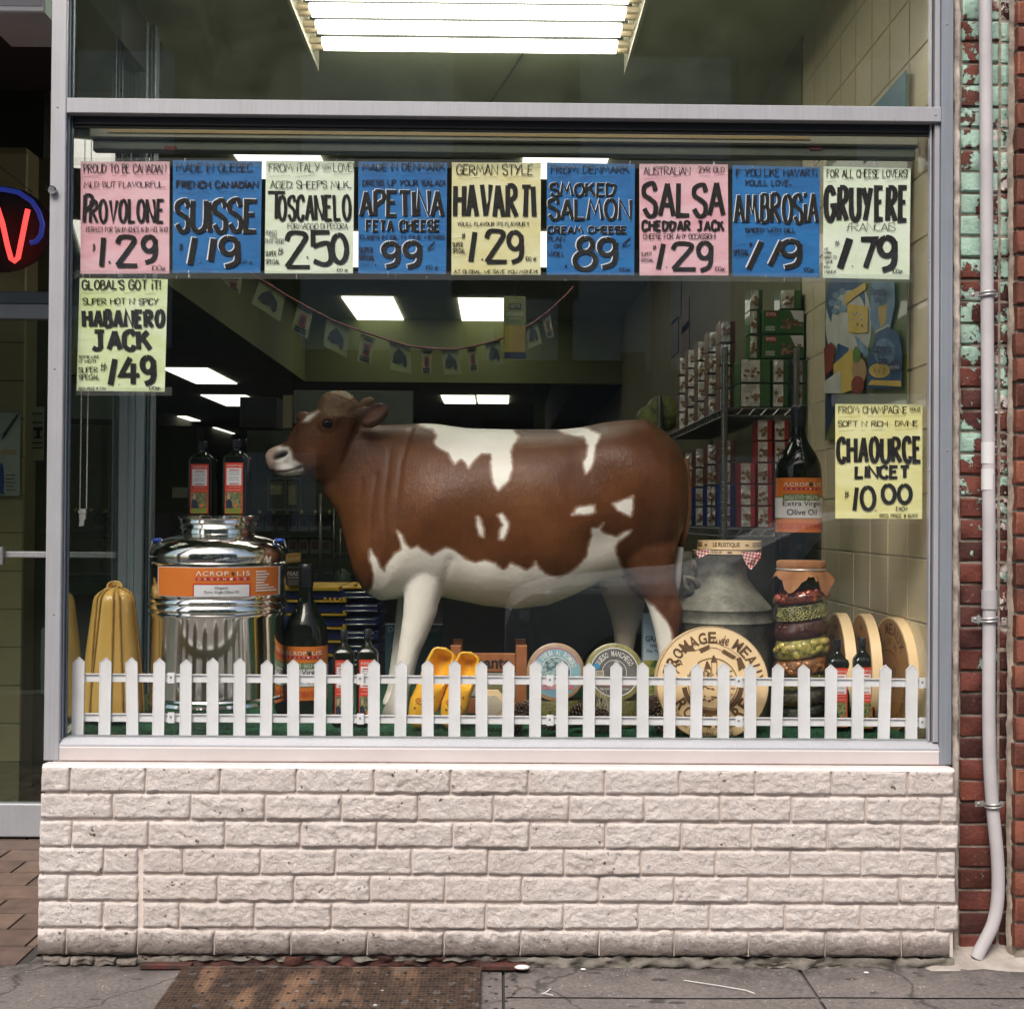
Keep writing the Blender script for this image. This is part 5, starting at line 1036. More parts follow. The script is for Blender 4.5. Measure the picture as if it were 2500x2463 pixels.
# ================================================================ TWO PROVOLONE CHEESES IN ROPE
m, t, b, pos = newmat('provolone_rind'); t.links.new(ramp(t, noi(t, pos, 5, 7), [(.3, (.76, .42, .09)), (.7, (.88, .54, .15))]), b.inputs['Base Color']); b.inputs['Roughness'].default_value = .3; b.inputs['Coat Weight'].default_value = .4; bump(t, b, noi(t, pos, 25, 6), .25, .005); PROV = m
ROPE = mat('rope', (.66, .40, .12), .7, col2=(.50, .28, .07), vs=40, bmp=.5, bs=200)
def provolone(pxc, y, ytop, scale, label):
    s = SCL(y) * scale; c = P(pxc, 1500, y); z = lambda py: P(pxc, py, y).z; zt = z(ytop); H = zt - FLZ
    t_ = thing('provolone', (c.x, y, FLZ), label, 'cheese')
    def rad(f):
        return 77 * s * (1 - .0 * f) * (min(1, .62 + .38 * math.sin(min(1, f / .06) * math.pi / 2)) if f < .06 else 1) * (1 - .42 * max(0, (f - .06) / .94) ** 1.25 if f < .9 else (1 - .42 * ((.9 - .06) / .94) ** 1.25) * math.sqrt(max(0, 1 - ((f - .9) / .1) ** 2)))
    n = 64; rs = []
    for j in range(41):
        f = j / 40 if j < 32 else .8 + .2 * ((j - 32) / 8) ** .55 if False else j / 40
        if j > 36: f = .9 + .1 * math.sin((j - 36) / 4 * math.pi / 2)
        r_ = rad(min(f, .9995)); rs.append([(c.x + r_ * (1 - .008 * max(0, math.cos(8 * a + .3)) ** 6) * math.cos(a), y + r_ * (1 - .008 * max(0, math.cos(8 * a + .3)) ** 6) * math.sin(a), FLZ + .002 + f * H * .985) for a in [2 * math.pi * k / n for k in range(n)]])
    MB().rings(rs).build('rind', PROV, t_, smooth=True)
    for k, (a0, tw) in enumerate(((-.35, -.12), (-.62, .22), (.28, -.05), (-2.36, .1), (.55, .05), (1.5, 0), (2.6, 0))):
        a0 += math.pi * 1.5; q = []
        for j in range(36):
            f = .99 * (1 - j / 35); r_ = rad(min(max(f, .002), .9)) if f < .9 else rad(min(f, .999)); a = a0 + tw * (1 - f); q.append((c.x + (r_ + .001) * math.cos(a), y + (r_ + .001) * math.sin(a), FLZ + .006 + f * H * .985))
        for ph in (0, math.pi):
            qq = [(x + .0022 * math.cos(i * 2.2 + ph), yy + .0022 * math.sin(i * 2.2 + ph), z_ + .001 * math.sin(i * 2.2 + ph)) for i, (x, yy, z_) in enumerate([tuple(Vector(q[i // 4]).lerp(Vector(q[min(i // 4 + 1, 35)]), (i % 4) / 4)) for i in range(140)])]
            if ph == 0: rb_ = MB()
            rb_.tube(qq, .0021, 5)
        rb_.build('rope', ROPE, t_, smooth=True)
    mb = MB(); rnd = random.Random(3)
    for k in range(7):
        a = k * 1.1; mb.tube([(c.x + .018 * math.cos(a + i * .5) * (1 + .2 * i / 6), y + .014 * math.sin(a + i * .5), zt - .004 + .010 * math.sin(i * .6 + k) + .004 * (k % 3)) for i in range(8)], .0033, 6)
    mb.build('knot', ROPE, t_, smooth=True); return t_
provolone(278, .30, 1432, 1, 'tall yellow roped provolone cheese at the left of the window')
# ================================================================ CLOGS
CLG = mat('yellow_clog', (.82, .46, .03), .28, col2=(.74, .38, .025), vs=10, coat=.4, bmp=.15, bs=30)
def clog(pxt, pyt, pxb, pyb, hw, y, tilt, label):
    """wooden clog standing on its toe with the opening facing the street"""
    top = P(pxt, pyt, y + .05); bot = P(pxb, pyb, y); bot.z = FLZ + .004; ax = top - bot; L = ax.length; u = ax.normalized(); side = Vector((1, 0, 0)); side = (side - u * side.dot(u)).normalized(); nrm = side.cross(u).normalized()
    if nrm.y > 0: nrm = -nrm
    s = SCL(y); t_ = thing('clog', bot, label, 'clog', 'pair of yellow wooden clogs'); n = 36; rs = []
    def W(f): return hw * s * (.30 + .70 * min(1, (f / .30)) ** .55 if f < .3 else 1 - .10 * math.sin((f - .3) / .35 * math.pi) * .6 if f < .65 else 1 - .22 * ((f - .65) / .35) ** 2.2)
    def D(f): return hw * s * (.25 + .65 * min(1, f / .45) ** .7 if f < .45 else .90 + .0 * f)
    rings_ = []
    for j in range(37):
        f = j / 36; w_ = W(f) * (math.sqrt(max(0, 1 - ((f - .93) / .07) ** 2)) if f > .93 else 1) * (math.sin(min(1, (f + .002) / .06) * math.pi / 2)); d_ = D(f) * (math.sqrt(max(.02, 1 - ((f - .9) / .12) ** 2)) if f > .9 else 1) * math.sin(min(1, (f + .002) / .05) * math.pi / 2)
        rr = []
        for k in range(n):
            a = 2 * math.pi * k / n; c_ = bot + u * (f * L); x_ = w_ * math.cos(a); d2 = math.sin(a)
            # opening: scoop the street side above the instep
            dep = d_ * d2
            if f > .52 and d2 > 0:
                e = min(1, (f - .52) / .10) * min(1, max(0, (.955 - f) / .035)); lim = abs(math.cos(a)); inn = max(0, 1 - (lim / .74) ** 4)
                dep = dep * (1 - e * inn) - e * inn * d_ * .62
            rr.append(c_ + side * x_ + nrm * dep)
        rings_.append(rr)
    MB().rings(rings_).build('shoe', CLG, t_, smooth=True)
    c_ = bot + u * (L * .31) + nrm * (D(.31) + .0006); mb = MB()
    q = [c_ + side * (.012 * math.cos(a) * 1.2 - .01) + u * (.007 * math.sin(a)) - nrm * (.001 + abs(math.cos(a)) * .0005) for a in [i * math.pi / 8 for i in range(17)]]; mb.tube(q, .0009, 5); mb.tube([c_ + side * -.018 - nrm * .0, c_ + side * -.004 + u * .004, c_ + side * .0 - u * .005], .0009, 5); mb.build('red_stamp', RD, t_)
    for fa, sa in ((.42, .45), (.30, .45), (.22, -.5)):
        c_ = bot + u * (L * fa) + side * (W(fa) * sa) + nrm * (D(fa) * math.sqrt(1 - sa * sa) - .001); MB().sph(c_, .004, 10, 6).build('dimple', mat('clog_dimple', (.42, .19, .03), .6), t_, smooth=True)
clog(1090, 1582, 1012, 1789, 37, .16, 0, 'yellow wooden clog standing on its toe, leaning right, nearer the cow leg')
clog(1150, 1592, 1092, 1790, 34, .16, 0, 'yellow wooden clog standing on its toe beside the wooden crate')
# ================================================================ CRATE, CHEESES, BOXES
WOOD = mat('reddish_wood', (.34, .13, .045), .5, col2=(.26, .09, .03), vs=14, bmp=.3); PALEW = mat('pale_veneer', (.82, .62, .36), .45, col2=(.76, .56, .31), vs=5, bmp=.15, bs=40); BRN = mat('brown_print', (.13, .065, .022), .6)
def pl(y):                       # pixel plane at depth y
    return lambda a, b_, d: P(a, b_, y) + Vector((0, d, 0))
def ptxt(mb, s, y, x0, y0, x1, y1, d=0, **k): print_text(mb, s, lambda a, b_, dd: P(a, b_, y) + Vector((0, dd, 0)), x0, y1, x1, y0, d, **k)
def pbox(px0, px1, py0, py1, y, dep, b=.002):      # box whose street face fills the pixels
    a = P(px0, py1, y); c = P(px1, py0, y); return MB().bbox(min(a.x, c.x), max(a.x, c.x), y, y + dep, a.z, c.z, b)
yc_ = .36
cr = thing('wooden_crate', (P(1193, 1650, yc_).x, yc_, FLZ), 'small reddish wooden crate with black gothic lettering behind the clogs', 'crate')
for a, c_ in ((1100, 1125), (1260, 1287)):
    z0 = P(a, 1576, yc_ - .006).z; MB().bbox(P(a, 1600, yc_ - .006).x, P(c_, 1600, yc_ - .006).x, yc_ - .006, yc_ + .022, FLZ, z0, .002).build('post', WOOD, cr); MB().bbox(P(a, 1600, yc_).x, P(c_, 1600, yc_).x, yc_ + .18, yc_ + .205, FLZ, z0, .002).build('post', WOOD, cr)
sb = pbox(1126, 1259, 1595, 1640, yc_, .012).build('board', WOOD, cr); pbox(1126, 1259, 1643, 1700, yc_ + .002, .012).build('board', mat('grey_label_board', (.36, .34, .31), .6), cr); pbox(1128, 1257, 1704, 1742, yc_ + .003, .012).build('board', WOOD, cr)
pbox(1110, 1125, 1600, 1640, yc_ + .03, .15).build('side_board', WOOD, cr); pbox(1262, 1280, 1600, 1640, yc_ + .03, .15).build('side_board', WOOD, cr)
mb = MB(); ptxt(mb, 'Dinante', yc_ - .001, 1130, 1602, 1247, 1632, bold=.03); mb.build('lettering', BL, sb)
mb = MB(); ptxt(mb, 'La Raclette', yc_ + .0, 1185, 1651, 1215, 1658, shear=.3); ptxt(mb, 'Fromage', yc_, 1192, 1664, 1218, 1670); mb.build('small_lettering', BL, cr)
OLV = mat('woven_green_rind', (.14, .13, .04), .6, col2=(.07, .07, .02), vs=60, bmp=1, bs=130, bd=.004)
def flat_wheel(pxc, hw, pt, y, label):
    s = SCL(y); c = P(pxc, pt, y); r = hw * s; t_ = MB().lathe([(.001, FLZ + .002), (r * .95, FLZ + .002), (r, FLZ + .012), (r * 1.01, (FLZ + c.z) / 2), (r, c.z - .008), (r * .95, c.z), (.001, c.z + .001)], (c.x, y + r * .3), 48).build('flat_cheese', OLV, smooth='auto'); tag(t_, label, 'cheese', 'green-rinded cheese wheels lying flat')
flat_wheel(1357, 66, 1706, .25, 'green-brown cheese wheel lying flat under the blue-labelled round cheese'); flat_wheel(1508, 64, 1706, .25, 'green-brown cheese wheel lying flat under the manchego'); flat_wheel(1212, 44, 1672, .36, 'green woven-rind cheese wheel in front of the wooden crate')
def disc(name, cx, cy, r_px, y, thick, m, label, cat, lean=.12, group=None):
    """round cheese or box standing on its edge, leaning back"""
    s = SCL(y); c = P(cx, cy, y); r = r_px * s; t_ = thing(name, c, label, cat, group); ct, st = math.cos(lean), math.sin(lean)
    def fn(a, b_, d): return Vector((c.x + a * r, c.y + b_ * r * st + d * ct, c.z + b_ * r * ct - d * st))
    n = 64; rs = []
    for k_, d in ((.93, 0), (.985, .002), (1, .008), (1, thick - .008), (.985, thick - .002), (.93, thick)): rs.append([fn(k_ * math.cos(2 * math.pi * i / n), k_ * math.sin(2 * math.pi * i / n), d) for i in range(n)])
    MB().rings(rs).build('rind' if cat == 'cheese' else 'box', m, t_, smooth='auto'); return t_, fn
def circ(mb, fn, r0, r1, d, a0=0, a1=360, cx=0, cy=0, n=48):
    vs = []
    for i in range(n + 1):
        a = R(a0 + (a1 - a0) * i / n); vs += [fn(cx + r0 * math.cos(a), cy + r0 * math.sin(a), d), fn(cx + r1 * math.cos(a), cy + r1 * math.sin(a), d)]
    mb.add(vs, [(2 * i, 2 * i + 2, 2 * i + 3, 2 * i + 1) for i in range(n)])
RIND = mat('brown_rind', (.36, .235, .13), .45, col2=(.26, .16, .08), vs=25, bmp=.6, bs=60, coat=.3)
# Rosemary sheep cheese
t_, fn = disc('round_cheese', 1357, 1640, 71, .22, .07, RIND, 'round cheese with a blue label and red lettering, left of the manchego', 'cheese', .16)
mb = MB(); circ(mb, fn, .001, .86, -.001); lb = mb.build('label', mat('pale_blue_label', (.23, .40, .45), .35, coat=.5), t_)
mb = MB(); circ(mb, fn, .001, .50, -.0016); mb.build('sheep_picture', mat('sheep_picture', (.30, .40, .38), .5, col2=(.05, .10, .12), vs=90, lo=.42, hi=.58), lb)
mb = MB(); arc_text(mb, 'DE OVEJA AL ROMERO', fn, 0, 0, .66, 165, 15, .17, -.0022, .01); circ(mb, fn, .50, .52, -.002); mb.build('white_lettering', WP, lb)
mb = MB(); circ(mb, fn, .80, .835, -.002, 20, 160); print_text(mb, 'Rocinante', fn, -.62, -.60, .62, -.34, -.0024, bold=.02); mb.build('red_lettering', mat('salmon_print', (.62, .12, .10), .5), lb)
mb = MB()
for k in range(5): circ(mb, fn, .60 + k * .05, .612 + k * .05, -.002, 215, 325)
mb.build('blue_rings', mat('deep_blue_print', (.05, .16, .30), .5), lb)
# Manchego
t_, fn = disc('round_cheese', 1500, 1641, 72, .22, .07, mat('manchego_rind', (.26, .24, .085), .4, col2=(.15, .14, .04), vs=30, bmp=.8, bs=90, coat=.4), 'round manchego cheese with a black label between the blue-labelled cheese and the big disc', 'cheese', .16)
mb = MB(); circ(mb, fn, .001, .82, -.001); lb = mb.build('label', mat('dark_grey_label', (.075, .075, .07), .3, coat=.7, col2=(.15, .15, .14), vs=18), t_)
mb = MB(); circ(mb, fn, .80, .83, -.0016); circ(mb, fn, .40, .42, -.0016, -20, 200); arc_text(mb, 'QUESO MANCHEGO', fn, 0, .0, .63, 158, 22, .19, -.0022, .015); print_text(mb, 'denominacion de origen', lambda a, b_, d: fn(a, b_, d), -.5, -.60, .5, -.52, -.002, shear=.3); mb.build('white_lettering', WP, lb)
mb = MB(); print_text(mb, 'Villacenteno', fn, -.55, -.46, .55, -.24, -.0024, bold=.01, shear=.2); mb.build('red_lettering', MC['salmon_print'], lb)
mb = MB(); mb.add([fn(-.64, -.16, -.0024), fn(-.36, -.16, -.0024), fn(-.36, .06, -.0024), fn(-.64, .06, -.0024)], [(0, 1, 2, 3)]); bc_ = mb.build('barcode', mat('cream_print', (.62, .58, .45), .5), lb)
mb = MB(); [mb.add([fn(x, -.12, -.003), fn(x + .010, -.12, -.003), fn(x + .010, .04, -.003), fn(x, .04, -.003)], [(0, 1, 2, 3)]) for x in [-.60 + i * .024 for i in range(9)]]; mb.build('bars', BL, bc_)
mb = MB(); circ(mb, fn, .001, .11, -.0024, cx=-.60, cy=.20); mb.build('blue_seal', mat('blue_seal', (.06, .28, .50), .5), lb)
mb = MB(); mb.add([fn(a, b_, -.0024) for a, b_ in ((-.10, -.2), (.28, -.2), (.22, .22), (.12, .40), (.0, .38), (-.06, .15))], [(0, 1, 2, 3, 4, 5)]); mb.build('figure_picture', mat('pale_figure', (.42, .44, .42), .5), lb)
# big Meaux disc
t_, fn = disc('cheese_box', 1740, 1668, 139, .10, .055, PALEW, 'big pale round cheese box lid printed FROMAGE de MEAUX standing before the milk can', 'cheese box', .10)
mb = MB(); arc_text(mb, 'FROMAGE', fn, 0, 0, .80, 170, 84, .20, -.0015, .02); arc_text(mb, 'MEAUX', fn, 0, 0, .80, 62, 0, .20, -.0015, .02); arc_text(mb, 'ROUZAIRE', fn, 0, 0, .66, 205, 335, .21, -.0015, .025, inward=True)
circ(mb, fn, .43, .445, -.0012); circ(mb, fn, .985, .995, -.0012); circ(mb, fn, .46, .55, -.0013, 188, 352)
print_text(mb, 'de', fn, .14, .66, .30, .84, -.0015, shear=.4)
print_text(mb, 'NE', fn, -.86, .18, -.75, .27, -.0015); print_text(mb, 'IBUS', fn, -.46, .05, -.24, .15, -.0015, shear=.2)
arc_text(mb, 'SOFT RIPENED CHEESE', fn, 0, 0, .82, 208, 255, .06, -.0015, 0, inward=True); arc_text(mb, "UNPASTEURISED COW'S MILK SALTED", fn, 0, 0, .90, 205, 262, .05, -.0015, 0, inward=True)
arc_text(mb, 'FROM PARISIENNE', fn, 0, 0, .80, 262, 300, .06, -.0015, 0, inward=True); print_text(mb, 'BRIE - FRANCE', fn, -.12, -.90, .34, -.84, -.0015); print_text(mb, 'TOURNAN EN BRIE', fn, -.05, -.95, .25, -.92, -.0015)
# banner, crown, scrolls and town view
bn = [(-.52, .60), (-.30, .62), (-.12, .68), (.08, .66), (.30, .56), (.48, .42), (.56, .28)]
for w0, w1 in ((.05, .042), (-.042, -.05)):
    for i in range(len(bn) - 1):
        (a, b_), (c_, d_) = bn[i], bn[i + 1]; mb.add([fn(a, b_ + w0, -.0014), fn(c_, d_ + w0, -.0014), fn(c_, d_ + w1, -.0014), fn(a, b_ + w1, -.0014)], [(0, 1, 2, 3)])
for q in ([(-.62, .54), (-.5, .60), (-.60, .66), (-.36, .66), (-.30, .57)], [(-.24, .60), (-.05, .68), (-.05, .60), (-.20, .53)], [(.20, .60), (.42, .47), (.37, .42), (.16, .54)], [(.50, .46), (.60, .24), (.53, .27), (.46, .22), (.42, .44)]): mb.add([fn(a, b_, -.0016) for a, b_ in q], [tuple(range(len(q)))])
for k in range(5): a = .0 + k * .055; mb.add([fn(a, .70, -.0016), fn(a + .045, .70, -.0016), fn(a + .022, .78, -.0016)], [(0, 1, 2)])
for cx, cy, sg in ((-.60, .36, 1), (.70, .10, -1)): circ(mb, fn, .035, .055, -.0015, 0, 300, cx, cy, 16); circ(mb, fn, .07, .09, -.0015, 60 * sg, 60 * sg + 200, cx + .03 * sg, cy - .10, 16)
for x, w_, h, t2 in ((-.30, .14, .22, .14), (-.14, .10, .30, .14), (-.02, .09, .42, .12), (.10, .12, .20, .10), (.22, .12, .10, .06)):
    for a, b_, c_, d_ in ((x, -.05, x + .010, h - .05), (x + w_, -.05, x + w_ + .010, h - .05)): mb.add([fn(a, b_, -.0014), fn(c_, b_, -.0014), fn(c_, d_, -.0014), fn(a, d_, -.0014)], [(0, 1, 2, 3)])
    mb.add([fn(x - .01, h - .05, -.0015), fn(x + w_ + .02, h - .05, -.0015), fn(x + w_ / 2, h + t2 - .04, -.0015), fn(x + w_ / 2 - .02, h + t2 - .06, -.0015)], [(0, 1, 2, 3)])
rnd = random.Random(5)
for k in range(60):
    x = rnd.uniform(-.34, .32); y = rnd.uniform(-.36, -.05) if k % 2 else rnd.uniform(-.05, .22); w_ = rnd.uniform(.015, .07); h = rnd.uniform(.008, .03)
    if x * x + y * y < .14: mb.add([fn(x, y, -.0016), fn(x + w_, y, -.0016), fn(x + w_, y + h, -.0016), fn(x, y + h, -.0016)], [(0, 1, 2, 3)])
mb.build('brown_printing', BRN, t_)
# three round boxes edge-on at the right
def tilted_box(cx, py0, py1, hwx, y, yaw, thick, label, lids=()):
    s = SCL(y); c = P(cx, (py0 + py1) / 2, y); r = (py1 - py0) / 2 * s; t_ = thing('cheese_box', c, label, 'cheese box', 'round wooden cheese boxes standing on edge at the right'); ax = Vector((math.cos(yaw), math.sin(yaw), 0)); nn = Vector((math.sin(yaw), -math.cos(yaw), 0))
    def fn(a, b_, d): return c + ax * (a * r) + Vector((0, 0, b_ * r)) - nn * d
    n = 56; MB().rings([[fn(k_ * math.cos(2 * math.pi * i / n), k_ * math.sin(2 * math.pi * i / n), d) for i in range(n)] for k_, d in ((.985, 0), (1, .001), (1, thick - .001), (.985, thick))]).build('box', PALEW, t_, smooth='auto')
    mb = MB(); circ(mb, fn, .001, .97, -.0006); lb = mb.build('printed_lid', mat('tan_lid', (.42, .24, .09), .5, col2=(.36, .20, .075)), t_); return t_, fn, lb
for cx, a, b_, yy, yaw, th_, lab in ((2038, 1496, 1782, .36, -1.655, .032, 'round wooden cheese box on edge, leftmost and darkest of the three at right'), (2099, 1498, 1782, .32, -1.655, .030, 'round wooden cheese box on edge, middle of the three at right')):
    t_, fn, lb = tilted_box(cx, a, b_, 0, yy, yaw, th_, lab); mb = MB()
    for k in range(14): a0 = 30 + k * 22; circ(mb, fn, .55 + .1 * (k % 3), .62 + .1 * (k % 3), -.0012, a0, a0 + 13, n=6)
    mb.build('printing', BRN, lb)
t_, fn, lb = tilted_box(2172, 1506, 1786, 0, .27, -1.545, .036, 'round wooden cheese box lettered MEAUX nearest the right edge of the window'); mb = MB()
arc_text(mb, 'DE MEAUX', fn, 0, 0, .80, 150, 35, .20, -.0012, .02); arc_text(mb, 'AU LAIT CRU', fn, 0, 0, .58, 125, 50, .11, -.0012, .005); print_text(mb, 'ESTERNAY', fn, -.45, .0, .35, .16, -.0012, bold=.01); arc_text(mb, 'APPELLATION D ORIGINE', fn, 0, 0, .80, 230, 350, .14, -.0012, .01, inward=True)
for sg in (1, -1):
    for i in range(14):
        a, b_ = -.6 + i * 1.1 / 14, -.6 + (i + 1) * 1.1 / 14; h = lambda x: .08 + sg * .33 * math.sqrt(max(0, 1 - ((x + .05) / .56) ** 2)); mb.add([fn(a, h(a), -.0012), fn(b_, h(b_), -.0012), fn(b_, h(b_) + .014, -.0012), fn(a, h(a) + .014, -.0012)], [(0, 1, 2, 3)])
mb.build('printing', BRN, lb)
# small octagonal box
c = P(1201, 1722, .13); o = MB().rings([[(c.x + r_ * math.cos(R(22.5 + 45 * k)), y_, c.z + r_ * math.sin(R(22.5 + 45 * k))) for k in range(8)] for r_, y_ in ((.044, .13), (.044, .155))]).build('octagonal_box', PALEW); tag(o, 'small octagonal pale wooden box leaning between the clogs and the crate', 'cheese box')
MB().rings([[(c.x + r_ * math.cos(R(22.5 + 45 * k)), y_, c.z + r_ * math.sin(R(22.5 + 45 * k))) for k in range(8)] for r_, y_ in ((.030, .1285), (.0301, .1299))]).build('lid_picture', mat('cream_picture', (.58, .52, .40), .5, col2=(.12, .10, .08), vs=60, lo=.3, hi=.4), o)
# pine cones
PCM = mat('pine_cone_brown', (.12, .07, .04), .7, col2=(.05, .03, .02), vs=70); PCT = mat('pine_tip', (.48, .40, .33), .7)
def cone(px, py, y, r, label):
    c = P(px, py, y); c.z = max(c.z, FLZ + r * .9); mb, mt = MB(), MB(); rnd = random.Random(px)
    rot = Matrix.Rotation(rnd.uniform(0, 6), 3, 'Z') @ Matrix.Rotation(rnd.uniform(.8, 1.5), 3, 'X')
    for k in range(70):
        f = k / 70; a = k * 2.4; rr = r * (.35 + .65 * math.sin(math.pi * (f * .85 + .1))); z = (f - .5) * r * 2.2
        d = Vector((math.cos(a), math.sin(a), .25)); p0 = Vector((0, 0, z)); p1 = p0 + d * rr; sd_ = Vector((-math.sin(a), math.cos(a), 0)) * r * .22; up = Vector((0, 0, r * .10))
        q = [p0, p1 + sd_ - up, p1 + d * r * .08, p1 - sd_ - up, p1 + up]; q = [c + rot @ v for v in q]; mb.add(q, [(0, 1, 4), (0, 4, 3), (1, 2, 4), (2, 3, 4), (0, 3, 2, 1)])
        t2 = [c + rot @ v for v in (p1 + sd_ * .8 - up * .4 + d * .0012, p1 + d * (r * .10), p1 - sd_ * .8 - up * .4 + d * .0012, p1 + up * 1.1 + d * .001)]; mt.add(t2, [(0, 1, 3), (1, 2, 3)])
    o = mb.build('pine_cone', PCM); tag(o, label, 'pine cone', 'pine cones along the fence'); mt.build('scale_tip', PCT, o, kind='stuff')
for px, py, y, r, lab in ((1264, 1738, .12, .024, 'pine cone between the crate post and the flat cheese wheel, left one'), (1285, 1730, .15, .022, 'pine cone between the crate post and the flat cheese wheel, right one'), (1410, 1745, .12, .026, 'pine cone left of the fence picket between the two flat cheese wheels'), (1440, 1742, .14, .024, 'pine cone with pale tips between the two flat cheese wheels'),
     (1470, 1748, .12, .022, 'pine cone in front of the manchego'), (1598, 1722, .13, .028, 'dark pine cone left of the big cheese box lid, upper one'), (1612, 1760, .11, .026, 'pine cone at the lower left edge of the big cheese box lid'), (1345, 1765, .09, .020, 'low pine cone under the blue-labelled cheese'), (1255, 1775, .09, .020, 'low pine cone in front of the crate post')): cone(px, py, y, r, lab)
# dry twigs before the manchego
mb = MB(); rnd = random.Random(9)
for k in range(40):
    p = P(1475 + rnd.uniform(-25, 25), 1755, .15); q = p + Vector((rnd.uniform(-.03, .03), rnd.uniform(-.02, .02), rnd.uniform(.04, .085))); p.z = FLZ; mb.tube([p, (p + q) / 2 + Vector((rnd.uniform(-.01, .01), 0, 0)), q], .0007, 4)
tag(mb.build('dry_twigs', mat('dry_twig', (.42, .38, .30), .8)), 'tuft of pale dry twigs before the manchego cheese', 'twigs')
# Graskaas carton
c = pbox(1570, 1665, 1500, 1742, .55, .05).build('carton', mat('sky_blue_carton', (.30, .52, .70), .5, col2=(.55, .66, .74), vs=3)); tag(c, 'blue and white cheese carton behind the cow hind leg', 'carton')
mb = MB(); ptxt(mb, 'GRASKAAS', .549, 1576, 1552, 1655, 1566, bold=.01); ptxt(mb, 'HAS ARRIVED', .549, 1588, 1572, 1650, 1580); ptxt(mb, 'The Taste of Spring', .549, 1578, 1585, 1660, 1594, shear=.3); mb.build('lettering', BL, c)
pbox(1571, 1664, 1612, 1700, .5485, .001, .0001).build('meadow_picture', mat('meadow_picture', (.40, .36, .06), .6, col2=(.05, .12, .02), vs=40, lo=.4, hi=.55), c)
# ================================================================ MILK CAN with boxes on top
m, t, b, pos = newmat('aged_tin'); t.links.new(ramp(t, noi(t, pos, 13, 10, .75), [(.36, (.06, .06, .045)), (.64, (.24, .235, .19))]), b.inputs['Base Color']); b.inputs['Metallic'].default_value = .3; b.inputs['Roughness'].default_value = .6; bump(t, b, noi(t, pos, 50, 8, .7), .7, .004); TIN = m
ym = .50; s = SCL(ym); mc = thing('milk_can', (P(1762, 1500, ym).x, ym, FLZ), 'old grey tin milk can standing behind the big cheese box lid', 'milk can')
zz = lambda py: P(1762, py, ym).z
pf_ = [(66, 1352), (72, 1356), (70, 1362), (62, 1372), (60, 1398), (62, 1410), (78, 1432), (104, 1462), (118, 1478), (121, 1484), (118, 1490), (119, 1508), (123, 1514), (119, 1520), (118, 1600), (118, 1735)]
MB().lathe([(.001, zz(1352))] + [(r * s, zz(y)) for r, y in pf_] + [(118 * s, FLZ)], (P(1762, 1500, ym).x, ym), 56).build('body', TIN, mc, smooth='auto')
hd_ = [P(1690, 1448, ym - .06), P(1672, 1430, ym - .06), P(1672, 1408, ym - .06), P(1690, 1412, ym - .06), P(1712, 1440, ym - .05)]
mb = MB(); mb.tube(hd_, .009, 10); mb.build('handle', TIN, mc, smooth=True)
for (x0, x1, y0, y1, lab, dx) in ((1702, 1858, 1320, 1342, 'thin round wooden cheese box printed LE RUSTIQUE, upper of the two on the milk can', 0), (1690, 1850, 1344, 1364, 'thin round wooden cheese box printed LE RUSTIQUE, lower of the two on the milk can', 1)):
    c = P((x0 + x1) / 2, y0, ym); r = (x1 - x0) / 2 * SCL(ym - .05); t_ = thing('rustic_cheese_box', c, lab, 'cheese box', 'thin cheese boxes stacked on the milk can'); za, zb = P(0, y1, ym - r).z, P(0, y0, ym - r).z
    zb = P((x0 + x1) / 2, y0, ym - r).z; za = P((x0 + x1) / 2, y1, ym - r).z
    if dx: za = zz(1352) + .001
    MB().lathe([(r, za), (r, zb - .001)], (c.x, ym), 48).build('box', PALEW, t_, smooth='auto'); f_ = cyl(c.x, ym, r + .0006, 0, 0); mb = MB()
    for off in (-.195, -.068 - .04 * dx, .060): print_text(mb, 'LE RUSTIQUE', f_, off, za + (zb - za) * .22, off + .082, za + (zb - za) * .80, 0, bold=.03); mb.sph(f_(off + .104, za + (zb - za) * .5, 0), .006, 8, 5, (1.4, .1, .5))
    mb.build('printing', BRN, t_)
m, t, b, pos = newmat('gingham'); ck = nd(t, 'ShaderNodeTexChecker'); ck.inputs['Scale'].default_value = 150; mp = nd(t, 'ShaderNodeMapping'); mp.inputs['Rotation'].default_value = (0, .6, 0); mp.inputs['Scale'].default_value = (1, .01, 1); t.links.new(pos, mp.inputs[0]); t.links.new(mp.outputs[0], ck.inputs[0]); ck.inputs[1].default_value = (.5, .04, .05, 1); ck.inputs[2].default_value = (.72, .66, .62, 1); t.links.new(ck.outputs[0], b.inputs['Base Color']); b.inputs['Roughness'].default_value = .8
for q, lab in (([(1700, 1342), (1740, 1342), (1722, 1356), (1706, 1362), (1700, 1352)], 'corner of red gingham cloth at the left between the two thin boxes'), ([(1808, 1346), (1858, 1346), (1854, 1362), (1842, 1384), (1832, 1391), (1822, 1378), (1816, 1362)], 'corner of red gingham cloth hanging at the right of the thin boxes')):
    yy = ym - .11; mb = MB(); mb.prism([(a, b_) for a, b_ in q], lambda a, b_, d: P(a, b_, yy) + Vector((0, d + .012 * math.sin(a * .25), 0)), 0, .0015); tag(mb.build('gingham_cloth', m), lab, 'cloth')
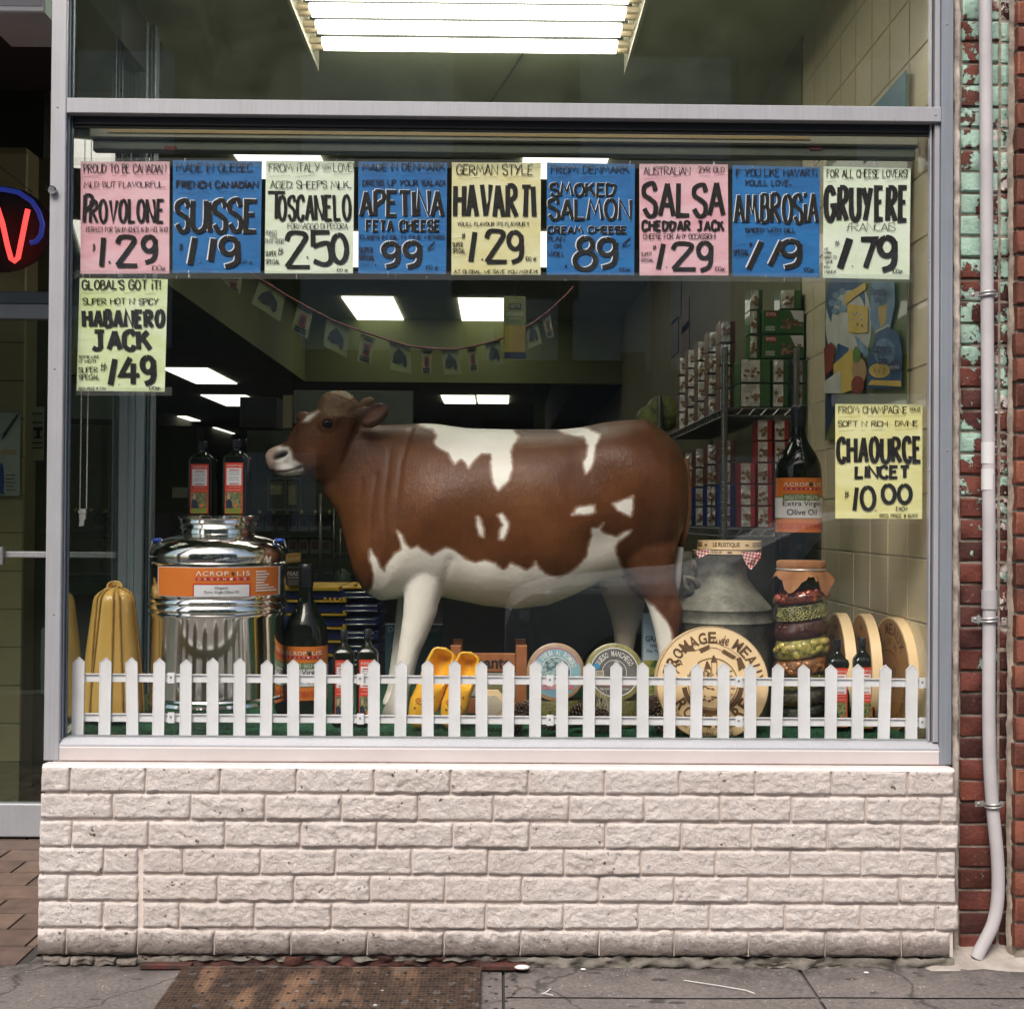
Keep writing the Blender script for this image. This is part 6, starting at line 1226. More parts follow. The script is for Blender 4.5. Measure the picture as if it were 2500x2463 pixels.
# bags beside the can
for px, py, w_, h, cl, lab in ((1666, 1385, 26, 40, (.25, .30, .20), 'small plastic bag of snacks with green and red print beside the milk can'), (1700, 1395, 22, 30, (.20, .10, .05), 'brown packet tucked behind the milk can shoulder')):
    mb = MB(); c = P(px, py, ym + .1); n = 8; vs = []
    for j in range(n + 1):
        for i in range(n + 1):
            u, v_ = i / n * 2 - 1, j / n * 2 - 1; vs.append((c.x + u * w_ * s * (1 - .1 * v_ * v_), c.y - .02 * (1 - u * u) * (1 - v_ * v_) - .004 * noise.noise((u * 3, v_ * 3, px)), c.z + v_ * h * s))
    mb.add(vs, [(j * (n + 1) + i, j * (n + 1) + i + 1, (j + 1) * (n + 1) + i + 1, (j + 1) * (n + 1) + i) for j in range(n) for i in range(n)]); tag(mb.build('snack_bag', mat('bag_%d' % px, cl, .2, col2=(.5, .45, .4), vs=25, coat=.5), smooth=True), lab, 'bag')
# ================================================================ PICKLE JAR
yj_ = .30; s = SCL(yj_); jc = P(1955, 1500, yj_); zz = lambda py: P(1955, py, yj_).z
jr = thing('pickle_jar', (jc.x, yj_, FLZ), 'tall ribbed glass jar of layered olives and peppers under a torn burlap cover', 'jar')
lob = [(1440, 1468, (.26, .045, .02), 'peppers'), (1470, 1512, (.13, .11, .03), 'olive_rings'), (1514, 1554, (.10, .022, .018), 'red_olives'), (1556, 1602, (.46, .36, .10), 'artichokes'), (1604, 1642, (.34, .12, .035), 'chillies'), (1644, 1678, (.26, .21, .05), 'green_olives'), (1680, 1716, (.07, .045, .02), 'black_olives'), (1718, 1755, (.035, .035, .03), 'dark_olives')]
def lobr(f): return (58 + 6 * math.sin(math.pi * f)) * s
tilt = .16
def JR(r_, a, z_): return Vector((jc.x + r_ * math.cos(a), yj_ + r_ * math.sin(a), z_ + tilt * r_ * math.cos(a)))
gp = []
for i_, (a, b_, cl, nm) in enumerate(lob):
    mb = MB(); rs = []
    for j in range(9):
        f = j / 8; r_ = ((50 if nm == 'olive_rings' else 57) + 10 * math.sin(math.pi * (f * .9 + .05)) ** .6) * s * .955; rs.append([JR(r_ * (1 + .03 * noise.noise((math.cos(t2) * 3, math.sin(t2) * 3, i_ + f * 2))), t2, zz(b_) + (zz(a) - zz(b_)) * f) for t2 in [2 * math.pi * k / 40 for k in range(40)]])
    mb.rings(rs); o = mb.build(nm, mat('jar_' + nm, cl, .3, col2=tuple(k * .4 for k in cl), vs=75, bmp=.8, bs=90, bd=.006, lo=.42, hi=.58), jr, smooth=True)
    rnd = random.Random(i_); pm = MB(); rr_ = 65 * s * .95
    cnt, pr2 = ((44, .0085) if nm == 'olive_rings' else (30, .009) if 'olives' in nm else (22, .016) if nm == 'artichokes' else (14, .016))
    for k in range(cnt):
        t2 = math.pi + .15 + (math.pi - .3) * (k + rnd.random() * .6) / cnt; f = (.22 + .28 * (k % 3)) if cnt > 25 else rnd.uniform(.25, .75); c = JR(rr_ * ((.93 if nm == 'olive_rings' else .885) + .05 * math.sin(math.pi * f)), t2, zz(b_) + (zz(a) - zz(b_)) * f)
        if nm == 'olive_rings':
            e1 = Vector((-math.sin(t2), math.cos(t2), 0)); pm.tube([c + e1 * (pr2 * .62 * math.cos(q_)) + Vector((0, 0, pr2 * .62 * math.sin(q_))) for q_ in [i * math.pi / 5 for i in range(11)]], pr2 * .27, 5)
        else: pm.sph(c, pr2, 8, 6, (1, .6, rnd.uniform(.6, 1)))
    pm.build(nm + '_piece', mat('piece_' + nm, (.60, .52, .22) if nm == 'olive_rings' else tuple(min(1, k * 1.35) for k in cl), .25, col2=tuple(k * .7 for k in cl), vs=60, coat=.4), o, smooth=True, kind='stuff')
mb = MB(); rs = []
pz = zz(1412)
pfz = [(44, 1368), (44, 1412), (50, 1432)]
for a, b_, _, _ in lob: pfz += [(60, a), (68, (a + b_) / 2 - 4), (68.5, (a + b_) / 2 + 4), (60, b_)]
for r_, y_ in pfz: rs.append([JR(r_ * s, t2, zz(y_)) if y_ > 1420 else Vector((jc.x + r_ * s * math.cos(t2), yj_ + r_ * s * math.sin(t2), zz(y_))) for t2 in [2 * math.pi * k / 48 for k in range(48)]])
rs.append([Vector((jc.x + 56 * s * math.cos(t2), yj_ + 56 * s * math.sin(t2), FLZ)) for t2 in [2 * math.pi * k / 48 for k in range(48)]])
mb.rings(rs, cap=False); mb.build('glass', glassmat('jar_glass', (.9, .95, .88), ior=1.55), jr, smooth=True)
BUR = mat('burlap', (.36, .17, .07), .9, col2=(.24, .10, .04), vs=14, bmp=.9, bs=300); mb = MB()
MB().lathe([(57 * s, zz(1392)), (59 * s, zz(1384)), (59 * s, zz(1371)), (55 * s, zz(1368)), (.001, zz(1369))], (jc.x, yj_), 40, cap=False).build('cloth_cap', BUR, jr, smooth=True)
MB().lathe([(58 * s, zz(1392)), (60.5 * s, zz(1391)), (60.5 * s, zz(1388)), (58 * s, zz(1387))], (jc.x, yj_), 40, cap=False).build('wire_ring', mat('wire', (.6, .58, .55), .4, metal=.7), jr, smooth=True)
n = 80; vs = []; drop = {0: 1}
for i in range(n):
    a = 2 * math.pi * i / n; d = 16 + 36 * abs(math.sin(a * 2.5 + .6)) ** 2 + 18 * noise.noise((math.cos(a) * 2, math.sin(a) * 2, 4)) + 12 * noise.noise((a * 9, 1, 1)); d = max(12, d); fl_ = 1 + .06 * math.sin(a * 9)
    for k, f in enumerate((0, .3, .65, 1)): r_ = (58 + (18 * f ** .8) * fl_ * (1.0 + .4 * noise.noise((a * 3, 2, 2)))) * s; vs.append((jc.x + r_ * math.cos(a), yj_ + r_ * math.sin(a), zz(1391 + d * f)))
mb = MB(); mb.add(vs, [(i * 4 + k, ((i + 1) % n) * 4 + k, ((i + 1) % n) * 4 + k + 1, i * 4 + k + 1) for i in range(n) for k in range(3)]); mb.build('cloth_skirt', BUR, jr, smooth=True)
# ================================================================ WIRE RACK WITH PACKETS
RKM = mat('dark_chrome', (.22, .22, .20), .3, metal=.8); rx0, rx1, ry0, ry1 = .845, 1.115, 1.34, 3.2
def RZ(px, py): return PX(px, py, rx0)
zS1 = P(1895, 998, ry0).z; zS2 = P(1895, 1292, ry0).z; zT = P(1803, 850, ry0).z
rk = thing('wire_rack', (rx0, ry0, .02), 'chrome wire shelf rack along the right wall loaded with crispbread packets', 'shelf rack')
for x in (rx0, rx1):
    for y in (ry0, ry1):
        mb = MB(); z_ = .02; pr_ = [(.0125, .02)]
        while z_ < zT - .02: z_ += .025; pr_ += [(.0125, z_ - .004), (.0110, z_ - .002), (.0125, z_)]
        pr_ += [(.0125, zT), (.009, zT + .004)]; mb.lathe(pr_, (x, y), 12); mb.build('post', RKM, rk, smooth='auto')
for zs in (zS1, zS2, .55):
    mb = MB(); mb.tube([(rx0, ry0, zs), (rx1, ry0, zs)], .004, 6).tube([(rx0, ry0, zs - .028), (rx1, ry0, zs - .028)], .004, 6).tube([(rx0, ry0, zs), (rx0, ry1, zs)], .004, 6).tube([(rx0, ry0, zs - .028), (rx0, ry1, zs - .028)], .004, 6).tube([(rx1, ry0, zs), (rx1, ry1, zs)], .004, 6)
    q = [(rx0 + (rx1 - rx0) * i / 12, ry0 - .003, zs - (.002 if i % 2 else .026)) for i in range(13)]; mb.tube(q, .0022, 5); q = [(rx0, ry0 + (ry1 - ry0) * i / 60, zs - (.002 if i % 2 else .026)) for i in range(61)]; mb.tube(q, .0022, 4)
    sh = mb.build('shelf', RKM, rk); mb = MB()
    for i in range(70): y = ry0 + .02 + (ry1 - ry0 - .04) * i / 69; mb.tube([(rx0, y, zs + .0035), (rx1, y, zs + .0035)], .0018, 4)
    mb.build('wire', RKM, sh, kind='stuff')
PK = {'green': (mat('crispbread_green', (.035, .13, .025), .35, coat=.4, col2=(.025, .10, .02)), mat('silver_film', (.74, .72, .66), .28, metal=.3, col2=(.42, .40, .36), vs=30, bmp=1, bs=18, bd=.02)), 'brown': (mat('crispbread_brown', (.13, .045, .025), .35, coat=.3), MC['silver_film']), 'red': (mat('packet_red', (.42, .02, .018), .35, coat=.4), MC['silver_film']), 'blue': (mat('packet_blue', (.02, .045, .22), .35, coat=.4), MC['silver_film'])}
FOOD = mat('bread_picture', (.34, .19, .09), .5, col2=(.14, .07, .035), vs=110, lo=.45, hi=.55)
GRP = 'crispbread packets stacked on the wire rack'; CNT = {}
def packet(x, y, z, dx, dy, dz, kind, label, rz=0.0):
    """box of crispbread: coloured ends, silver window with a picture on the face to the street"""
    a_, si = PK[kind]; t_ = thing('crispbread_packet', (x + dx / 2, y, z), label, 'packet', GRP); g = .0015; mb = MB().bbox(x + g, x + dx - g, y, y + dy - g, z + g, z + dz - g, .003); bx = mb.build('box', a_, t_)
    if dx > .13:
        o = MB().add([(x + dx * .66, y - .0008, z + dz * .97), (x + dx * .97, y - .0008, z + dz * .97), (x + dx * .97, y - .0008, z + dz * .50), (x + dx * .78, y - .0008, z + dz * .52)], [(0, 3, 2, 1)]).build('silver_corner', WL, t_)
        mb = MB(); rnd = random.Random(int(z * 1000) + int(x * 999))
        for k in range(16): cx, cz = x + dx * rnd.uniform(.45, .92), z + dz * rnd.uniform(.22, .60); mb.sph((cx, y - .001, cz), .009, 6, 4, (1, .25, .7))
        mb.build('bread_picture', FOOD, t_)
        o = MB().add([(x + dx * .08, y - .001, z + dz * .70), (x + dx * .34, y - .001, z + dz * .70), (x + dx * .34, y - .001, z + dz * .92), (x + dx * .08, y - .001, z + dz * .92)], [(0, 1, 2, 3)]).build('logo', RD, t_)
        f_ = lambda a, b_, d: Vector((x + dx * a, y - .0016 + d, z + dz * b_)); mb = MB(); print_text(mb, 'RYVITA', f_, .10, .74, .32, .88, 0, bold=.02)
        for k in range(3): mb.add([f_(.08, .14 + k * .07, 0), f_(.30, .14 + k * .07, 0), f_(.30, .17 + k * .07, 0), f_(.08, .17 + k * .07, 0)], [(0, 1, 2, 3)])
        mb.build('lettering', WP, o)
    else:
        n = 6; vs = []
        for j in range(n + 1):
            for i in range(n + 1): u, v_ = i / n, j / n; vs.append((x + dx * (.04 + .60 * u), y - .0015 - .006 * abs(noise.noise((x * 40 + u * 4, z * 40 + v_ * 5, y * 9))), z + dz * (.04 + .92 * v_)))
        MB().add(vs, [(j * (n + 1) + i, j * (n + 1) + i + 1, (j + 1) * (n + 1) + i + 1, (j + 1) * (n + 1) + i) for j in range(n) for i in range(n)]).build('silver_end', si, t_)
        mb = MB(); rnd = random.Random(int(z * 1000) + int(x * 999))
        for k in range(7): mb.sph((x + dx * rnd.uniform(.12, .60), y - .006, z + dz * rnd.uniform(.25, .62)), .0075, 6, 4, (1, .25, .8))
        mb.build('bread_picture', FOOD, t_)
    return t_
z1s = zS1 + .006; Y0 = ry0 + .012
row_px = [(1808, 1872), (1874, 1930), (1932, 1984)]
for lv, (pa, pb) in enumerate(((980, 934), (930, 875))):
    for i, (a, c_) in enumerate(((1806, 1882), (1886, 1926), (1934, 1972))):
        xa = P(a, 950, Y0).x; xb = P(c_, 950, Y0).x; packet(xa, Y0, z1s + lv * .092, xb - xa, .13, .090, 'green', 'green and silver crispbread packet on the top shelf, %s of three in the %s row' % (('leftmost', 'middle', 'rightmost')[i], ('lower', 'upper')[lv]))
for lv in range(2):
    xa = P(1862, 800, Y0).x; xb = P(1966, 800, Y0).x; packet(xa, Y0 + .01, z1s + .185 + lv * .094, xb - xa, .09, .091, 'green', 'wide green crispbread box with red logo, %s of the two lying flat' % ('lower', 'upper')[lv]); xa2 = P(1833, 800, Y0).x
    packet(xa2, Y0 + .02, z1s + .185 + lv * .094, xa - xa2 - .004, .1, .090, 'green', 'narrow green packet beside the wide green boxes, %s one' % ('lower', 'upper')[lv])
xa = P(1908, 720, Y0).x; packet(xa, Y0 + .03, z1s + .376, .085, .1, .075, 'green', 'green and white packet lying on top of the whole pile'); packet(P(1836, 720, Y0).x, Y0 + .04, z1s + .374, .05, .1, .078, 'green', 'green and white packet standing at the top left of the pile')
for lv in range(4):
    for k in range(5):
        y = 1.50 + k * .27; packet(rx0 + .01, y, z1s + lv * .088, .062, .10, .085, 'brown', 'brown packet on the rack top shelf, %s stack, %s packet' % (('nearest', 'second nearest', 'middle', 'second farthest', 'farthest')[k], ('bottom', 'second', 'third', 'top')[lv]))
z2s = zS2 + .006
for lv in range(5):
    for i, (a, c_) in enumerate(((1808, 1846), (1850, 1888), (1892, 1930), (1936, 1974))):
        if (lv in (3,) and i == 0) or (lv == 4 and i in (0, 3)): continue
        xa = P(a, 1200, Y0).x; xb = P(c_, 1200, Y0).x; packet(xa, Y0 + .004 * lv, z2s + lv * .082, xb - xa, .1, .080, 'red', 'red and silver packet on the middle shelf, %s column, level %s' % (('leftmost', 'second left', 'second right', 'rightmost')[i], ('one', 'two', 'three', 'four', 'five')[lv]))
for lv in range(4):
    for k in range(5):
        y = 1.47 + k * .30; packet(rx0 + .008, y, z2s + lv * .085, .060, .11, .082, 'blue' if lv < 2 else 'brown', '%s packet on the rack middle shelf, %s stack, %s packet' % ('blue' if lv < 2 else 'brown', ('nearest', 'second nearest', 'middle', 'second farthest', 'farthest')[k], ('bottom', 'second', 'third', 'top')[lv]))
        
# ================================================================ POSTERS ON THE RIGHT WALL
xp = WX - .0065
def wallfn(px, py, d=0): p = PX(px, py, xp); return Vector((p.x + d, p.y, p.z))
po = thing('cheese_poster', wallfn(2110, 730), 'large cheese poster on the right tiled wall with blue packs and yellow cheese', 'poster')
pc = [wallfn(*q) for q in ((2040, 402), (2213, 352))]; yA, yB = wallfn(2014, 900).y, wallfn(2214, 900).y; zA, zB = PX(2014, 1076, xp).z, PX(2014, 400, xp).z
MB().box(xp, xp + .0015, yB, yA, zA, zB).build('sheet', mat('poster_green', (.16, .20, .05), .35, col2=(.07, .12, .06), vs=3, coat=.4), po)
lay = [0]
def art(poly, m, nm='picture'):
    lay[0] += 1; d = -.0004 * lay[0]
    vs = []
    for a, b_ in poly:
        p = wallfn(a, b_, d); p.y = min(max(p.y, yB + .004), yA - .004); p.z = min(max(p.z, zA + .003), zB - .003); vs.append(p)
    return MB().add(vs, [tuple(range(len(vs)))]).build(nm, m, po)
def oval(cx, cy, rx, ry, rot=0, n=24): return [(cx + rx * math.cos(a) * math.cos(rot) - ry * math.sin(a) * math.sin(rot), cy + rx * math.cos(a) * math.sin(rot) + ry * math.sin(a) * math.cos(rot)) for a in [2 * math.pi * k / n for k in range(n)]]
YC1 = mat('poster_cheese', (.58, .42, .10), .5, col2=(.50, .36, .08), vs=12); PWT = mat('poster_white', (.55, .55, .47), .45, col2=(.42, .44, .40), vs=8); PBL = mat('poster_blue', (.035, .11, .22), .4, col2=(.02, .07, .15), vs=10, coat=.3); PBL2 = mat('poster_light_blue', (.18, .30, .38), .4, col2=(.10, .2, .3), vs=20); PRD = mat('poster_red', (.22, .04, .025), .45, vs=40); PGN = mat('poster_leaf', (.10, .19, .03), .5); PTA = mat('poster_tan', (.40, .26, .12), .5); PDB = mat('poster_navy', (.02, .04, .10), .4)
art([(2016, 790), (2030, 740), (2062, 760), (2066, 850), (2040, 1000), (2016, 1070)], PDB); art(oval(2072, 790, 56, 118), PWT); art(oval(2066, 735, 48, 80), PBL)
art(oval(2075, 800, 45, 92), PWT, 'plate')
for k, (a, b_) in enumerate(((2042, 722), (2058, 712), (2034, 740), (2050, 740), (2042, 760), (2060, 754))): art(oval(a, b_, 9, 9, 0, 8), PBL2)
art([(2066, 720), (2115, 690), (2118, 705), (2066, 745)], YC1, 'cheese_wedge'); art([(2072, 742), (2122, 748), (2122, 812), (2076, 814)], YC1, 'cheese_wedge')
for k, (a, b_) in enumerate(((2096, 765), (2105, 768), (2086, 780), (2108, 780), (2098, 792), (2110, 795), (2090, 768))): art(oval(a, b_, 2.6, 3.2, 0, 6), PBL)
art([(2134, 688), (2190, 688), (2192, 740), (2180, 800), (2145, 820), (2130, 780)], PBL2, 'pack'); art([(2150, 750), (2172, 742), (2168, 790), (2156, 800)], YC1); art([(2144, 808), (2178, 790), (2180, 800), (2146, 818)], PWT)
art([(2018, 850), (2036, 835), (2045, 850), (2040, 900), (2020, 920)], PRD, 'sausage'); art([(2052, 838), (2080, 850), (2070, 885), (2044, 885)], PBL, 'pack'); art([(2042, 890), (2088, 850), (2094, 950), (2060, 962), (2042, 960)], YC1, 'cheese_wedge'); art(oval(2106, 905, 18, 32), PTA, 'bread'); art(oval(2102, 940, 16, 22), PRD, 'fruit'); art(oval(2100, 866, 10, 20), PGN, 'leaf'); art([(2092, 812), (2130, 858), (2125, 876), (2105, 850)], PBL2, 'knife'); art([(2060, 905), (2062, 960), (2020, 960), (2022, 930)], PWT)
art([(2125, 950), (2130, 870), (2150, 812), (2178, 798), (2205, 815), (2214, 860), (2213, 946)], PBL, 'pack'); art(oval(2170, 860, 26, 34), PBL2); art(oval(2158, 905, 26, 18), YC1); art(oval(2198, 896, 16, 17), PDB); art([(2138, 928), (2212, 930), (2212, 944), (2130, 940)], YC1)
for k in range(9): art(oval(2144 + (k * 13) % 36, 897 + (k * 7) % 16, 2, 2, 0, 5), PBL)
lay[0] += 3
mb = MB(); wf = lambda a, b_, d: wallfn(a, b_, -.0004 * lay[0] + d)
for s_t, x0, y0, x1, y1 in (('Bavaria', 2148, 838, 2192, 862), ('blu', 2160, 868, 2180, 890), ('Bavaria', 2140, 700, 2180, 722), ('blu', 2150, 724, 2168, 740)): print_text(mb, s_t, wf, x0, y1, x1, y0, 0, bold=.03)
mb.build('black_lettering', PDB, po); mb = MB(); print_text(mb, 'tasty blue', wf, 2186, 904, 2211, 890, 0, shear=.3); mb.build('white_lettering', PWT, po)
tri = [wallfn(2132, 264), wallfn(2213, 172), wallfn(2213, 264)]
ya, yb_ = wallfn(2132, 264).y, wallfn(2213, 172).y; z0_, z1_ = wallfn(2213, 300).z, wallfn(2213, 172).z
o = MB().add([(xp, yb_, z1_), (xp, yb_, z0_), (xp, ya + .1, z0_), (xp, ya, wallfn(2132, 264).z), (xp - .002, yb_, z1_), (xp - .002, yb_, z0_), (xp - .002, ya + .1, z0_), (xp - .002, ya, wallfn(2132, 264).z)], [(4, 5, 6, 7), (3, 2, 1, 0), (0, 1, 5, 4), (3, 0, 4, 7)]).build('blue_pennant', mat('teal_blue_sheet', (.035, .15, .22), .5)); tag(o, 'blue triangular pennant sheet on the right wall above the cross bar', 'pennant')
# ================================================================ CEILING LIGHTS
EMP = emis('light_panel', (1, .93, .84), 1.15)
def panel(pxs, label, z=CEIL - .004, grp='lit ceiling light panels'):
    a = PZ(pxs[0], pxs[1], z); c = PZ(pxs[2], pxs[3], z); x0, x1 = sorted((a.x, PZ(pxs[4], pxs[1], z).x)); y0, y1 = sorted((a.y, c.y))
    o = MB().box(x0, x1, y0, y1, z - .012, z + .003).build('ceiling_light', EMP); tag(o, label, 'ceiling light', grp)
    return o
# near-left corner px,py ; far px,py ; near-right px
panel((566, 367, 640, 432, 775), 'lit ceiling panel behind the blue and pale green cards at the top left'); panel((1277, 378, 1270, 432, 1487), 'lit ceiling panel behind the middle of the card row')
panel((770, 566, 800, 648, 905), 'lit ceiling panel showing between the third and fourth cards'); panel((1230, 566, 1232, 648, 1370), 'lit ceiling panel showing between the fifth and sixth cards')
panel((834, 724, 872, 780, 959), 'slanted lit ceiling panel in the dark ceiling left of centre'); panel((1118, 728, 1127, 781, 1262), 'lit ceiling panel right of centre behind the hanging leaflet')
panel((1076, 965, 1086, 984, 1158), 'small far ceiling light above the cow, left of the pair'); panel((1164, 965, 1170, 984, 1243), 'small far ceiling light above the cow, right of the pair')
panel((395, 898, 452, 935, 505), 'lit ceiling panel right beside the lime green card'); panel((490, 964, 552, 990, 598), 'far lit ceiling panel above the two oil bottles'); panel((430, 1016, 465, 1027, 455), 'tiny far ceiling light right of the door frame'); panel((452, 1043, 520, 1058, 525), 'thin far ceiling light above the left oil bottle'); panel((546, 1070, 580, 1080, 610), 'thin far ceiling light above the right oil bottle')
# big tube fixture over the window
tz = CZ + 1.80
fx = thing('tube_light', (0, 1.3, tz), 'big bright fluorescent tube fixture glowing behind the top pane', 'light fixture'); EMT = emis('lit_tube', (1, 1, .84), 9.0); WEN = mat('fixture_white', (.62, .58, .46), .5)
ys = []
for py in (119, 104, 78, 63, 37, 22, -4, -19): ys.append(PZ(1140, py, tz).y)
xa, xb = PZ(765, 120, tz).x, PZ(1533, 120, tz).x
for y in ys:
    MB().tube([(xa + .045, y, tz), (xb - .045, y, tz)], .0132, 16).build('tube', EMT, fx, smooth='auto')
    for x0, x1 in ((xa + .0, xa + .0449), (xb - .0449, xb)): MB().tube([(x0, y, tz), (x1, y, tz)], .0130, 14).build('tube_end', mat('warm_tube_end', (.62, .50, .34), .5), fx, smooth='auto'); 
for x in (xa - .012, xb + .004): MB().bbox(x, x + .012, min(ys) - .15, max(ys) + .17, tz - .035, CEIL - .001, .002).build('end_plate', WEN, fx)
MB().box(xa - .012, xb + .016, min(ys) - .15, max(ys) + .05, tz + .03, tz + .045).build('reflector', mat('dark_reflector', (.008, .008, .007), .6, spec=.1), fx)
for y in ys:
    for x in (xa + .008, xb - .014): MB().box(x - .006, x + .012, y - .012, y + .012, tz + .018, tz + .03).build('lamp_holder', WEN, fx)
mb = MB(); mb.tube([PZ(1165, 300, CEIL - .002), PZ(1285, 120, CEIL - .002)], .004, 6); tag(mb.build('ceiling_seam', mat('seam', (.04, .05, .03), .8)), 'thin dark cable running across the ceiling behind the top pane', 'cable')
# ================================================================ BULKHEADS
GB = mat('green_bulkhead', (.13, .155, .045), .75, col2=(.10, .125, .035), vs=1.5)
zbk = CZ + (1265 - 935) * 11.5 / F; ybk = 11.5 - 3.26
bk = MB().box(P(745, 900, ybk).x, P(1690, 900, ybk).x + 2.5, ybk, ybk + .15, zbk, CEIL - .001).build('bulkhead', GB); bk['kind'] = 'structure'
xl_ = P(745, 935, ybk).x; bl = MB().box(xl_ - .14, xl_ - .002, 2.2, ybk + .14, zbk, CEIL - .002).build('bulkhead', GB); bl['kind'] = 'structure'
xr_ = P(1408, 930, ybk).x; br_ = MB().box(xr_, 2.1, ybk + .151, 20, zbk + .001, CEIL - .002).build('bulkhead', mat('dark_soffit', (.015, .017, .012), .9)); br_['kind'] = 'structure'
gp = MB().bbox(P(1303, 980, 9.0).x, P(1330, 980, 9).x, 9, 9.1, .02, zbk + .1, .01).build('green_column', GB); gp['kind'] = 'structure'
# ================================================================ BUNTING
BUNT = mat('bunting_card', (.20, .23, .12), .6); cordp = [(610, 668), (650, 690), (700, 722), (760, 755), (820, 786), (880, 808), (940, 828), (1000, 845), (1060, 852), (1110, 853), (1160, 845), (1210, 832), (1260, 812), (1300, 790), (1340, 760), (1385, 718), (1400, 700)]
yb_ = 1.55; bt = thing('bunting', P(1000, 845, yb_), 'string of small paper flags hung in a curve across the shop above the cow', 'bunting')
q = [P(x, y, yb_) for x, y in cordp]; MB().tube(q, .0045, 6).build('cord', mat('red_tinsel', (.20, .03, .02), .6, col2=(.08, .02, .015), vs=90, bmp=1, bs=200), bt)
BSH = mat('bunting_shadow_print', (.03, .04, .05), .6); BRD = mat('bunting_red_print', (.22, .05, .04), .6)
def flag(corners, kind):
    ps = [P(x, y, yb_ + .004) for x, y in corners]; f = MB().add(ps + [p + Vector((0, .001, 0)) for p in ps], [(3, 2, 1, 0), (4, 5, 6, 7), (0, 1, 5, 4), (1, 2, 6, 5), (2, 3, 7, 6), (3, 0, 4, 7)]).build('flag', BUNT, bt)
    def fn(a, b_, d=-.0015): return (ps[0] * (1 - a) + ps[1] * a) * (1 - b_) + (ps[3] * (1 - a) + ps[2] * a) * b_ + Vector((0, d, 0))
    if kind: MB().add([fn(a, b_) for a, b_ in ((.2, .42), (.45, .15), (.78, .42), (.82, .72), (.7, .85), (.6, .68), (.35, .74), (.12, .70))], [tuple(range(8))]).build('cow_picture', BSH, f)
    else:
        MB().add([fn(a, b_) for a, b_ in ((.3, .28), (.75, .28), (.75, .72), (.3, .72))], [(0, 1, 2, 3)]).build('red_square', BRD, f); mb = MB()
        for b0 in (.10, .76, .86): mb.add([fn(.15, b0), fn(.85, b0), fn(.85, b0 + .07), fn(.15, b0 + .07)], [(0, 1, 2, 3)])
        mb.add([fn(.40, .36, -.003), fn(.65, .36, -.003), fn(.65, .62, -.003), fn(.40, .62, -.003)], [(0, 1, 2, 3)]); mb.build('dark_print', BSH, f)
for c_, k in (([(540, 680), (592, 678), (585, 718), (560, 702)], 0), ([(636, 682), (697, 722), (684, 786), (614, 741)], 1), ([(728, 738), (765, 758), (750, 827), (711, 806)], 0), ([(797, 778), (855, 803), (846, 873), (790, 844)], 1), ([(882, 814), (917, 828), (905, 891), (872, 882)], 0), ([(950, 832), (1002, 846), (1004, 912), (953, 902)], 1), ([(1028, 852), (1056, 853), (1052, 915), (1030, 913)], 0), ([(1076, 854), (1118, 853), (1127, 914), (1085, 915)], 1), ([(1140, 850), (1163, 846), (1168, 905), (1147, 909)], 0), ([(1183, 838), (1220, 828), (1230, 890), (1193, 898)], 1), ([(1284, 796), (1310, 780), (1323, 838), (1290, 852)], 1), ([(1322, 774), (1342, 758), (1352, 822), (1336, 826)], 0)): flag(c_, k)
# hanging leaflet
yl = 1.45; lf = thing('hanging_leaflet', P(1258, 780, yl), 'tall green and yellow cheese leaflet hanging from the ceiling', 'leaflet')
pbox(1229, 1284, 724, 876, yl, .003, .0005).build('sheet', mat('leaflet_green', (.10, .14, .07), .5, col2=(.20, .20, .07), vs=12), lf)
pbox(1231, 1282, 795, 860, yl - .001, .0008, .0001).build('cow_picture', mat('leaflet_cow', (.28, .16, .05), .5, col2=(.30, .26, .04), vs=18), lf); pbox(1244, 1272, 742, 754, yl - .002, .0015, .0001).build('black_box', BL, lf); pbox(1232, 1284, 862, 874, yl - .002, .0015, .0001).build('blue_band', mat('navy_band', (.02, .03, .08), .5), lf)
mb = MB(); ptxt(mb, 'BEEMSTER', yl - .003, 1247, 744, 1270, 752); ptxt(mb, 'GRASKAAS', yl - .0022, 1236, 763, 1278, 772); ptxt(mb, 'HAS ARRIVED', yl - .0022, 1243, 775, 1274, 780); mb.build('lettering', mat('cream_letters', (.42, .42, .30), .5), lf)
mb = MB(); mb.tube([P(1258, 726, yl), P(1258, 430, yl)], .001, 4); mb.build('thread', BL, lf)
# ================================================================ BEHIND THE COW
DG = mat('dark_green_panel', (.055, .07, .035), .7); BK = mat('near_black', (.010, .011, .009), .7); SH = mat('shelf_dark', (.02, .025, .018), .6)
sgm = mat('mural_grey_green', (.14, .165, .12), .5, col2=(.10, .13, .10), vs=2)
y = 5.0; o = pbox(716, 1008, 955, 1034, y, .05).build('menu_board', sgm); tag(o, 'grey-green picture board on the back wall behind the cow head', 'menu board')
o = pbox(585, 676, 970, 1043, 5.1, .3).build('wall_television', BK); tag(o, 'black television hanging left of the cow muzzle', 'television')
o = pbox(690, 714, 965, 1045, 5.05, .02).build('vertical_blind', mat('blind_ochre', (.30, .27, .14), .6, vs=30)); tag(o, 'narrow ochre blind panel beside the grey-green board', 'blind')
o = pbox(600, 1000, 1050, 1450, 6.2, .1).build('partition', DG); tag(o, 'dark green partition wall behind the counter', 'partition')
pc_ = thing('product_shelf', P(700, 1350, 4.2), 'dark shelf unit with rows of small grey tubs behind the cow neck', 'shelf unit')
BXM = mat('pale_tub', (.11, .13, .095), .5, col2=(.08, .095, .07)); BXD = mat('tub_picture', (.03, .012, .010), .5, col2=(.07, .025, .02), vs=60)
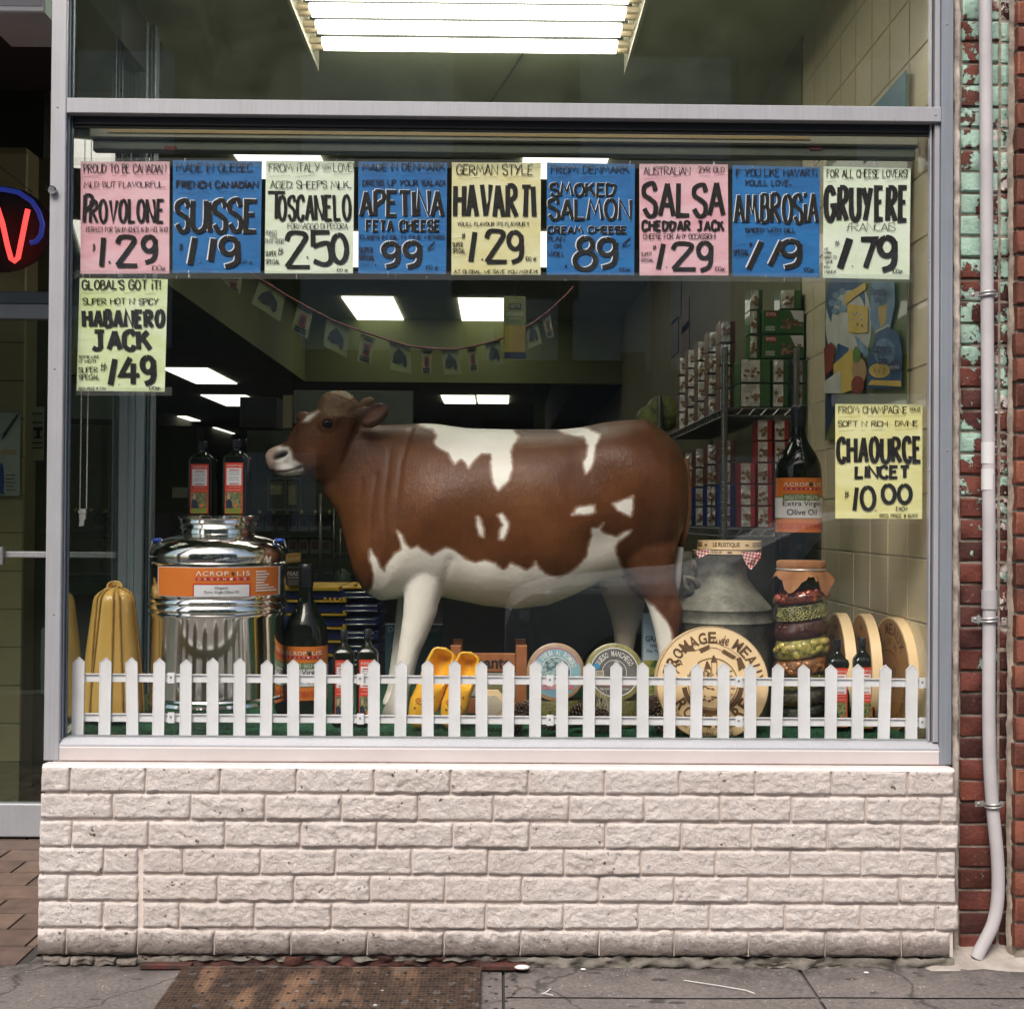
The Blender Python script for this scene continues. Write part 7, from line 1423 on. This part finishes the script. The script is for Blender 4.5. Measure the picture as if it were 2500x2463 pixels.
for py, n_ in ((1298, 7), (1354, 7)):
    pbox(590, 860, py, py + 8, 4.15, .3).build('shelf', SH, pc_)
    for i in range(n_):
        x0 = 618 + i * 27.5; b_ = pbox(x0, x0 + 26, py - 40, py - .5, 4.2, .2, .006).build('tub', BXM, pc_); pbox(x0 + 5, x0 + 21, py - 32, py - 13, 4.197, .002, .0005).build('window', BXD, b_)
pbox(590, 860, 1246, 1254, 4.1, .35).build('shelf', SH, pc_); pbox(598, 606, 1250, 1560, 4.12, .03).build('upright', SH, pc_); pbox(856, 862, 1250, 1560, 4.12, .03).build('upright', SH, pc_); pbox(590, 865, 1405, 1420, 4.15, .3).build('shelf', SH, pc_)
mb = MB()
for px in range(600, 860, 34): mb.sph(P(px, 1250, 4.09), .012, 6, 4)
mb.build('price_clip', mat('yellow_clip', (.40, .36, .10), .5), pc_)
cb_ = thing('glass_cabinet', P(690, 1246, 3.9), 'dark glass display cabinet with pale packets under the cow chin', 'cabinet'); GC = mat('cabinet_frame', (.10, .12, .10), .3)
for a, c_ in ((652, 656), (694, 697), (732, 735)): pbox(a, c_, 1168, 1246, 3.9, .02).build('frame_post', GC, cb_)
for a, c_ in ((1166, 1170), (1243, 1247)): pbox(652, 735, a, c_, 3.895, .02).build('frame_rail', GC, cb_)
for a, c_ in ((660, 688), (704, 722)): pbox(a, c_, 1176, 1208 + (a > 700) * 24, 3.95, .05).build('pale_packet', mat('pale_packet', (.26, .25, .12), .5, col2=(.14, .14, .07), vs=30), cb_)
for px, a, b_, lab in ((782, 1205, 1420, 'thin chrome pole behind the cow neck, leftmost of three'), (815, 1235, 1400, 'thin chrome pole behind the cow neck, middle of three'), (831, 1290, 1400, 'thin chrome pole behind the cow neck, rightmost of three')):
    o = MB().tube([P(px, a, 3.0), P(px, b_, 3.0)], .007 if px == 782 else .004, 8).build('chrome_pole', mat('dim_chrome', (.28, .30, .26), .35, metal=.5), smooth=True); tag(o, lab, 'pole')
o = MB().sph(P(835, 1415, 3.2), .045, 14, 10, (1, 1, 1.3)).build('green_bin', mat('green_bin', (.07, .11, .06), .6), smooth=True); tag(o, 'rounded dark green bin behind the cow chest', 'bin')
o = pbox(625, 678, 1105, 1150, 5.9, .02).build('round_badge', BK); tag(o, 'dark framed print on the green partition left of the cow muzzle', 'framed print')
# yellow and blue plastic crates with wires
cy = 1.25
YP = mat('yellow_plastic', (.55, .33, .02), .4, col2=(.44, .26, .02)); BP = mat('blue_plastic', (.012, .022, .12), .4); WR = mat('bright_wire', (.75, .74, .66), .25, metal=.8)
for k in range(6):
    y0 = 1432 + k * 33 + (0 if k else 0); t_ = thing('folding_crate', P(800, y0 + 30, cy), 'yellow and blue plastic crate behind the oil bottles, %s from top of stack' % ('first', 'second', 'third', 'fourth', 'fifth', 'lowest')[k], 'crate', 'stacked yellow and blue plastic crates')
    pbox(690, 925, y0 + 9, y0 + 30, cy + .02, .30, .003).build('blue_body', BP, t_)
    if k == 0: pbox(688, 828, y0, y0 + 10, cy, .31, .003).build('yellow_rim', YP, t_); pbox(834, 925, y0, y0 + 6, cy, .31, .003).build('yellow_rim', YP, t_); pbox(862, 872, y0 - 9, y0, cy, .02, .003).build('tab', YP, t_)
    else: pbox(700, 845, y0 + 1, y0 + 5, cy, .31, .001).build('yellow_rim', YP, t_); pbox(836, 846, y0 - 6, y0 + 6, cy - .004, .02, .003).build('tab', YP, t_); [pbox(790 + i * 12, 797 + i * 12, y0 - 5, y0 + 1, cy, .02, .002).build('tooth', YP, t_) for i in range(4) if k == 1]
    for d in (14, 26): MB().tube([P(842, y0 + d, cy - .004), P(925 - k * 4, y0 + d, cy - .004)], .0028, 8).build('wire', WR, t_, smooth=True)
o = pbox(690, 735, 1352, 1375, cy - .05, .004).build('cheese_sign', mat('ochre_sign', (.34, .16, .035), .5)); tag(o, 'small ochre sign reading cheese beside the steel drum', 'sign'); warp(o, lambda p: p + Vector((0, 0, (p.x - P(712, 1363, cy).x) * .12)))
mb = MB(); ptxt(mb, 'cheese', cy - .0515, 712 - 18, 1357, 712 + 20, 1370); l_ = mb.build('lettering', mat('pale_ochre_print', (.55, .42, .20), .5), o); warp(l_, lambda p: p + Vector((0, 0, (p.x - P(712, 1363, cy).x) * .12)))
o = pbox(700, 738, 1385, 1431, cy - .02, .03).build('feast_book', mat('dark_maroon_cover', (.055, .022, .018), .5)); tag(o, 'dark book lettered FEAST standing on the top plastic crate', 'book')
mb = MB(); ptxt(mb, 'FEAST', cy - .0215, 702, 1395, 736, 1405, bold=.02); ptxt(mb, 'IN THE DAIRY', cy - .0215, 703, 1408, 736, 1412); [ptxt(mb, 'lorem ipsum' if 0 else 'recipes and table', cy - .0215, 704, 1417 + i * 4, 735, 1419.4 + i * 4) for i in range(3)]; mb.build('lettering', mat('dim_white_print', (.38, .38, .34), .5), o)
o = pbox(940, 1080, 1524, 1648, .80, .03).build('blue_sign', mat('deep_teal_sign', (.035, .085, .125), .4, col2=(.06, .12, .15), vs=6)); tag(o, 'dark blue sign reading Délices naturels! behind the cow front legs', 'sign')
mb = MB(); ptxt(mb, 'Délices naturels!', .798, 948, 1530, 1072, 1543); mb.build('lettering', mat('dim_print', (.30, .32, .33), .5), o)
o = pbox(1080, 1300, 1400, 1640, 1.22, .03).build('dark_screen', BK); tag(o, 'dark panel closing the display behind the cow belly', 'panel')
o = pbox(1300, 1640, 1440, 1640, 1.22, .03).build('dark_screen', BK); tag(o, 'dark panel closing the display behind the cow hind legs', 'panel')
for x0, y0, x1, y1, cl, lab in ((1640, 690, 1662, 770, (.02, .04, .035), 'dark small poster high on the right rear wall'), (1664, 745, 1682, 800, (.10, .015, .012), 'small red poster on the right rear wall'), (1664, 800, 1682, 880, (.02, .07, .06), 'teal small poster on the right rear wall'), (1638, 790, 1655, 860, (.02, .03, .04), 'dark blue small poster on the right rear wall')):
    pp_ = [PX(a, b_, WX - .004) for a, b_ in ((x0, y1), (x1, y1), (x1, y0), (x0, y0))]; ya, yb2 = min(p.y for p in pp_), max(p.y for p in pp_); z0, z1 = min(pp_[0].z, pp_[1].z), max(pp_[2].z, pp_[3].z)
    o = MB().box(WX - .004, WX - .001, ya, yb2, z0, z1).build('wall_poster', mat('poster_%d' % x0, cl, .5)); tag(o, lab, 'poster')
for k, (px, py, rx) in enumerate(((1618, 1010, .10), (1590, 1030, .09))):
    mb = MB(); c = P(px, py, 3.3 - 0 * k); mb.sph(c, rx, 10, 8, (1, .7, 1)); o = mb.build('snack_bag', mat('yellow_green_bag', (.22, .22, .04), .3, col2=(.06, .09, .02), vs=18, bmp=1, bs=20, bd=.02), smooth=True); tag(o, 'yellow-green bag behind the cow rump, %s one' % ('nearer', 'farther')[k], 'bag')
# people at the counter, seen as pale backs
for px, py, w_, yy, lab in ((215, 1260, .17, 5.2, 'person in a pale green coat seen from behind through the left door'), (290, 1240, .0, 5.2, '')):
    if not w_: continue
    cu = P(280, 1200, yy); t_ = thing('person', (cu.x, yy, .02), 'person in a pale coat bending over the counter behind the door glass', 'person')
    mb = MB(); rs = []
    for z_, rx, ry, ox in ((.02, .15, .12, 0), (.5, .17, .13, 0), (.85, .20, .15, 0), (1.05, .22, .16, 0), (1.25, .23, .16, -.02), (1.38, .20, .14, -.05), (1.45, .10, .09, -.09), (1.50, .075, .08, -.13), (1.56, .09, .10, -.16), (1.64, .095, .11, -.18), (1.70, .07, .08, -.19), (1.72, .02, .02, -.19)): rs.append([(cu.x + ox + rx * math.cos(a), yy + ry * math.sin(a), z_) for a in [2 * math.pi * i / 20 for i in range(20)]])
    mb.rings(rs); mb.build('body', mat('pale_coat', (.17, .20, .12), .8), t_, smooth=True)
# counter and cold cabinets seen through the door
o = pbox(100, 420, 1250, 1500, 4.2, .5).build('counter', BK); tag(o, 'dark shop counter seen through the entrance door', 'counter')
o = pbox(240, 300, 1135, 1165, 7.5, .3).build('cold_case', emis('teal_cold_light', (.10, .45, .38), .22, (.05, .1, .09))); tag(o, 'teal lit cold case far back behind the door glass', 'cold case')
o = pbox(420, 470, 1190, 1215, 6.5, .2).build('white_machine', mat('dim_white', (.32, .33, .24), .5)); tag(o, 'small pale machine on the far counter behind the left oil bottle', 'machine')
o = pbox(380, 480, 1040, 1260, 9.0, .3).build('green_cabinet', mat('olive_cabinet', (.085, .10, .04), .6)); tag(o, 'olive cabinet far behind the left oil bottle', 'cabinet')
# ================================================================ ENTRANCE
EN = ALU2; yd = 1.10
jp = thing('door_frame', (-1.5, yd, 0), 'grey aluminium door frame set back at the left of the window', 'door frame')
for a, c_, m_, dd in ((288, 328, ALU2, 0), (329.5, 350, ALU2, -.01), (351, 358, ALUD, .01), (359, 366, ALU2, .015)): MB().bbox(P(a, 1300, yd).x, P(c_, 1300, yd).x, yd + dd, yd + .06, .0045, 2.9, .003).build('jamb', m_, jp)
MB().bbox(-3.6, P(287, 1300, yd).x, yd - .0, yd + .05, P(60, 778, yd).z, P(60, 742, yd).z, .003).build('head_rail', ALU2, jp); MB().bbox(-3.6, P(287, 1300, yd).x, yd - .004, yd + .05, P(60, 741, yd).z, P(60, 712, yd).z, .003).build('head_rail', ALUD, jp)
MB().box(P(367, 1300, yd).x, -1.0, yd + .0, yd + .02, FLZ, .62).build('low_panel', BK, jp)
dn_ = thing('entrance_door', (-2.2, yd + .01, 0), 'glass shop door with a low aluminium bottom rail at the far left', 'door')
xe = P(287, 1300, yd).x
MB().bbox(-3.6, xe - .002, yd + .01, yd + .05, .012, P(60, 1962, yd + .01).z, .004).build('bottom_rail', vgrain('door_aluminium', (.40, .42, .46)), dn_)
MB().bbox(-3.6, xe - .002, yd - .02, yd + .0085, P(60, 1361, yd).z, P(60, 1346, yd).z, .003).build('push_bar', ALU, dn_); MB().bbox(P(0, 1350, yd).x - .05, P(18, 1350, yd).x, yd - .04, yd - .021, P(60, 1378, yd).z, P(60, 1335, yd).z, .003).build('handle', vgrain('handle_metal', (.5, .5, .52), .3, .6), dn_)
DGL = glassmat('door_glass', (.80, .86, .82)); MB().box(-3.6, xe - .003, yd + .025, yd + .031, P(60, 1962, yd).z + .001, P(60, 779, yd).z).build('pane', DGL, dn_)
# oblique side glass of the display
sgx0, sgx1 = xl1 - .02, P(290, 1300, yd).x + .04
sgo = thing('side_window', (sgx0, .05, .5), 'slanted side pane of the display between the left post and the door frame', 'window pane')
v0 = Vector((sgx0, .050, 0)); v1 = Vector((sgx1, yd - .003, 0)); dd = (v1 - v0).normalized(); nn = Vector((-dd.y, dd.x, 0)) * .003
mb = MB(); mb.add([v0 + nn + Vector((0, 0, zb1)), v0 - nn + Vector((0, 0, zb1)), v1 - nn + Vector((0, 0, zb1)), v1 + nn + Vector((0, 0, zb1)), v0 + nn + Vector((0, 0, 3)), v0 - nn + Vector((0, 0, 3)), v1 - nn + Vector((0, 0, 3)), v1 + nn + Vector((0, 0, 3))], [(0, 1, 2, 3), (7, 6, 5, 4), (0, 4, 5, 1), (1, 5, 6, 2), (2, 6, 7, 3), (3, 7, 4, 0)]); mb.build('pane', DGL, sgo)
mb = MB(); mb.add([v0 + nn * 4, v0 - nn * 4, v1 - nn * 4, v1 + nn * 4] + [v + Vector((0, 0, zb1 - .001)) for v in (v0 + nn * 4, v0 - nn * 4, v1 - nn * 4, v1 + nn * 4)], [(0, 1, 2, 3), (7, 6, 5, 4), (0, 4, 5, 1), (1, 5, 6, 2), (2, 6, 7, 3), (3, 7, 4, 0)]); mb.build('low_wall', MORT, sgo)
dpl = MB().box(-1.46, -1.181, .06, 1.05, FLZ - .03, FLZ - .013)
# tiled column behind the door at the left, dark tiled floor, posters, neon sign
tcx0, tcx1 = P(-90, 1500, 1.6).x, P(52, 1500, 1.6).x; tc = thing('tiled_column', ((tcx0 + tcx1) / 2, 1.6, .02), 'olive-beige tiled column just behind the door glass at the left', 'column'); TCM = mat('beige_block', (.30, .235, .125), .5, col2=(.26, .20, .11), vs=3); TCD = mat('beige_block_side', (.22, .18, .09), .6)
MB().box(tcx0, tcx1 - .003, 1.603, 2.0, .02, 2.6).build('core', mat('dark_grout', (.16, .13, .07), .8), tc)
for k in range(22): z = .18 + k * .150; 0 if z > 2.45 else MB().bbox(tcx0, tcx1, 1.6, 1.62, z, z + .146, .002).build('block', TCM, tc)
o = MB().box(P(54, 1300, 1.72).x, P(106, 1300, 1.72).x + .30, 1.74, 2.0, .02, 2.6).build('dark_pier', mat('dark_olive_wall', (.065, .058, .030), .6)); tag(o, 'dark olive wall strip between the tiled column and the window post', 'wall')
PPR = mat('dim_paper', (.36, .36, .33), .6)
o = pbox(-30, 50, 1008, 1210, 1.58, .002, .0003).build('paper_notice', PPR); tag(o, 'white notice with a blue bell shape on the tiled column', 'notice'); mb = MB(); f_ = lambda a, b_, d: P(a, b_, 1.578)
mb.add([f_(a, b_, 0) for a, b_ in ((0, 1135), (4, 1128), (8, 1140), (10, 1170), (9, 1200), (12, 1206), (0, 1206), (-6, 1190))], [tuple(range(8))]); mb.build('blue_shape', mat('blue_print', (.02, .05, .22), .5), o)
mb = MB(); _r = random.Random(2)
for k in range(16): a, b_ = 10 + k * 2.2, 1065 - k * 3.2; ribbon(mb, [(a - 4, b_ + 8), (a + 5 * (k % 2), b_ - 9)], 3, lambda x, y_, d: P(x, y_, 1.577) + Vector((0, d, 0)))
for k in range(5): ribbon(mb, [(14, 1160 + k * 9), (38 - 3 * (k % 2), 1160 + k * 9)], 2, lambda x, y_, d: P(x, y_, 1.577) + Vector((0, d, 0)))
mb.build('scribble', BL, o); mb = MB(); print_text(mb, 'HOT-OFFER', lambda a, b_, d: P(a, b_, 1.577), 0, 1110, 40, 1098, 0); mb.build('orange_lettering', OR, o)
o = pbox(66, 108, 993, 1124, 1.70, .002, .0003).build('paper_notice', mat('dim_yellow_paper', (.30, .30, .19), .6)); tag(o, 'pale sheet with a T-shaped mark beside the window post', 'notice'); mb = MB()
for q in ((82, 1043, 104, 1051), (89, 1051, 98, 1066), (84, 1066, 102, 1070)): mb.add([P(a, b_, 1.698) for a, b_ in ((q[0], q[3]), (q[2], q[3]), (q[2], q[1]), (q[0], q[1]))], [(0, 1, 2, 3)])
for k, yy in enumerate((1008, 1030, 1080, 1092)): mb.add([P(a, b_, 1.698) for a, b_ in ((76, yy + 3), (104, yy + 3), (104, yy), (76, yy))], [(0, 1, 2, 3)])
mb.build('print', BL, o)
c = P(100, 1610, 1.55); o = MB().rings([[(c.x + .02 + dx, 1.5 + r_ * math.cos(a) * .05, c.z + r_ * math.sin(a)) for a in [2 * math.pi * i / 28 for i in range(28)]] for dx, r_ in ((0, .125), (.01, .13), (.11, .13), (.12, .12))]).build('paper_dispenser', mat('grey_plastic', (.12, .125, .12), .4), smooth='auto'); tag(o, 'rounded grey dispenser on the wall beside the window post', 'dispenser')
yn = 1.35; ns = thing('neon_sign', P(40, 560, yn), 'red and blue neon sign in the window above the door', 'neon sign')
NR = emis('neon_red', (1, .055, .05), 1.15, (.4, .02, .02)); NB = emis('neon_blue', (.05, .10, .75), .12, (.02, .03, .1))
mb = MB(); mb.tube([P(x, y_, yn) for x, y_ in ((-6, 508), (6, 545), (18, 600), (27, 632), (35, 638), (44, 630), (52, 590), (62, 540), (68, 512))], .0095, 12); mb.build('letter_v', NR, ns, smooth=True)
mb = MB(); mb.tube([P(x, y_, yn + .01) for x, y_ in ((-20, 461), (10, 463), (45, 470), (78, 492), (96, 520), (104, 548), (100, 575), (88, 590), (74, 593))], .0095, 12); mb.build('blue_arc', NB, ns, smooth=True)
MB().prism(oval(0, 560, 128, 105, 0, 40), lambda a, b_, d: P(a, b_, yn + .05) + Vector((0, d, 0)), 0, .01).build('backing', BK, ns)
mb = MB(); mb.tube([P(0, 408, yn), P(80, 470, yn)], .0015, 5); mb.build('chain', BK, ns)
o = pbox(-60, 110, -60, 29, .10, .25, .004).build('air_unit', mat('unit_grey_white', (.50, .50, .53), .5)); tag(o, 'bottom edge of a pale metal box over the entrance at the top left corner', 'box')
pbox(-60, 103, -60, 14, .098, .003, .001).build('recess_panel', mat('unit_recess', (.30, .30, .34), .5), o)
o = MB().box(-3.6, xe, yd + .06, yd + .1, P(60, 711, yd).z, P(60, 500, yd).z + .0).build('x', BK); bpy.data.objects.remove(o)
o = MB().box(-3.7, -1.26, -.05, 1.3, 2.72, 2.9).build('entrance_soffit', BK); o['kind'] = 'structure'
o = MB().box(-3.8, -3.6, -.05, 1.3, 0, 2.72).build('entrance_left_wall', mat('left_entry_wall', (.22, .2, .18), .7)); o['kind'] = 'structure'
o = pbox(-200, 112, -60, 395, 1.9, .05).build('dark_header', BK); tag(o, 'black panel high behind the entrance glass', 'panel')
# ================================================================ ACROSS THE STREET (seen only as reflections in the glass)
fb_ = thing('shop_building', (0, -17, -.16), 'building across the street, seen faintly as a reflection in the window', 'building'); FBM = mat('opposite_render', (.15, .16, .13), .8); 
MB().box(-14, 16, -22, -17, -.16, 13.5).build('wall', FBM, fb_); WBR = mat('opposite_window', (.62, .68, .66), .3); FBD = mat('opposite_dark', (.035, .04, .035), .5)
MB().box(-14, 16, -17.02, -16.99, .3, 2.7).build('shop_front', FBD, fb_)
for i in range(12): MB().bbox(-12.5 + (i % 6) * 4.6, -10.0 + (i % 6) * 4.6, 0, .06, 3.9 + (i // 6) * 3.2, 5.6 + (i // 6) * 3.2, .01).build('window', WBR, fb_).location.y -= 16.98 - 17 + 0
for w_ in [c for c in fb_.children if c.name.startswith('window')]: w_.location = Vector((0, 0, 0)); warp(w_, lambda p: Vector((p.x, -16.98 + (0 if p.y > .03 else .0) - p.y, p.z)))
def mirror_fn(x0, z0, sx): return lambda a, b_, d: Vector((x0 - a * sx, -16.97 + d, z0 + b_ * sx))
mb = MB(); print_text(mb, 'CHICKEN', mirror_fn(.75, 2.85, 1), -.9, 0, .9, .19, 0, sp=1.4); print_text(mb, 'LES', mirror_fn(-1.75, 2.9, 1), -.5, 0, .35, .17, 0, sp=1.4); mb.build('white_lettering', mat('white_sign_letters', (.85, .85, .82), .5), fb_)
# parked car, low saloon
ca = thing('parked_car', (2.35, -5.0, -.16), 'light grey car parked at the kerb behind the photographer, seen as a reflection', 'car')
CX0, CK = -1.25, .86
prof_top = [(1.3, .55), (1.36, .72), (1.6, .84), (2.2, .94), (2.6, 1.0), (3.1, 1.28), (3.5, 1.40), (4.2, 1.42), (4.8, 1.34), (5.3, 1.10), (5.7, 1.02), (5.85, .85), (5.9, .5)]
_q = []
for i in range(len(prof_top) - 1):
    a, b_, c_, d_ = prof_top[max(i - 1, 0)], prof_top[i], prof_top[i + 1], prof_top[min(i + 2, len(prof_top) - 1)]
    for k in range(5): t_ = k / 5; _q.append(tuple(.5 * (2 * b_[j] + (c_[j] - a[j]) * t_ + (2 * a[j] - 5 * b_[j] + 4 * c_[j] - d_[j]) * t_ ** 2 + (3 * b_[j] - a[j] - 3 * c_[j] + d_[j]) * t_ ** 3) for j in (0, 1)))
prof_top = [(x + CX0, z * CK) for x, z in _q + [prof_top[-1]]]
CAR = mat('car_silver', (.55, .56, .58), .5); CWI = mat('car_window', (.02, .025, .03), .05, coat=1)
mb = MB(); rs = []
for x, z in prof_top:
    hw = .84 * min(1, .80 + .25 * math.sin((x - CX0 - 1.3) / 4.6 * math.pi)); cab = z > 1.02 * CK; r_ = [(x, -5.0 - hw, .05), (x, -5.0 - hw, min(z, .80 * CK)), (x, -5.0 - hw * (.97 if cab else .95), min(z, .86 * CK)), (x, -5.0 - hw * (.78 if cab else .86), z - .02), (x, -5.0 - hw * .5, z), (x, -5.0 + hw * .5, z), (x, -5.0 + hw * (.78 if cab else .86), z - .02), (x, -5.0 + hw * (.97 if cab else .95), min(z, .86 * CK)), (x, -5.0 + hw, min(z, .80 * CK)), (x, -5.0 + hw, .05)]; rs.append(r_)
mb.rings(rs); mb.build('body', CAR, ca, smooth='auto')
for x0, x1 in ((3.0, 3.85), (3.95, 5.0)):
    x0 += CX0; x1 += CX0; mb = MB(); s0 = -5.0 + .84 * .975; mb.add([(x0, s0 + .012, .92 * CK), (x1, s0 + .012, .92 * CK), (min(x1, 4.8 + CX0), -5 + .70, 1.32 * CK), (max(x0 + .25, 3.3 + CX0), -5 + .70, 1.30 * CK)], [(0, 1, 2, 3)]); mb.build('side_window', CWI, ca)
for x in (2.05 + CX0, 5.05 + CX0):
    for sy in (-1, 1): wl = MB().rings([[(x + r_ * math.cos(a), -5 + sy * .80 + dy_, .15 + r_ * math.sin(a)) for a in [2 * math.pi * i / 28 for i in range(28)]] for dy_, r_ in ((-.1, .29), (-.08, .31), (.08, .31), (.1, .29))]).build('wheel', mat('tyre', (.02, .02, .02), .8), ca, smooth='auto'); MB().rings([[(x + r_ * math.cos(a), -5 + sy * .80 + sy * dy_, .15 + r_ * math.sin(a)) for a in [2 * math.pi * i / 20 for i in range(20)]] for dy_, r_ in ((.102, .19), (.108, .17))]).build('rim', mat('rim_grey', (.5, .5, .5), .3, metal=.8), wl)
for sy in (-1, 1): MB().sph((1.42 + CX0, -5 + sy * .6, .62 * CK), .10, 12, 8, (.6, 1.3, .7)).build('headlight', mat('headlight', (.7, .7, .7), .1, coat=1), ca, smooth=True)
# more of the opposite front: pilasters, sign band, posters (reflected, so real depth and size matter little but stay plausible)
SGN = mat('opposite_sign_band', (.10, .12, .11), .5); MB().box(-13, 13, -16.985, -16.95, 2.75, 3.35).build('sign_band', SGN, fb_)
for i in range(9): MB().box(-13 + i * 3.1, -12.7 + i * 3.1, -16.99, -16.85, -.16, 6.4).build('pilaster', FBM, fb_)
PST = mat('opposite_poster', (.62, .63, .58), .6)
for i, (x, z, w_, h) in enumerate(((-.9, 3.75, .8, 1.0), (.15, 3.75, .8, 1.0), (1.2, 3.75, .8, 1.0), (2.4, 3.6, .9, 1.2), (3.6, .8, 1.0, 1.4), (-4.2, .9, 1.2, 1.3), (6.0, 1.0, 1.4, 1.2))): MB().box(x, x + w_, -16.94, -16.92, z, z + h).build('poster', PST, fb_)
# fixings and sealant on the window frame
SCW = mat('screw_head', (.30, .30, .31), .4, metal=.6)
for px, py in ((140, 262), (2285, 281), (2312, 60), (2312, 1100), (133, 900), (131, 1500), (2268, 640), (2268, 1150)):
    p = P(px, py, yF - .0005); MB().sph(p, .0028, 10, 5, (1, .35, 1)).build('screw', SCW, fr, smooth=True)
mb = MB(); n = 220; vs = []
for i in range(n + 1):
    x = XGL + (XGR - XGL) * i / n; h = .003 + .0035 * abs(noise.noise((x * 30, 2, 0))) + .003 * max(0, noise.noise((x * 7, 9, 0)))
    vs += [(x, -.004 - .003 * abs(noise.noise((x * 40, 7, 0))), zg + .0002), (x, .0, zg + h)]
mb.add(vs, [(2 * i, 2 * i + 2, 2 * i + 3, 2 * i + 1) for i in range(n)]); mb.build('sealant', mat('old_sealant', (.16, .18, .18), .8, bmp=.6), fr)
